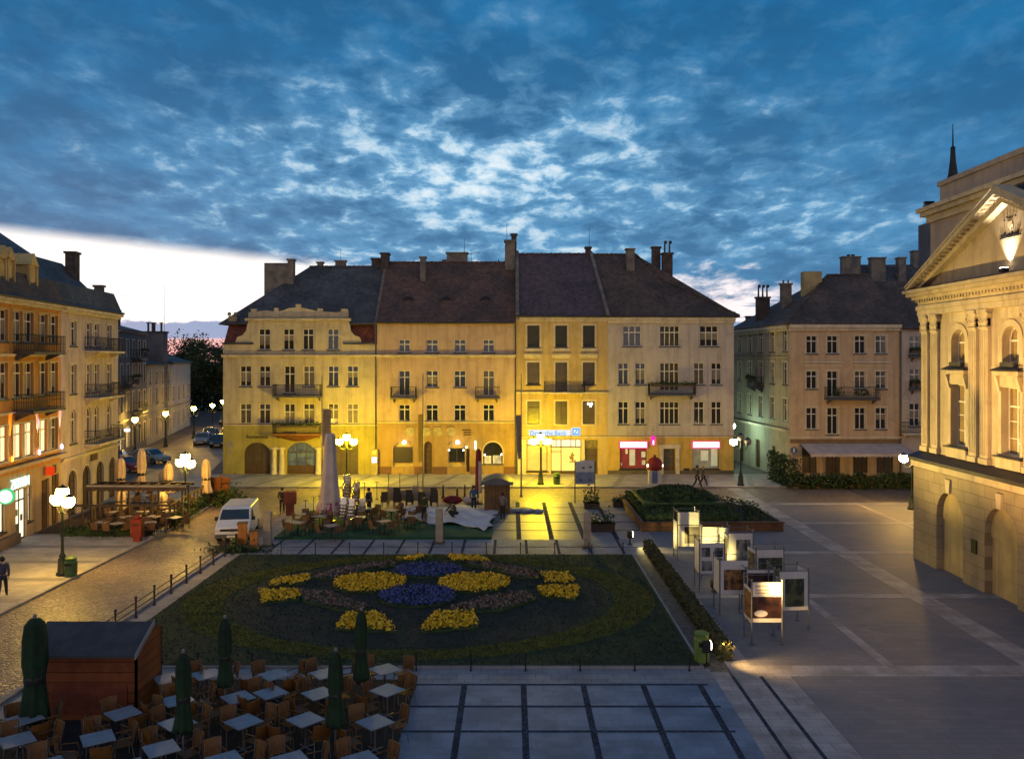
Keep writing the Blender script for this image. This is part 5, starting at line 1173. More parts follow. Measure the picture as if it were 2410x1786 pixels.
bed('flower_bed', 'small yellow bar at the back left of the bed', gp((930, 1324), (990, 1315), (998, 1318), (975, 1328)), fl_yel, 260)
bed('flower_bed', 'small yellow bar at the back right of the bed', gp((1052, 1315), (1130, 1319), (1150, 1329), (1070, 1328)), fl_yel, 260)
bed('flower_bed', 'dusty pink flower arc at the front left of the bed', gp((706, 1400), (780, 1408), (870, 1440), (845, 1452), (780, 1440), (712, 1422)), fl_pnk, 160)
bed('flower_bed', 'dusty pink flower arc at the front right of the bed', gp((1230, 1402), (1262, 1418), (1180, 1445), (1060, 1450), (1050, 1443), (1140, 1418)), fl_pnk, 160)
bed('flower_bed', 'dusty pink flower arc at the back left of the bed', gp((735, 1370), (800, 1348), (920, 1330), (930, 1338), (850, 1352), (790, 1370)), fl_pnk, 160)
bed('flower_bed', 'dusty pink flower arc at the back right of the bed', gp((1095, 1336), (1130, 1332), (1240, 1352), (1270, 1368), (1220, 1368), (1170, 1350)), fl_pnk, 160)
mb = MB()
for _ in range(26000):
    x_, y_ = rnd.uniform(-14, 6.1), rnd.uniform(28.1, 43.9); mb.leaf((x_, y_, .085 + rnd.random() * .04), rnd.uniform(.02, .045), rnd)
o = mb.build('grass_blades', grass_a); o['kind'] = 'stuff'; tag(o, 'short grass tufts over the lawn', 'grass')
mb = MB()
for _ in range(16000):
    a = rnd.uniform(0, 6.283); q = rnd.uniform(.0, 1.0); mb.leaf((LC[0] + (8.15 + 1.7 * q) * math.cos(a), LC[1] + (6.75 + .95 * q) * math.sin(a), .09 + rnd.random() * .04), rnd.uniform(.02, .045), rnd)
o = mb.build('olive_groundcover', grass_b); o['kind'] = 'stuff'; tag(o, 'olive green plant ring round the flower bed', 'ground cover')

def hedge(name, label, x0, x1, y0, y1, z0, z1, dens=220, m=None, sz=.05, parent=None):
    mb = MB(); mb.box(x0 + .04, x1 - .04, y0 + .04, y1 - .04, z0, z1 - .04, 0)
    for (u0, u1, v0, v1, kind) in ((x0, x1, y0, y1, 't'), (x0, x1, z0, z1, 'f'), (x0, x1, z0, z1, 'b'), (y0, y1, z0, z1, 'l'), (y0, y1, z0, z1, 'r')):
        for _ in range(int((u1 - u0) * (v1 - v0) * dens)):
            a, b = rnd.uniform(u0, u1), rnd.uniform(v0, v1); e = rnd.gauss(0, .03)
            p = {'t': (a, b, z1 + e), 'f': (a, y0 + e, b), 'b': (a, y1 + e, b), 'l': (x0 + e, a, b), 'r': (x1 + e, a, b)}[kind]; mb.leaf(p, rnd.uniform(.6, 1.3) * sz, rnd)
    o = mb.build(name, m or foliage, parent)
    if parent is None: tag(o, label, 'hedge')
    return o
hedge('low_hedge', 'long narrow clipped hedge along the right side of the lawn path', 6.98, 7.42, 28.6, 45.3, 0, .55, 260, foliage3)
# raised planter with a pyramid of box hedge
T = thing('raised_planter', 'big wooden planter with a clipped stepped pyramid hedge', 'planter', (0, 0, 0))
mb = MB(); mb.box(7.6, 16.0, 50.2, 50.3, 0, .5); mb.box(7.6, 7.7, 50.3, 60.6, 0, .5); mb.box(15.9, 16.0, 50.3, 56.0, 0, .5); mb.box(7.7, 13.5, 60.5, 60.6, 0, .5); mb.box(7.55, 16.05, 50.12, 50.4, .5, .56); mb.box(7.55, 7.8, 50.4, 60.6, .5, .56); mb.build('planter_box', planterw, T)
MB().prism([(7.72, 50.32, .2), (15.88, 50.32, .2), (15.88, 56, .2), (13.5, 60.4, .2), (7.72, 60.4, .2)], (0, 0, .2)).build('soil', soil, T)
o = hedge('hedge_rim', '', 8.0, 13.6, 51.0, 60.0, .38, .85, 130, None, .07, T)
mb = MB(); cxp, cyp = 10.9, 56.5
prof = [(2.7, .85), (2.3, 1.15), (1.55, 1.35), (1.1, 1.62), (.2, 1.72)]
for (ra_, za), (rb_, zb_) in zip(prof, prof[1:]):
    for _ in range(int(ra_ * 900)):
        q = rnd.random(); a = rnd.uniform(0, 6.283); k = 1 / max(abs(math.cos(a)), abs(math.sin(a))); k = min(k, 1.2)
        r_ = (ra_ + (rb_ - ra_) * q) * k; mb.leaf((cxp + r_ * math.cos(a), cyp + r_ * math.sin(a) * 1.1, za + (zb_ - za) * q + rnd.gauss(0, .03)), rnd.uniform(.05, .1), rnd)
mb.prism([(cxp + sx_ * 2.6, cyp + sy * 2.8, .8) for sx_, sy in ((-1, -1), (1, -1), (1, 1), (-1, 1))], (0, 0, .3)); mb.prism([(cxp + sx_ * 1.3, cyp + sy * 1.4, 1.1) for sx_, sy in ((-1, -1), (1, -1), (1, 1), (-1, 1))], (0, 0, .4)); mb.build('hedge_pyramid', foliage, T)
mb = MB()
for _ in range(26):
    px_, py_ = rnd.uniform(13.9, 15.7), rnd.uniform(50.6, 55.5); hh = rnd.uniform(.2, .5)
    for _ in range(40): mb.leaf((px_ + rnd.gauss(0, .18), py_ + rnd.gauss(0, .18), .4 + abs(rnd.gauss(0, .4)) * hh), rnd.uniform(.04, .08), rnd)
mb.build('loose_shrubs', foliage, T)
mb = MB()
for i in range(7):
    a = i / 6; mb.ball((13.7 + 1.9 * a, 58.6 - 3.3 * a, .35), .45, 8, 6, (1, 1, 1.1))
mb2 = MB()
for i in range(7):
    a = i / 6
    for _ in range(120):
        d = Vector((rnd.gauss(0, 1), rnd.gauss(0, 1), rnd.gauss(0, 1))).normalized() * .5; mb2.leaf(Vector((13.7 + 1.9 * a, 58.6 - 3.3 * a, .4)) + d, .08, rnd)
mb2.build('corner_shrubs', foliage, T)
def planter(label, x, y, w, d, h, spill=0.35, m=None, n=160):
    T = thing('flower_planter', label, 'planter', (x, y, 0), 0, 'small wooden planters')
    mb = MB(); mb.box(-w / 2, w / 2, -d / 2, d / 2, 0, h); mb.box(-w / 2 - .04, w / 2 + .04, -d / 2 - .04, d / 2 + .04, h - .06, h); mb.build('box', m or pmat('dark_planter_wood', (.05, .035, .025), .8, (.03, .022, .018), 2, .4, 10, tex='plank', targs=(1.2, 'Z')), T)
    mb = MB()
    for _ in range(n): mb.leaf((rnd.uniform(-w / 2, w / 2), rnd.uniform(-d / 2, d / 2), h + abs(rnd.gauss(0, spill))), rnd.uniform(.05, .1), rnd)
    mb.build('plants', foliage, T)
x_, y_ = G(1419, 1252); planter('dark wooden planter with sparse plants beside the right stone pillar', x_, y_ + .3, 1.4, .7, .5)
x_, y_ = G(1392, 1196); planter('planter with a leafy shrub at the foot of the blue and white board', x_, y_, 1.0, .8, .4, .45, n=260)
x_, y_ = G(1478, 1192); planter('low dark planter at the far corner of the big hedge planter', x_ - .4, y_, 1.3, .8, .4, .15)
# cafe hedge row right
T = thing('cafe_hedge', 'ragged row of shrubs and flowers closing the cafe terrace of the salmon house', 'hedge', (0, 0, 0))
mb = MB(); mf = MB()
for i in range(46):
    a = i / 45; px_ = 21.9 + 10.3 * a; hh = rnd.uniform(.75, 1.35) if i > 2 else 2.3
    for _ in range(170): mb.leaf((px_ + rnd.gauss(0, .18), 66.9 + rnd.gauss(0, .25), rnd.uniform(.05, hh)), rnd.uniform(.07, .14), rnd)
    for _ in range(5): mf.leaf((px_ + rnd.gauss(0, .2), 66.7 + rnd.gauss(0, .25), rnd.uniform(.5, hh + .1)), rnd.uniform(.05, .09), rnd)
for i in range(8):
    for _ in range(190): mb.leaf((21.6 + rnd.gauss(0, .15), 67.2 + i * .55, rnd.uniform(.05, 2.6)), rnd.uniform(.07, .14), rnd)
mb.build('shrubs', foliage, T); mf.build('blossoms', fl_pnk, T)
mb = MB(); mb.box(21.9, 32.4, 66.75, 67.2, 0, .4); mb.build('trough', planterw, T)

# ================================================================ STREET FURNITURE
def closed_parasol(label, x, y, ztop, zbot, r, m, base=True, mats=None, group='closed parasols', pole=metalg, bulge=True, rz=0, hem=None, z0=0.0, flare=1.0, cone=False):
    T = thing('closed_parasol', label, 'parasol', (x, y, z0), rz, group); ztop -= z0; zbot -= z0
    mb = MB(); mb.tube((0, 0, 0), (0, 0, ztop - .05), .03, n=8); mb.build('pole', pole, T)
    H_ = ztop - zbot; ph = rnd.uniform(0, 6)
    def wob(i, j): return 1 + .24 * math.sin(i * 2 * math.pi / 24 * 6 + ph) + .06 * math.sin(i * 1.7 + j * .9)
    pf = [(.03, ztop), (r * .34, ztop - .03), (r * .58, ztop - .16), (r * .72, ztop - H_ * .2), (r * .78, ztop - H_ * .42), (r * .62, ztop - H_ * .6), (r * .80, ztop - H_ * .8), (r * flare, zbot + .1), (r * .9 * flare, zbot), (r * .4 * flare, zbot + .04)]
    if cone: pf = [(.03, ztop), (r * .36, ztop - .03), (r * .46, ztop - .25), (r * .52, ztop - H_ * .18), (r * .60, ztop - H_ * .36), (r * .72, ztop - H_ * .58), (r * .88, ztop - H_ * .8), (r * flare, zbot + .1), (r * flare, zbot), (r * .4 * flare, zbot + .04)]
    mb = MB(); mb.lathe(pf, 24, wob=wob)
    if not cone:
        sb = MB(); sb.lathe([(r * .74, ztop - H_ * .62), (r * .76, ztop - H_ * .60), (r * .76, ztop - H_ * .57), (r * .70, ztop - H_ * .55)], 16); sb.build('tie_strap', iron, T); MB().ball((0, 0, ztop + .03), .05, 8, 6, (1, 1, 1.6)).build('finial', metalg, T)
    if hem:
        mb2 = MB(); mb2.lathe([(r * 1.02, zbot + .75), (r * 1.12 * flare, zbot + .35), (r * 1.15 * flare, zbot - .02), (r * .9 * flare, zbot)], 24, wob=lambda i, j: 1 + .2 * math.sin(i * 2 * math.pi / 24 * 8 + ph)); c = mb.build('canopy', m, T, smooth=True); mb2.build('striped_hem', hem, c, smooth=True)
    else: mb.build('canopy', m, T, smooth=True)
    mb = MB(); mb.box(-.3, .3, -.3, .3, 0, .08); mb.tube((0, 0, .08), (0, 0, .4), .05, n=8); mb.build('base', iron, T)
    return T
g5 = 'closed dark green parasols of the near terrace'
closed_parasol('fat closed green parasol left of the orange kiosk', -12.55, 22.4, 3.35, .62, .35, gfab, group=g5, flare=.95)
closed_parasol('closed green parasol in the front row right of the kiosk', -7.95, 20.6, 3.05, 1.15, .22, gfab, group=g5)
closed_parasol('closed green parasol in the back row nearest the kiosk', -7.95, 23.6, 2.98, 1.1, .20, gfab, group=g5)
closed_parasol('closed green parasol in front of the yellow flower wedge', -4.3, 24.3, 2.98, 1.0, .20, gfab, group=g5)
closed_parasol('closed green parasol in the front row near the pale paving', -4.35, 21.0, 2.95, 1.1, .21, gfab, group=g5)
stripe = pmat('red_white_hem', (.40, .30, .31), .85, (.26, .05, .07), 3.0, .3, 8, lo=.48, hi=.52)
closed_parasol('huge closed off-white parasol with red and white hem on the green terrace', -11.2, 52.4, 5.6, .62, .60, wfab, group=None or 'closed parasols of the middle terrace', hem=stripe, z0=.14, flare=1.1, cone=True)
T = thing('closed_parasol', 'closed parasol striped dark red and white beside the brown booth', 'parasol', (-2.35, 59.8, 0), 0, 'closed parasols of the middle terrace')
MB().tube((0, 0, 0), (0, 0, 3.9), .03).build('pole', metalg, T)
mb = MB(); n = 16; pf = [(.05, 3.85), (.16, 3.7), (.2, 3.0), (.2, 2.4), (.24, .75), (.1, .8)]
vs = []; 
for j, (r_, zz) in enumerate(pf):
    for i in range(n): vs.append((r_ * math.cos(2 * math.pi * i / n) * (1 + .15 * (i % 2)), r_ * math.sin(2 * math.pi * i / n) * (1 + .15 * (i % 2)), zz))
o0 = len(mb.v); mb.v += vs
for j in range(len(pf) - 1):
    for i in range(n): mb.f.append((j * n + i, j * n + (i + 1) % n, (j + 1) * n + (i + 1) % n, (j + 1) * n + i)); mb.mi.append(0 if j < 2 or (i // 4) % 2 == 0 else 1)
mb.build('canopy', [redfab, wfab], T); MB().box(-.3, .3, -.3, .3, 0, .08).build('base', iron, T)

def flagpole(label, x, y, ztop, bx0, bx1, z0, z1, m, slant=.0):
    T = thing('banner_pole', label, 'banner pole', (x, y, 0), 0, 'slim poles with long hanging banners')
    mb = MB(); mb.lathe([(.12, 0), (.12, .1), (.06, .15), (.05, 3), (.03, ztop)], 8); mb.build('pole', metalg, T)
    mb = MB(); n = 10
    for i in range(n):
        a, b = i / n, (i + 1) / n; za, zb_ = z1 + (z0 - z1) * a, z1 + (z0 - z1) * b; ya, yb = .05 * math.sin(a * 9), .05 * math.sin(b * 9)
        wa = bx0 * (1 - slant * a); wb = bx0 * (1 - slant * b)
        mb.prism([(wa, ya, za), (bx1, -ya * .5, za), (bx1, -yb * .5, zb_), (wb, yb, zb_)], (0, .02, 0))
    mb.build('banner', m, T)
    mb = MB(); mb.tube((0, 0, z1 + .02), (bx0 if abs(bx0) > abs(bx1) else bx1, 0, z1 + .02), .015, n=6); mb.build('banner_arm', metalg, T)
flagpole('tall pole with a broad grey-brown banner behind the huge parasol', -13.05, 58.5, 9.0, .62, .06, 4.2, 6.7, pmat('greybrown_banner', (.22, .17, .12), .85, (.16, .12, .09), 1.2, .3, 5))
flagpole('tall pole with a narrow yellow banner in front of the medallions', -6.55, 62.6, 9.0, -.36, -.04, 2.6, 6.05, cloth_lit('yellow_banner', (.75, .60, .10)), .1)
flagpole('tall pole with a narrow grey banner between the pink house and the bank house', .68, 62.8, 9.1, -.42, -.04, 2.8, 6.0, pmat('grey_banner', (.20, .16, .14), .85, (.15, .12, .11), 1.2, .3, 5), .45)
# stone pillars
for (px, py), lb in (((630, 1286), 'pale square stone pillar beside the white van'), ((1034, 1279), 'pale square stone pillar in front of the green carpet, the middle one'), ((1382, 1289), 'pale square stone pillar left of the low dark planter')):
    x_, y_ = G(px, py); T = thing('stone_pillar', lb, 'pillar', (x_, y_, 0), 0, 'pale square stone pillars')
    mb = MB(); mb.box(-.19, .19, -.19, .19, .14, 1.85); mb.build('shaft', stonep, T); mb = MB(); mb.box(-.27, .27, -.27, .27, 0, .14); mb.build('foot', pmat('dark_foot_stone', (.08, .07, .06), .8), T)
    mb = MB(); mb.prism([(-.2, -.2, 1.85), (.2, -.2, 1.85), (.2, .2, 1.85), (-.2, .2, 1.85)], (0, 0, .05)); mb.build('cap', stonep, T)
# wooden kiosk, near left
T = thing('wooden_kiosk', 'orange-brown wooden kiosk with a dark felt roof at the edge of the near terrace', 'kiosk', (-13.1, 23.7, 0))
mb = MB(); prf = [(0, 0), (1.7, 0), (1.7, 2.22), (.95, 2.45), (0, 2.02)]
mb.prism([(0.05, a, b) for a, b in prf], (.06, 0, 0)); mb.prism([(2.6, a, b) for a, b in prf], (.06, 0, 0)); mb.box(.05, 2.66, 0, .06, 0, 2.0); mb.box(.05, 2.66, 1.64, 1.7, 0, 2.2); mb.build('wall', kioskw, T)
mb = MB(); mb.box(.3, 2.4, -.04, 0, 1.02, 1.1); mb.box(.3, .36, -.03, 0, .3, 1.02); mb.box(2.34, 2.4, -.03, 0, .3, 1.02); mb.box(.3, 2.4, -.02, 0.0, .3, 1.02); mb.build('counter_shutter', pmat('red_brown_shutter', (.16, .035, .012), .7, (.10, .02, .01), 2, .3, 8), T)
mb = MB(); mb.prism([(-.35, -.28, 1.93), (2.72, -.28, 1.93), (2.72, .95, 2.50), (-.35, .95, 2.50)], (0, 0, .07)); mb.prism([(-.35, .95, 2.50), (2.45, .95, 2.50), (2.45, 1.85, 2.22), (-.35, 1.85, 2.22)], (0, 0, .07)); rr = mb.build('roof', felt, T)
mb = MB(); mb.prism([(2.73, -.3, 1.9), (2.73, .97, 2.48), (2.73, .97, 2.62), (2.73, -.3, 2.04)], (.04, 0, 0)); mb.build('barge_board', pmat('grey_barge_board', (.25, .24, .24), .7), rr)
# brown booth
x0b, y0b = G(1140, 1208); T = thing('market_booth', 'brown wooden booth with a rounded grey roof beside the white sheet', 'booth', (x0b, y0b, 0))
wB = (1200 - 1140) / FPX * y0b
mb = MB(); mb.box(0, wB, 0, 2.0, 0, 2.05); mb.build('wall', boothw, T)
mb = MB(); n = 10; pf = [(-.2, 1.95)] + [(-.2 + (wB + .4) * i / n, 1.98 + .38 * math.sin(math.pi * i / n)) for i in range(n + 1)] + [(wB + .2, 1.95)]
mb.prism([(a, -.25, b) for a, b in pf], (0, 2.5, 0)); mb.box(-.22, wB + .22, -.28, -.2, 1.9, 2.1); mb.build('roof', pmat('grey_curved_roof', (.11, .11, .115), .6, (.08, .08, .085), 2, .2, 10), T)
mb = MB(); mb.box(.75, 1.55, -.03, 0, .05, 1.85); mb.build('door', boothw, T)
# white sheet on the ground and red bundle
mb = MB(); xa, ya = G(930, 1235); nX, nY = 26, 12; vs = []; fs = []
corn = [G(938, 1228), G(1150, 1262 - 8), G(1172, 1202), G(935, 1198)]
for j in range(nY + 1):
    for i in range(nX + 1):
        a, b = i / nX, j / nY; p = [(corn[0][k] * (1 - a) + corn[1][k] * a) * (1 - b) + (corn[3][k] * (1 - a) + corn[2][k] * a) * b for k in (0, 1)]
        if i < 8: p[1] += (8 - i) * .04 * math.sin(j)
        vs.append((p[0] + .2 * math.sin(j * 1.7 + i * .4), p[1] + .22 * math.sin(i * .45), .17 + .22 * abs(math.sin(i * .5 + j * .8) * math.sin(i * .31 + j * .5))))
for j in range(nY):
    for i in range(nX): fs.append((j * (nX + 1) + i, j * (nX + 1) + i + 1, (j + 1) * (nX + 1) + i + 1, (j + 1) * (nX + 1) + i))
mb._add(vs, fs); o = mb.build('white_sheet', pmat('white_tarpaulin', (.56, .54, .55), .7, (.46, .44, .46), 1, .2, 5), smooth=True); tag(o, 'crumpled white tarpaulin spread on the green carpet and paving', 'tarpaulin')
sm_ = o.modifiers.new('thick', 'SOLIDIFY'); sm_.thickness = .03
x_, y_ = G(1092, 1186); T = thing('folded_canopy', 'folded dark red and white canopy lying behind the man in blue', 'canopy', (x_ - .8, y_, .0))
mb = MB(); mb.ball((0, 0, .3), .38, 12, 8, (1.9, .9, .8)); mb.build('red_fabric', redfab, T, smooth=True); mb = MB(); mb.ball((1.3, .05, .28), .36, 12, 8, (1.7, .9, .8)); mb.build('white_fabric', wfab, T, smooth=True)
x_, y_ = G(1235, 1204); mb = MB()
for i in range(9): mb.ball((x_ + rnd.uniform(-.9, .9), y_ + rnd.uniform(-.3, .3), .1), .24, 9, 6, (1.6, 1, .6))
o = mb.build('blue_plastic_heap', pmat('blue_plastic', (.30, .36, .44), .5, (.10, .13, .17), 2, .3, 8), smooth=True); tag(o, 'flat heap of pale blue plastic sheeting right of the booth', 'plastic sheeting')
# information board
x_, y_ = G(1376, 1184); T = thing('notice_board', 'blue and white notice board on two posts in front of the bank house', 'notice board', (x_, y_, 0))
mb = MB(); mb.tube((-.68, 0, 0), (-.68, 0, 3.05), .035); mb.tube((.72, 0, 0), (.72, 0, 2.95), .035); mb.build('post', iron, T)
mb = MB(); mb.prism([(-.64, -.03, 1.35), (.68, -.03, 1.35), (.68, -.03, 3.0), (.0, -.03, 3.02), (-.64, -.03, 2.9)], (0, .06, 0)); b_ = mb.build('board', pmat('white_board', (.34, .34, .40), .5, (.28, .28, .34), 2), T)
mb = MB(); mb.box(-.62, .66, -.045, -.03, 1.42, 2.2); 
mb.build('blue_panel', pmat('blue_board_panel', (.10, .14, .26), .5, (.07, .10, .20), 2), b_)
mb = MB()
for a, b in ((-.3, 1.65), (.35, 1.65), (-.1, 2.5), (.4, 2.55)): mb.ball((a, -.05, b), .1, 7, 5, (1.4, .1, .7))
mb.build('printed_motif', pmat('dark_print', (.05, .06, .10), .6), b_)
# advertising column with red cap
x_, y_ = G(1541, 1142); T = thing('drink_kiosk_pillar', 'white vending pillar with a blue panel and a bulbous dark red top before the yellow facade', 'pillar', (x_, y_, .0))
mb = MB(); mb.box(-.5, .5, -.4, .4, 0, 1.25); mb.build('body', pmat('white_vending_body', (.50, .46, .45), .5, (.4, .37, .36), 2), T)
mb = MB(); mb.lathe([(.42, 1.2), (.60, 1.3), (.64, 1.7), (.50, 2.05), (.27, 2.24), (.1, 2.28), (.09, 2.45)], 12); mb.build('red_cap', redfab, T, smooth=True)
MB().box(-.28, .16, -.43, -.4, .22, 1.15).build('blue_panel', pmat('blue_board_panel', (0, 0, 0)), T)
for q in (-.58, .56): MB().ball((q, -.2, 1.62), .1, 8, 6).build('small_lamp', emat('shop_spot_glow', (0, 0, 0), 1), T)
# bins
def bin_(label, x, y, z0, m, h=.85, r=.27):
    T = thing('litter_bin', label, 'litter bin', (x, y, z0), 0, 'green litter bins')
    MB().lathe([(r * .85, 0), (r, .1), (r * 1.05, h * .8), (r * .9, h * .85), (r * .9, h * .92), (r, h), (r * .3, h + .08)], 14).build('body', m, T, smooth=False); MB().box(-r * .6, r * .6, -r * 1.06, -r * .9, h * .6, h * .75).build('opening', iron, T)
binm = pmat('green_bin_plastic', (.05, .12, .03), .5, (.035, .08, .025), 3); binl = pmat('light_green_bin', (.16, .22, .04), .5, (.11, .16, .03), 3)
bin_('green litter bin at the foot of the nearest left lamp', -20.45, 39.5, .1, binm); bin_('green litter bin beside the lamp of the bank house', 3.6, 68.5, .1, binm)
bin_('tall yellow-green bin beside the near floodlight', 6.35, 28.5, 0, binl, 1.0, .25); x_, y_ = G(551, 1290); bin_('low yellow-green bin in front of the orange barrels', x_, y_, 0, binl, .5, .2)
# orange barrels near the van, cabinet
for (px, py, h_, w_, lb) in ((571, 1277, 1.25, .5, 'taller orange-brown wooden box in front of the van'), (598, 1283, .95, .45, 'shorter orange-brown wooden box beside the van')):
    x_, y_ = G(px, py + 8); T = thing('wooden_box', lb, 'wooden box', (x_, y_, 0), rad(8), 'orange-brown boxes by the van')
    mb = MB(); mb.prism([(-w_ / 2 * .85, -w_ / 2 * .85, 0), (w_ / 2 * .85, -w_ / 2 * .85, 0), (w_ / 2 * .85, w_ / 2 * .85, 0), (-w_ / 2 * .85, w_ / 2 * .85, 0)], (0, 0, h_)); mb.box(-w_ / 2, w_ / 2, -w_ / 2, w_ / 2, h_ * .3, h_ * .36); mb.box(-w_ / 2, w_ / 2, -w_ / 2, w_ / 2, h_ * .9, h_); mb.build('body', pmat('orange_crate_wood', (.42, .17, .03), .7, (.30, .12, .025), 3, .3, 10, tex='plank', targs=(1.4, 'X')), T)
    MB().box(-w_ / 2 - .02, w_ / 2 + .02, -w_ / 2 - .02, w_ / 2 + .02, h_ + .002, h_ + .05).build('lid', woodd, T)
mb = MB(); x_, y_ = G(640, 1300)
for _ in range(900): mb.leaf((x_ - 2.0 + rnd.gauss(0, .8), y_ + .1 + rnd.gauss(0, .25), abs(rnd.gauss(0, .18))), .07, rnd)
o = mb.build('low_shrub', foliage); tag(o, 'low dark shrub between the wooden boxes and the lawn corner', 'shrub')
x_, y_ = G(683, 1212); T = thing('wooden_cabinet', 'red-brown tilted cabinet behind the chairs left of the huge parasol', 'cabinet', (x_, y_, 0), rad(12))
mb = MB(); mb.box(-.4, .4, -.25, .25, .75, 1.55); mb.prism([(-.25, -.2, 0), (.25, -.2, 0), (.25, -.2, .75), (-.3, -.2, .75)], (0, .4, 0)); mb.build('body', pmat('red_brown_cabinet', (.22, .055, .02), .7, (.15, .035, .015), 2, .2, 8), T)
MB().box(-.36, .36, -.27, -.252, .8, 1.5).build('door', pmat('red_brown_cabinet', (0, 0, 0)), T)
# red post
x_, y_ = G(324, 1277); T = thing('red_post_box', 'red post box standing on the sidewalk before the left terrace', 'post box', (x_, y_, .1))
mb = MB(); mb.box(-.28, .28, -.25, .25, .25, 1.15); mb.box(-.18, .18, -.18, .18, 0, .25); mb.prism([(-.3, -.27, 1.15), (.3, -.27, 1.15), (.3, .27, 1.15), (-.3, .27, 1.15)], (0, 0, .07)); mb.ball((0, 0, 1.3), .22, 10, 6, (1, 1, .7)); mb.build('body', redp, T)
MB().box(-.2, .2, -.27, -.252, .9, .97).build('slot', iron, T); MB().box(-.36, -.29, -.1, .2, .45, 1.0).build('notice_plate', binl, T)
# bollards of the middle terrace
ORD_ = ['first', 'second', 'third', 'fourth', 'fifth', 'sixth']
for k, (px, py, h_) in enumerate(((1043, 1172, .98), (1076, 1178, .98), (1094, 1172, .98), (1112, 1172, .98))):
    x_, y_ = G(px, py); T = thing('bollard', 'iron bollard with pale knob in the row left of the booth, %s from the left' % ('first', 'second', 'third', 'fourth')[k], 'bollard', (x_, y_, 0), 0, 'iron bollards left of the booth')
    MB().lathe([(.16, 0), (.16, .08), (.08, .14), (.06, .75), (.09, .8), (.05, .88)], 10).build('post', iron, T); MB().ball((0, 0, .95), .08, 10, 7).build('knob', stonep, T)
for k, (px, py) in enumerate(((837, 1160), (858, 1165), (887, 1163), (914, 1140), (941, 1140), (983, 1140), (719, 1212), (738, 1204), (751, 1200))):
    x_, y_ = G(px, py + 12); T = thing('barrier_post', ('thin dark barrier post of the back row, %s from the left' % ORD_[k] if k < 6 else 'thin dark barrier post left of the huge parasol, %s one' % ('leftmost', 'middle', 'rightmost')[k - 6]), 'barrier post', (x_, y_, 0), 0, 'thin barrier posts round the middle terrace')
    MB().tube((0, 0, 0), (0, 0, 1.25), .025, n=6).build('post', iron, T); mb = MB(); mb.lathe([(.14, 0), (.12, .04), (.03, .07)], 10); mb.tube((-.16, 0, 1.25), (.16, 0, 1.25), .02, n=6); mb.build('foot', iron, T)
# fences
T = thing('lawn_fence', 'low dark post and rail fence between the cobbled road and the lawn', 'fence', (0, 0, 0))
n = 12; mb = MB()
for i in range(n):
    y_ = 26.5 + i * (45.5 - 26.5) / (n - 1); mb = MB(); mb.tube((-14.75, y_, 0), (-14.75, y_, .78), .04, n=8); mb.ball((-14.75, y_, .8), .06, 8, 6); mb.tube((-14.75, y_, 0), (-14.75, y_, .1), .08, .05, 8); mb.build('post', pmat('brown_iron_post', (.05, .03, .02), .6, (.03, .02, .015), 5), T)
mb = MB()
for zz in (.38, .62): mb.tube((-14.75, 26.5, zz), (-14.75, 45.5, zz), .022, n=6)
mb.build('rail', pmat('brown_iron_post', (0, 0, 0)), T)
for (yy, nm, lb) in ((44.35, 'back', 'row of small dark posts with a wire along the far edge of the lawn'), (27.75, 'front', 'row of small dark posts with a wire along the near edge of the lawn')):
    T = thing('wire_fence', lb, 'fence', (0, 0, 0), 0)
    for i in range(12):
        xx = -13.8 + i * 1.78; mb = MB(); mb.tube((xx, yy, 0), (xx, yy, .55), .025, n=6); mb.ball((xx, yy, .57), .045, 7, 5); mb.tube((xx, yy, 0), (xx, yy, .05), .07, .03, 7); mb.build('post', iron, T)
    mb = MB()
    for i in range(11):
        for k in range(4):
            a, b = k / 4, (k + 1) / 4; za, zb_ = .5 - .12 * math.sin(math.pi * a), .5 - .12 * math.sin(math.pi * b); mb.tube((-13.8 + (i + a) * 1.78, yy, za), (-13.8 + (i + b) * 1.78, yy, zb_), .008, n=4, cap=False)
    mb.build('wire', iron, T)
# road signs at the street mouth
x_, y_ = G(541, 1118); T = thing('road_sign', 'pair of round road signs on a pole at the left corner of the gabled house', 'road sign', (x_, y_, 0))
MB().tube((0, 0, 0), (0, 0, 3.0), .03).build('pole', metalg, T); mb = MB(); mb.tube((0, -.06, 2.7), (0, -.04, 2.7), .3, n=20); mb.build('round_sign', pmat('sign_face_grey', (.30, .27, .26), .5), T); MB().tube((0, -.06, 2.05), (0, -.04, 2.05), .18, n=16).build('small_sign', pmat('sign_face_grey', (0, 0, 0)), T)
T = thing('road_sign', 'small blue and white traffic sign on the corner of the salmon house', 'road sign', (23.35, 70.6, 0)); MB().tube((0, 0, 0), (0, 0, 2.9), .03).build('pole', metalg, T); MB().tube((0, -.06, 2.6), (0, -.04, 2.6), .3, n=20).build('round_sign', pmat('blue_sign_face', (.05, .10, .25), .5), T); MB().box(-.05, .05, -.07, -.062, 2.42, 2.78).build('arrow', whitef, T)
# grey box mailbox / terminal beside the downpipe
T = thing('cash_terminal', 'pale wall terminal with a glowing screen at the joint of the gabled and pink houses', 'terminal', (-11.95, 74.2, .1)); MB().box(-.28, .28, -.25, .2, .0, 2.2).build('body', pmat('terminal_grey', (.32, .26, .14), .5), T); MB().box(-.22, .22, -.27, -.255, 1.05, 1.55).build('screen', emat('terminal_screen', (.85, .9, 1), 1.6), T); MB().box(-.18, .18, -.27, -.255, 1.75, 2.1).build('sign_plate', pmat('terminal_plate', (.5, .42, .25), .5), T)

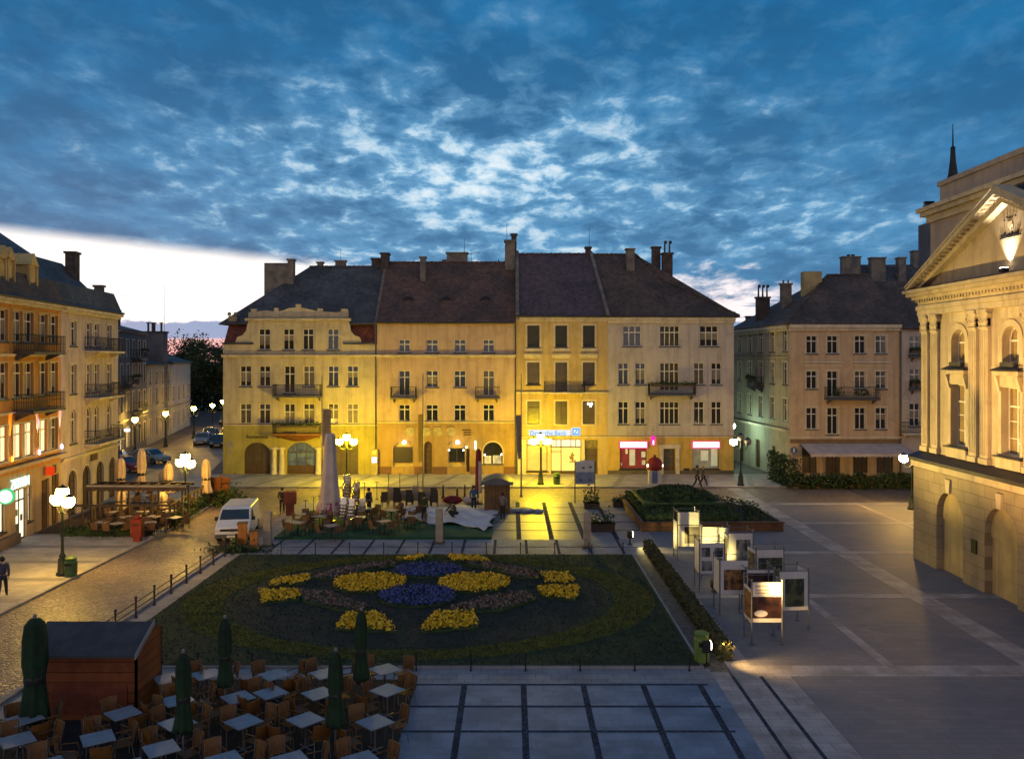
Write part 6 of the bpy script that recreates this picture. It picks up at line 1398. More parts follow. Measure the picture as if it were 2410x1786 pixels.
# ================================================================ CHAIRS AND TABLES
ORD = ['first', 'second', 'third', 'fourth', 'fifth', 'sixth', 'seventh', 'eighth', 'ninth', 'tenth']
def make_chair(m=orangew):
    T = thing('cafe_chair', 'x', 'chair', (0, -50, 0))
    mb = MB(); mb.prism([(-.21, -.2, .44), (.21, -.2, .44), (.19, .2, .44), (-.19, .2, .44)], (0, 0, .025)); mb.build('seat', m, T)
    mb = MB(); n = 6      # curved backrest, chair faces -Y, back at +Y
    for i in range(n):
        a, b = -1 + 2 * i / n, -1 + 2 * (i + 1) / n
        mb.prism([(a * .22, .25 - .05 * a * a, .50), (b * .22, .25 - .05 * b * b, .50), (b * .24, .33 - .06 * b * b, .90), (a * .24, .33 - .06 * a * a, .90)], (0, .022, 0))
    mb.build('backrest', m, T)
    for sx_ in (-1, 1):
        mb = MB(); mb.tube((sx_ * .2, -.19, .45), (sx_ * .22, -.22, 0), .013, n=6); mb.build('leg', metalg, T)
        mb = MB(); mb.tube((sx_ * .19, .24, .88), (sx_ * .19, .19, .45), .013, n=6); mb.tube((sx_ * .19, .19, .45), (sx_ * .21, .26, 0), .013, n=6); mb.build('leg', metalg, T)
        mb = MB(); mb.tube((sx_ * .24, -.15, .65), (sx_ * .22, .25, .67), .016, n=6); mb.tube((sx_ * .24, -.15, .65), (sx_ * .21, -.19, .45), .012, n=6); mb.build('armrest', m, T)
    return T
def make_table():
    T = thing('cafe_table', 'x', 'table', (0, -50, 0))
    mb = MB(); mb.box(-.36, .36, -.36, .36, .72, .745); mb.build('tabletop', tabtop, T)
    mb = MB(); mb.tube((0, 0, .05), (0, 0, .72), .03, n=8); mb.build('column', metalg, T)
    mb = MB(); mb.tube((-.25, 0, .02), (.25, 0, .02), .02, n=6); mb.tube((0, -.25, .02), (0, .25, .02), .02, n=6); mb.build('foot', metalg, T)
    return T
CH0 = make_chair(); CS = snapshot(CH0); TB0 = make_table(); TS = snapshot(TB0); used = {'c': 0, 't': 0}
def put_chair(x, y, z, rz, lb, grp):
    if not used['c']: used['c'] = 1; CH0.location = (x, y, z); CH0.rotation_euler = (0, 0, rz); CH0['label'] = lb; CH0['group'] = grp; return
    dup(CH0, CS, (x, y, z), rz, lb, group=grp)
def put_table(x, y, z, rz, lb, grp):
    if not used['t']: used['t'] = 1; TB0.location = (x, y, z); TB0.rotation_euler = (0, 0, rz); TB0['label'] = lb; TB0['group'] = grp; return
    dup(TB0, TS, (x, y, z), rz, lb, group=grp)
rows = [[(396, 1595), (487, 1586), (645, 1587), (766, 1584), (906, 1574)], [(417, 1646), (560, 1640), (637, 1629), (750, 1631), (911, 1623)],
        [(58, 1690), (290, 1677), (417, 1700), (573, 1697), (719, 1692), (882, 1698)], [(40, 1740), (230, 1735), (380, 1760)], [(529, 1787), (684, 1787), (850, 1787), (110, 1800), (300, 1805)]]
rn = ['back', 'second', 'middle', 'fourth', 'front']
for ri, row in enumerate(rows):
    row.sort()
    for ti, (px, py) in enumerate(row):
        Yt = FPX * (CH - .86) / (py - HY); Xt = (px - CX) / FPX * Yt
        rz = rad(42 + rnd.uniform(-9, 9)); onl = 'white cafe table, %s from the left in the %s row of the near terrace' % (ORD[ti], rn[ri])
        put_table(Xt, Yt, .12, rz, onl, 'white tables of the near terrace')
        for k, sd in enumerate(('near right', 'far right', 'far left', 'near left')):
            if rnd.random() < .10: continue
            a = rz + k * math.pi / 2 - math.pi / 2; d = rnd.uniform(.56, .74); j = rnd.uniform(-.3, .3)
            cx2, cy2 = Xt + math.cos(a) * d, Yt + math.sin(a) * d
            if cy2 < 20.0 or (cx2 < -10.2 and 23.4 < cy2 < 25.6) : continue
            put_chair(cx2, cy2, .12, a - math.pi / 2 + j, 'orange chair %s of the %s table, %s row, near terrace' % (sd, ORD[ti], rn[ri]), 'orange chairs of the near terrace')
# small single-mesh chairs for the far terraces and stacks
def small_chair(m, m2):
    mb = MB(); mb.box(-.21, .21, -.2, .2, .43, .46); mb.prism([(-.21, .2, .48), (.21, .2, .48), (.22, .28, .88), (-.22, .28, .88)], (0, .025, 0))
    for sx_ in (-1, 1):
        mb.tube((sx_ * .2, -.19, .44), (sx_ * .22, -.22, 0), .014, n=5, mi=1); mb.tube((sx_ * .2, .2, .88), (sx_ * .21, .26, 0), .014, n=5, mi=1); mb.tube((sx_ * .23, -.18, .64), (sx_ * .22, .22, .66), .014, n=5, mi=1)
    return mb.mesh('chair', [m, m2])
brch = pmat('brown_wicker', (.15, .075, .03), .7, (.10, .05, .02), 6, .3, 20); dkch = pmat('dark_wicker', (.045, .04, .03), .7, (.03, .025, .02), 6, .3, 20)
shin = pmat('polished_seat_metal', (.60, .55, .45), .22, (.5, .45, .38), 4, .03, 20, metal=.8)
mGY = small_chair(pmat('grey_wicker', (.32, .26, .19), .7, (.24, .19, .14), 6, .3, 20), iron)
mBR, mDK, mSH = small_chair(brch, iron), small_chair(dkch, iron), small_chair(shin, brch)
tm = MB(); tm.box(-.36, .36, -.36, .36, .72, .745); tm.tube((0, 0, 0), (0, 0, .72), .03, n=6, mi=1); tm.tube((-.25, 0, .02), (.25, 0, .02), .02, n=5, mi=1); tm.tube((0, -.25, .02), (0, .25, .02), .02, n=5, mi=1)
tmw = pmat('beige_table_top', (.34, .28, .24), .4, (.28, .23, .20), 3); TMm = tm.mesh('table', [tmw, iron])
def chair1(me, x, y, z, rz, lb, grp): o = place(me, 'terrace_chair', None, (x, y, z), (0, 0, rz)); tag(o, lb, 'chair', grp); return o
def tableset(px, py, z, lb, where, grpc, grpt, n=4, me=mBR):
    Yt = FPX * (CH - z - .74) / (py - HY); Xt = (px - CX) / FPX * Yt; r0 = rnd.uniform(0, 1.5)
    o = place(TMm, 'terrace_table', None, (Xt, Yt, z), (0, 0, r0)); tag(o, 'pale square table ' + lb, 'table', grpt)
    for k in range(n):
        a = r0 + k * 1.571; sd = ('far right', 'far left', 'near left', 'near right')[int(a // 1.5708) % 4]
        chair1(me, Xt + math.cos(a) * .62, Yt + math.sin(a) * .62, z, a - math.pi / 2 + rnd.uniform(-.3, .3), 'brown chair, %s side, table %s' % (sd, lb), grpc)
gm, gt = 'brown chairs of the middle terrace', 'pale tables of the middle terrace'
for px, py, lb in ((700, 1229, 'at the left front corner of the green carpet'), (724, 1208, 'behind the left front table of the green carpet'), (781, 1236, 'at the foot of the huge parasol'), (846, 1216, 'right of the shiny chair stacks'), (905, 1226, 'at the front of the carpet left of the tarpaulin'), (921, 1200, 'behind the front table left of the tarpaulin'), (862, 1196, 'behind the shiny chair stacks'), (968, 1214, 'nearest the tarpaulin'), (965, 1192, 'below the dark chair stacks'), (752, 1214, 'left of the huge parasol')):
    tableset(px, py, .14, lb, '', gm, gt)
for k, (px, py, n) in enumerate(((806, 1236, 5), (824, 1240, 5), (815, 1205, 9), (836, 1200, 6), (850, 1222, 3))):
    x_, y_ = G(px, py, .14)
    for i in range(n): chair1(mSH, x_ + rnd.uniform(-.03, .03), y_ + i * .02, .14 + i * .19, rnd.uniform(-.15, .15), 'shiny chair, %s from the bottom in the %s stack by the huge parasol' % (ORD[i], ORD[k]), 'shiny stacked chairs')
for k in range(9):
    x_, y_ = G(906 + k * 14.5, 1196 - (k % 2) * 4)
    for i in range(4 + (k * 7) % 3 - 1): chair1((mDK, mGY)[k % 2], x_ + rnd.uniform(-.03, .03), y_ + i * .03, (.14 if y_ < 56.4 else 0) + i * .14, rnd.uniform(-.12, .12) + rad(180), 'dark chair, %s from the bottom in the %s stack of the long row' % (ORD[i], ORD[k]), 'dark stacked chairs')

# ---------------------------------------------------------------- left terrace
T = thing('pergola', 'long low timber pergola with a pale striped edge in the left terrace', 'pergola', (-25.4, 51.2, .1), rad(-2))
mb = MB()
for i in range(4):
    for yy in (.1, 1.0): mb.box(i * 1.85, i * 1.85 + .1, yy, yy + .1, 0, 2.45)
mb.build('post', woodd, T)
mb = MB(); mb.box(-.1, 5.9, -.1, .02, 2.36, 2.52); mb.box(-.1, 5.9, 1.12, 1.24, 2.36, 2.52)
for i in range(10): mb.box(-.05 + i * .64, .03 + i * .64, .02, 1.12, 2.40, 2.48)
mb.build('beams', pmat('dark_red_brown_roof', (.030, .015, .012), .9, (.02, .010, .008), 2, .3, 8), T)
mb = MB(); mb.box(-.12, 5.92, -.14, -.10, 2.40, 2.50); mb.build('pale_edge', pmat('pale_edge_strip', (.42, .36, .28), .6), T)
mb = MB()
for i in range(20): mb.prism([(-.1 + i * .3, -.12, 2.4), (.2 + i * .3, -.12, 2.4), (.2 + i * .3, -.12, 2.2), (.05 + i * .3, -.12, 2.12), (-.1 + i * .3, -.12, 2.2)], (0, .01, 0))
mb.build('valance', woodd, T)
T = thing('terrace_fence', 'dark waist high timber fence with planting round the left terrace', 'fence', (-26.3, 50.6, .1), 0)
mb = MB(); mb.box(0, 6.0, -.04, .04, 1.3, 1.42); mb.box(0, 6.0, -.03, .03, .5, .56)
for i in range(9): mb.box(i * .74, i * .74 + .07, -.05, .05, 0, 1.42)
mb.prism([(6.0, -.04, 1.3), (6.0, .04, 1.3), (5.2, 8.0, 1.3), (5.1, 8.0, 1.3)], (0, 0, .12))
for i in range(10): a = i / 9; mb.box(6.0 - .85 * a - .04, 6.0 - .85 * a + .04, 8 * a - .04, 8 * a + .04, 0, 1.42)
mb.build('rails', woodd, T)
mb = MB()
for i in range(1500): a = rnd.random(); mb.leaf((6.05 - .85 * a + rnd.gauss(0, .15), 8 * a, abs(rnd.gauss(0, .4)) + .05), rnd.uniform(.05, .11), rnd)
mb.build('climbing_plants', foliage, T)
for k, (px, yt, yb, Yp, lb) in enumerate(((284, 1078, 1130, 56.5, 'cream closed parasol at the white arcade wall'), (333, 1057, 1130, 57.5, 'tallest cream closed parasol in the left terrace before the red car'), (381, 1105, 1133, 58.5, 'small bright cream closed parasol left of the second lamp'), (397, 1090, 1135, 57.0, 'narrow cream closed parasol just left of the second lamp'), (485, 1080, 1150, 58.5, 'lone cream closed parasol at the right end of the left terrace'))):
    X, zt = XZ(px, yt, Yp); X, zb = XZ(px, yb, Yp); zb = max(.7, min(zb, 1.2) if k != 4 else .95)
    closed_parasol(lb, X, Yp, zt, zb, .34 if k != 2 else .22, cfab, group='cream closed parasols of the left terrace', z0=.1, flare=1.1)
for px, py, Yp, lb in ((283, 1152, 54.5, 'short bulging cream parasol seen under the pergola roof, left one'), (382, 1157, 54.8, 'short bulging cream parasol seen under the pergola roof, right one')):
    X, zt = XZ(px, py, Yp); closed_parasol(lb, X, Yp, min(zt, 2.1), .55, .36, cfab, group='cream closed parasols of the left terrace', z0=.1)
gl, gtl = 'brown chairs of the left terrace', 'pale tables of the left terrace'
for px, py, lb in ((268, 1204, 'at the left of the left terrace, behind'), (335, 1204, 'behind the red post box'), (398, 1202, 'nearest the second lamp, behind'), (240, 1228, 'at the left end of the left terrace'), (298, 1216, 'left of the red post box'), (362, 1215, 'right of the red post box, behind'), (352, 1229, 'just right of the red post box'), (276, 1231, 'in front, left of the red post box'), (412, 1217, 'at the right end of the left terrace'), (300, 1168, 'under the pergola roof on the left'), (356, 1164, 'under the pergola roof in the middle'), (430, 1178, 'right of the pergola')):
    tableset(px, py, .1, lb, '', gl, gtl)
hedge('terrace_hedge', 'low ragged hedge along the front of the left terrace', -25.6, -20.6, 48.3, 48.75, .1, .55, 160, foliage, .08)
T = thing('timber_screen', 'orange timber screen with shrubs at the far right end of the left terrace', 'screen', (-20.6, 59.5, 0))
mb = MB(); mb.box(-.9, .9, 0, .08, 0, 1.9); mb.box(-1.0, -.9, -.1, .15, 0, 2.1); mb.box(.2, .3, -.1, .15, 0, 2.1); mb.build('boards', kioskw, T)
mb = MB()
for _ in range(1300): mb.leaf((rnd.gauss(.9, .6), rnd.gauss(-.3, .4), abs(rnd.gauss(0, .55))), rnd.uniform(.06, .12), rnd)
mb.build('shrubs', foliage, T)

# ---------------------------------------------------------------- photo exhibition stands
wb = pmat('white_exhibition_board', (.52, .48, .46), .55, (.46, .43, .42), 2)
def photo_mat(name, a, b, sc): return pmat(name, a, .35, b, sc, .0, 8, lo=.42, hi=.6)
ph = [photo_mat('photo_dark_green', (.08, .09, .04), (.015, .02, .015), 2.2), photo_mat('photo_brown', (.28, .14, .05), (.05, .025, .015), 3.5), photo_mat('photo_grey', (.20, .20, .20), (.03, .03, .035), 2.0), photo_mat('photo_redbrown', (.06, .025, .018), (.018, .009, .009), 2.0)]
def exhibit(label, px, ytop, ztop, panels, w=1.05, d=1.0, rz=0, zleg=0):
    Y = FPX * (CH - ztop) / (ytop - HY); X = (px - CX) / FPX * Y
    T = thing('exhibition_stand', label, 'exhibition stand', (X, Y, 0), rz, 'photo exhibition stands on the plaza')
    for a in (-w / 2, w / 2):
        for b in (0, d):
            mb = MB(); mb.tube((a, b, 0), (a, b, ztop + .03), .028, n=8); mb.lathe([(.12, 0), (.12, .02), (.04, .03)], 8, a, b); mb.ball((a, b, ztop + .05), .045, 8, 6); mb.build('leg', metalg, T)
    mb = MB()
    for zz in (ztop - .02, panels[0][1] if panels else .8):
        mb.tube((-w / 2, 0, zz), (w / 2, 0, zz), .015, n=6); mb.tube((-w / 2, d, zz), (w / 2, d, zz), .015, n=6); mb.tube((-w / 2, 0, zz), (-w / 2, d, zz), .015, n=6); mb.tube((w / 2, 0, zz), (w / 2, d, zz), .015, n=6)
    mb.build('frame', metalg, T)
    for side, z0, z1, pics in panels:
        o = bpy.data.objects; 
        L_ = w if side in 'fb' else d
        mb = MB(); mb.box(.03, L_ - .03, -.012, .012, z0, z1)
        loc, r = {'f': ((-w / 2, 0, 0), 0), 'b': ((-w / 2, d, 0), 0), 'l': ((-w / 2, d, 0), rad(-90)), 'r': ((w / 2, 0, 0), rad(90))}[side]
        p = mb.build('panel', wb, T, loc, (0, 0, r))
        for (u0, u1, v0, v1, k) in pics: MB().box(u0 * L_, u1 * L_, -.02, -.0125, z0 + v0 * (z1 - z0), z0 + v1 * (z1 - z0)).build('photograph', ph[k], p)
    return T
P1 = [(.2, .93, .12, .95, 3)]
exhibit('tall stand at the back with a blank lit header over a brown photo', 1620, 1204, 2.45, [('f', .7, 1.75, [(.32, .97, .15, .95, 3)]), ('f', 1.8, 2.42, []), ('l', .45, 1.9, [])], w=1.1)
exhibit('stand with a blank panel glaring white in the floodlight', 1684, 1240, 2.35, [('l', .9, 2.3, []), ('f', 1.35, 2.32, [])], w=1.25, rz=rad(-8))
exhibit('stand with four small pictures on a pale board', 1676, 1272, 2.2, [('f', .75, 2.1, [(.08, .42, .55, .85, 2), (.58, .92, .55, .85, 2), (.08, .5, .1, .42, 2), (.6, .9, .3, .5, 2)]), ('l', .8, 2.1, [])], w=1.1)
exhibit('stand with a single upright portrait photo', 1743, 1250, 2.3, [('f', .8, 2.2, [(.32, .88, .08, .8, 2)]), ('l', .8, 2.1, [(.1, .9, .1, .9, 3)])], w=1.15)
exhibit('stand with a dark landscape photo under a small glint', 1812, 1291, 2.2, [('f', 1.0, 2.15, [(.08, .95, .05, .72, 0)]), ('l', .9, 2.1, [(.1, .9, .1, .9, 3)])], w=1.2, rz=rad(4))
exhibit('stand with a large warm brown photo framed in white', 1728, 1316, 2.2, [('f', .8, 2.15, [(.14, .9, .14, .74, 1)]), ('l', .8, 2.1, [])], w=1.15)
exhibit('low stand with red-brown photo behind the lit header stand', 1790, 1338, 2.0, [('f', .8, 1.95, [(.05, .95, .05, .9, 3)])], w=1.1)
exhibit('stand with an upright dark green photo, farthest right', 1868, 1342, 2.2, [('f', .7, 2.15, [(.2, .85, .1, .82, 0)]), ('r', .7, 2.15, [])], w=1.15, rz=rad(5))
Tn = exhibit('nearest stand with a glowing lettered header over a dark photo', 1805, 1368, 2.25, [('f', .8, 1.78, [(.02, .98, .15, .93, 3)]), ('f', 1.78, 2.22, []), ('l', .75, 1.95, [(.08, .92, .1, .9, 1)])], w=1.08)
MB().ball((-.22, -.035, 1.12), .15, 12, 8, (1.6, .08, .8)).build('pale_motif', wb, Tn)
hdr = pmat('header_ink', (.22, .12, .06), .6)
for zz, s1 in ((2.06, .085), (1.93, .065), (1.83, .06)): text('Kalisz Street' if zz > 2 else 'wystawa fotografii', s1, Tn, (-.42, -.03, zz), (rad(90), 0, 0), hdr, 'header_text', .002)

# ================================================================ VEHICLES
def wheel(par, x, y, r, w, sgn):
    mb = MB(); mb.tube((x - w / 2, y, r), (x + w / 2, y, r), r, n=20); t_ = mb.build('tyre' if False else 'wheel', blackp, par)
    mb = MB(); mb.tube((x + sgn * (w / 2 + .005) - .01, y, r), (x + sgn * (w / 2 + .005) + .01, y, r), r * .62, n=14); mb.build('rim', metalg, t_)
carglass = pmat('car_glass', (.02, .035, .045), .08, (.015, .02, .03), 1, spec=.8)
def vehicle(name, label, cat, loc, rz, prof, W_, body, cab, taper, wheels, L_, group=None, lights=True):
    """side profile (y,z) from nose (y=0) backward; cab = index range of glasshouse points that taper inward"""
    T = thing(name, label, cat, loc, rz, group)
    mb = MB(); n = len(prof); hw = W_ / 2
    def half(z): 
        lo_, hi_, t_ = taper; q = max(0, min(1, (z - lo_) / (hi_ - lo_))); return hw - t_ * q
    vs = [(-half(z), y, z) for y, z in prof] + [(half(z), y, z) for y, z in prof]
    mb._add(vs, [tuple(range(n))[::-1], tuple(range(n, 2 * n))] + [(i, (i + 1) % n, n + (i + 1) % n, n + i) for i in range(n)])
    b = mb.build('body', body, T); bv = b.modifiers.new('soft', 'BEVEL'); bv.width = .05; bv.segments = 2; bv.limit_method = 'ANGLE'
    for (x, y) in [(s1 * (hw - .1), y) for y in wheels for s1 in (-1, 1)]: wheel(T, x, y, .32, .22, 1 if x > 0 else -1)
    for (q, nm) in cab:   # quads on the glasshouse, given as profile-space corners
        kind = nm
        if kind in ('windscreen', 'rear_window'):
            (ya, za), (yb, zb) = q; d = Vector((0, -(zb - za), (yb - ya))).normalized() * .012 * (1 if kind == 'windscreen' else -1)
            ya2, za2, yb2, zb2 = ya * .93 + yb * .07, za * .93 + zb * .07, ya * .07 + yb * .93, za * .07 + zb * .93
            wa, wb_ = half(za2) - .09, half(zb2) - .09; pts = [(-wa, ya2, za2), (wa, ya2, za2), (wb_, yb2, zb2), (-wb_, yb2, zb2)]
            nrm = (Vector(pts[1]) - Vector(pts[0])).cross(Vector(pts[2]) - Vector(pts[1])).normalized()
            if (kind == 'windscreen' and nrm.y > 0) or (kind == 'rear_window' and nrm.y < 0): nrm = -nrm
            MB().prism([Vector(p) - nrm * .01 for p in pts], nrm * .018).build(nm, carglass, T)
        else:
            for s1 in (-1, 1):
                pts = [(s1 * (half(z) + .004), y, z) for y, z in q]; MB().prism(pts, (s1 * .008, 0, 0)).build('side_window', carglass, T)
    return T, half
x_, y_ = -15.45, 47.0
prof = [(0.05, .32), (0, .5), (.02, .85), (.75, 1.12), (1.35, 1.68), (1.6, 1.76), (4.45, 1.76), (4.6, 1.6), (4.65, .4), (4.5, .3), (4.1, .3), (.9, .28)]
T, hf = vehicle('delivery_van', 'white delivery van parked beside the middle terrace, front towards the viewer', 'van', (x_, y_, 0), rad(9), prof, 1.84, whitep, [([(.75, 1.12), (1.35, 1.68)], 'windscreen'), ([(1.05, 1.12), (1.95, 1.12), (1.95, 1.55), (1.45, 1.55)], 'side_window')], (1.0, 1.76, .12), (.85, 3.7), 4.65)
for s1 in (-1, 1):
    MB().box(s1 * .78 - .13, s1 * .78 + .13, -.03, .03, .64, .80).build('headlight', pmat('headlight_glass', (.6, .6, .58), .1, (.5, .5, .48), 2), T)
    MB().box(s1 * 1.0 - .09, s1 * 1.0 + .09, 1.0, 1.12, 1.08, 1.28).build('mirror', blackp, T)
MB().box(-.62, .62, -.02, .02, .66, .78).build('grille', blackp, T)
mb = MB(); mb.box(-.9, .9, -.09, .08, .30, .50); mb.build('bumper', pmat('grey_bumper', (.10, .10, .09), .6), T); MB().box(-.26, .26, -.11, -.092, .34, .45).build('number_plate', whitef, T)
mb = MB(); n = 16
for i in range(n):
    a, b = 2 * math.pi * i / n, 2 * math.pi * (i + 1) / n; mb.tube((.085 * math.cos(a), -.035, .72 + .085 * math.sin(a)), (.085 * math.cos(b), -.035, .72 + .085 * math.sin(b)), .01, n=4)
for p, q in (((-.03, .79), (0, .73)), ((0, .73), (.03, .79)), ((-.065, .75), (-.03, .645)), ((-.03, .645), (0, .71)), ((0, .71), (.03, .645)), ((.03, .645), (.065, .75))): mb.tube((p[0], -.035, p[1]), (q[0], -.035, q[1]), .008, n=4)
mb.build('badge', pmat('chrome', (.7, .7, .7), .15, metal=1.0), T)
cprof = [(0.05, .25), (0, .45), (.08, .68), (.95, .86), (1.55, 1.36), (1.85, 1.44), (2.9, 1.42), (3.6, .98), (4.15, .92), (4.25, .6), (4.2, .28), (.8, .22)]
ccab = [([(.95, .86), (1.55, 1.36)], 'windscreen'), ([(2.9, 1.42), (3.6, .98)], 'rear_window'), ([(1.3, .95), (3.2, .95), (2.85, 1.33), (1.65, 1.33)], 'side_window')]
def car(label, x, y, rz, col, grp='cars parked along the narrow street'):
    m = pmat('car_paint_%d' % int(col[0] * 1000 + col[2] * 77), col, .25, tuple(k * .9 for k in col), 2, spec=.6)
    T, hf = vehicle('parked_car', label, 'car', (x, y, 0), rz, cprof, 1.7, m, ccab, (.85, 1.44, .22), (.8, 3.4), 4.25, grp)
    for s1 in (-1, 1):
        MB().box(s1 * .62 - .14, s1 * .62 + .14, -.02, .06, .52, .64).build('headlight', pmat('headlight_glass', (0, 0, 0)), T); MB().box(s1 * .66 - .12, s1 * .66 + .12, 4.16, 4.27, .62, .78).build('tail_light', redp, T)
        MB().box(s1 * .92 - .07, s1 * .92 + .07, 1.1, 1.2, .9, 1.02).build('mirror', blackp, T)
    MB().box(-.3, .3, -.02, .03, .3, .4).build('number_plate', whitef, T); return T
sa = rad(12)
car('dark red parked car behind the cream parasols, nearest of the street cars', -33.3, 76.5, rad(75), (.16, .015, .02))
car('dark green-black car parked left of the red one', -37.2, 79.0, rad(14), (.02, .03, .025))
car('silver parked car just behind the dark red one', -33.6, 82.6, rad(70), (.30, .28, .22))
car('blue-grey parked car in the row near the gabled house corner, nearest', -36.6, 100, sa, (.10, .14, .26)); car('black parked car in the row, beside the gabled house corner', -33.6, 97, sa, (.015, .015, .018))
car('dark grey parked car in the row, second behind the blue one', -38.2, 107, sa, (.06, .06, .07)); car('pale parked car farther down the street row', -38.0, 114, sa, (.30, .30, .32)); car('dark blue parked car farther down beside the pale one', -35.9, 108, sa, (.03, .04, .09))
car('small grey car far down the street under the lamps', -44.5, 132, sa, (.14, .14, .14))

# ================================================================ PEOPLE
def skinned(name, verts, edges, radii, m, parent, root=0, sub=1):
    me = bpy.data.meshes.new(name); me.from_pydata(verts, edges, []); me.materials.append(m)
    o = place(me, name, parent); sk = o.modifiers.new('skin', 'SKIN'); sk.use_smooth_shade = True
    L_ = me.skin_vertices[0].data
    for i, r_ in enumerate(radii): L_[i].radius = (r_, r_) if not isinstance(r_, tuple) else r_; L_[i].use_root = (i == root)
    sb = o.modifiers.new('sub', 'SUBSURF'); sb.levels = sub; sb.render_levels = sub; return o
def person(label, x, y, z0, rz, pose='stand', coat=(.05, .06, .09), trou=(.03, .03, .035), hair=(.03, .02, .015), h=1.74, coatlen=.0):
    T = thing('person', label, 'person', (x, y, z0), rz); k = h / 1.74
    P = dict(pel=(0, 0, .95), sp=(0, 0, 1.14), ch=(0, -.01, 1.34), nk=(0, -.005, 1.49), hd=(0, -.02, 1.60), ht=(0, -.01, 1.70), no=(0, -.11, 1.60))
    for s1, n_ in ((-1, 'l'), (1, 'r')):
        P['sh' + n_] = (s1 * .19, 0, 1.42); P['el' + n_] = (s1 * .25, .02, 1.14); P['wr' + n_] = (s1 * .25, -.07, .90); P['ha' + n_] = (s1 * .25, -.09, .83)
        P['hi' + n_] = (s1 * .09, 0, .90); P['kn' + n_] = (s1 * .10, -.02, .50); P['an' + n_] = (s1 * .10, .02, .09); P['to' + n_] = (s1 * .11, -.15, .04)
    if pose == 'walk':
        P['knl'] = (-.09, -.20, .52); P['anl'] = (-.09, -.32, .10); P['tol'] = (-.1, -.48, .06); P['knr'] = (.09, .10, .48); P['anr'] = (.09, .36, .14); P['tor'] = (.1, .24, .04)
        P['ell'] = (-.25, .12, 1.15); P['wrl'] = (-.24, .10, .92); P['hal'] = (-.24, .08, .85); P['elr'] = (.25, -.06, 1.14); P['wrr'] = (.23, -.24, .98); P['har'] = (.22, -.31, .94)
    if pose == 'crouch':
        dz = .52
        for q in list(P):
            if q[:2] not in ('kn', 'an', 'to'): a = P[q]; lean = -.28 * max(0, (a[2] - .9)); P[q] = (a[0], a[1] + lean * 1.2 + .1, a[2] - dz - .1 * max(0, a[2] - .95))
        for n_, s1 in (('l', -1), ('r', 1)): P['kn' + n_] = (s1 * .16, -.36, .52); P['an' + n_] = (s1 * .14, -.02, .09); P['to' + n_] = (s1 * .15, -.2, .04); P['el' + n_] = (s1 * .22, -.35, .62); P['wr' + n_] = (s1 * .14, -.52, .45); P['ha' + n_] = (s1 * .12, -.58, .39)
    if pose == 'reach':
        P['elr'] = (.24, -.22, 1.28); P['wrr'] = (.18, -.45, 1.22); P['har'] = (.17, -.52, 1.22); P['elL'] = P['ell']
        P.pop('elL')
    names = ['pel', 'sp', 'ch', 'nk', 'hd', 'ht', 'no'] + [a + b for b in 'lr' for a in ('sh', 'el', 'wr', 'ha', 'hi', 'kn', 'an', 'to')]
    R_ = dict(pel=.12, sp=.11, ch=.13, nk=.05, hd=.088, ht=.06, no=.016, sh=.055, el=.04, wr=.027, ha=.034, hi=.08, kn=.055, an=.038, to=.03)
    vs = [tuple(c * k for c in P[n_]) for n_ in names]; idx = {n_: i for i, n_ in enumerate(names)}
    rr = [R_[n_ if n_ in R_ else n_[:2]] * k for n_ in names]
    es = [('pel', 'sp'), ('sp', 'ch'), ('ch', 'nk'), ('nk', 'hd'), ('hd', 'ht'), ('hd', 'no')]
    for s1 in 'lr': es += [('ch', 'sh' + s1), ('sh' + s1, 'el' + s1), ('el' + s1, 'wr' + s1), ('wr' + s1, 'ha' + s1), ('pel', 'hi' + s1), ('hi' + s1, 'kn' + s1), ('kn' + s1, 'an' + s1), ('an' + s1, 'to' + s1)]
    ed = [(idx[a], idx[b]) for a, b in es]
    for s1 in 'lr':   # four fingers and a thumb, slightly curled
        w_ = Vector(vs[idx['wr' + s1]]); a_ = Vector(vs[idx['ha' + s1]]); d = (a_ - w_).normalized(); side = Vector((0, -1, 0)) if abs(d.y) < .7 else Vector((0, 0, 1)); sg = -1 if s1 == 'l' else 1
        for f_ in range(5):
            off = side * ((f_ - 1.5) * .016 if f_ < 4 else -.03); ln = (.075, .085, .08, .062, .05)[f_]
            p1 = a_ + off + d * .03; p2 = p1 + d * ln * .55; p3 = p2 + d * ln * .35 + Vector((-sg * .02, 0, 0))
            if f_ == 4: p1 = w_ + (a_ - w_) * .5 + side * .035; p2 = p1 + side * .025 + d * .03; p3 = p2 + d * .03
            b0 = len(vs); vs += [tuple(p1), tuple(p2), tuple(p3)]; rr += [.009 * k, .0085 * k, .007 * k]; ed += [(idx['ha' + s1] if f_ < 4 else idx['wr' + s1], b0), (b0, b0 + 1), (b0 + 1, b0 + 2)]
    skinned('body', vs, ed, rr, skin, T)
    cm = pmat('coat_%d_%d_%d' % tuple(int(c * 999) for c in coat), coat, .85, tuple(c * .7 for c in coat), 5, .3, 20); tm_ = pmat('trousers_%d_%d_%d' % tuple(int(c * 999) for c in trou), trou, .85, tuple(c * .7 for c in trou), 5, .3, 20)
    V = lambda n_: Vector(P[n_]) * k
    ns = ['pel', 'sp', 'ch', 'shl', 'ell', 'wrl', 'shr', 'elr', 'wrr']; cv = [V(n_) for n_ in ns]; cv[0] = cv[0] - Vector((0, 0, .05 + coatlen)) if pose != 'crouch' else cv[0]; cv[5] = cv[4].lerp(cv[5], .93); cv[8] = cv[7].lerp(cv[8], .93)
    cv.append(V('ch').lerp(V('nk'), .75)); 
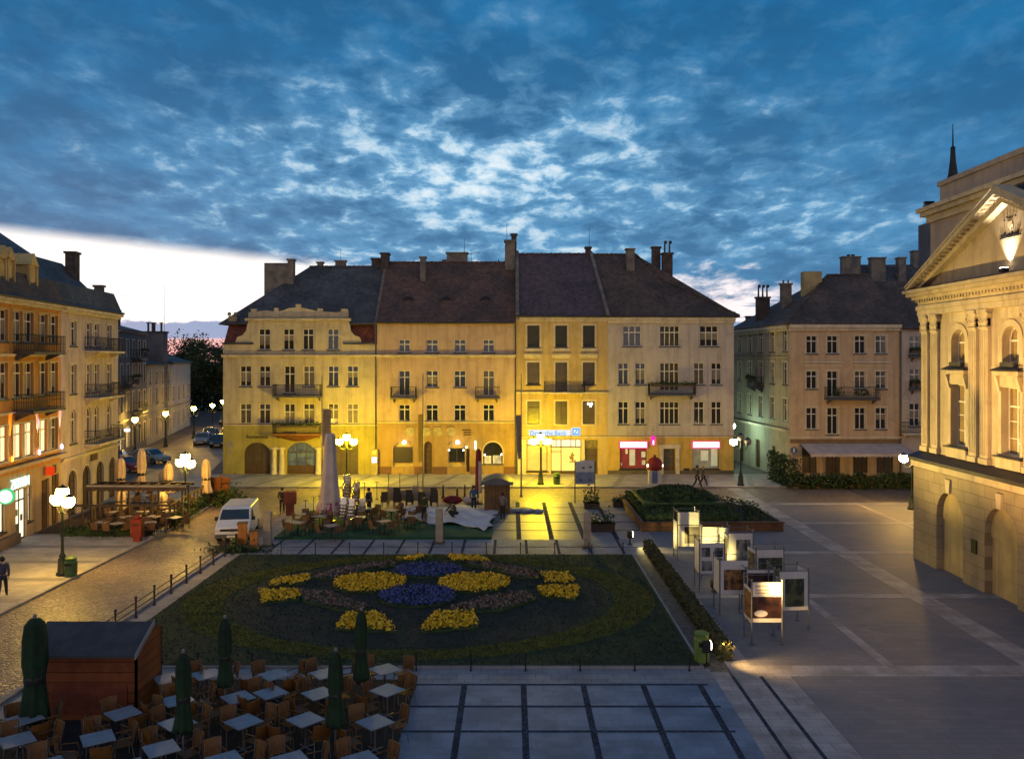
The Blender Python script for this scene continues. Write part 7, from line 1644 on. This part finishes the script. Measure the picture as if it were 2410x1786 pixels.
    skinned('coat', [tuple(c) for c in cv], [(0, 1), (1, 2), (2, 3), (3, 4), (4, 5), (2, 6), (6, 7), (7, 8), (2, 9)], [(.17 * k, .13 * k), (.155 * k, .125 * k), (.165 * k, .135 * k), .078 * k, .058 * k, .045 * k, .078 * k, .058 * k, .045 * k, .075 * k], cm, T)
    ns = ['pel', 'hil', 'knl', 'anl', 'hir', 'knr', 'anr']; cv = [V(n_) for n_ in ns]
    skinned('trousers', [tuple(c) for c in cv], [(0, 1), (1, 2), (2, 3), (0, 4), (4, 5), (5, 6)], [(.15 * k, .12 * k), .1 * k, .075 * k, .058 * k, .1 * k, .075 * k, .058 * k], tm_, T)
    for n_ in 'lr':
        a, b = V('an' + n_), V('to' + n_); skinned('shoe', [tuple(a + Vector((0, .03, -.02))), tuple(b)], [(0, 1)], [.052 * k, .04 * k], iron, T)
    hp = V('hd').lerp(V('ht'), .45) + Vector((0, .02, .01)); mb = MB(); mb.ball(tuple(hp), .108 * k, 12, 8, (1, 1.05, 1.12)); mb.build('hair', pmat('hair_%d' % int(hair[0] * 999), hair, .8, tuple(c * .7 for c in hair), 20, .3, 60), T, smooth=True)
    hd = V('hd'); mb = MB()
    for s1 in (-1, 1): mb.ball((hd.x + s1 * .033, hd.y - .082, hd.z + .022), .011, 6, 5)
    mb.ball((hd.x, hd.y - .083, hd.z - .045), .02, 6, 5, (1, .3, .25)); mb.build('eyes_and_mouth', pmat('face_dark', (.08, .03, .025), .6), T)
    return T
x_, y_ = G(6, 1413); person('person in a dark coat with a pale sleeve at the left edge of the picture', x_, y_, .1, rad(200), 'walk', (.05, .05, .07), hair=(.03, .02, .015))
x_, y_ = G(1115, 1204); person('person in a blue jacket standing behind the white tarpaulin', x_, y_ , 0.0, rad(10), 'stand', (.04, .10, .20), (.02, .02, .022))
x_, y_ = G(1069, 1226); person('person in an olive jacket crouching on the white tarpaulin', x_, y_, .14, rad(-60), 'crouch', (.09, .08, .03), (.03, .028, .02))
x_, y_ = G(1183, 1224); person('person in a grey top standing at the right side of the booth', x_, y_, 0, rad(160), 'reach', (.16, .14, .15), (.015, .02, .022))
x_, y_ = G(868, 1212, .14); person('slim person in dark clothes standing among the middle terrace tables', x_, y_, .14, rad(60), 'stand', (.03, .03, .05), (.02, .02, .03))
x_, y_ = G(998, 1228, .14); person('person in dark green clothes at the left edge of the white tarpaulin', x_, y_, .14, rad(150), 'stand', (.03, .045, .02), (.02, .03, .015))
x_, y_ = G(664, 1208); person('person in black beside the red-brown cabinet', x_, y_, 0, rad(190), 'walk', (.02, .02, .022), (.02, .02, .022), h=1.7)
x_, y_ = G(1641, 1150); person('taller walker in a dark green coat passing the right shop window', x_, y_, 0.0, rad(95), 'walk', (.05, .07, .045), (.02, .025, .025), h=1.82, coatlen=.12)
x_, y_ = G(1655, 1145); person('second walker with pale hair close behind the taller one', x_, y_, 0.0, rad(95), 'walk', (.07, .06, .05), (.02, .02, .02), (.30, .24, .18), h=1.66)
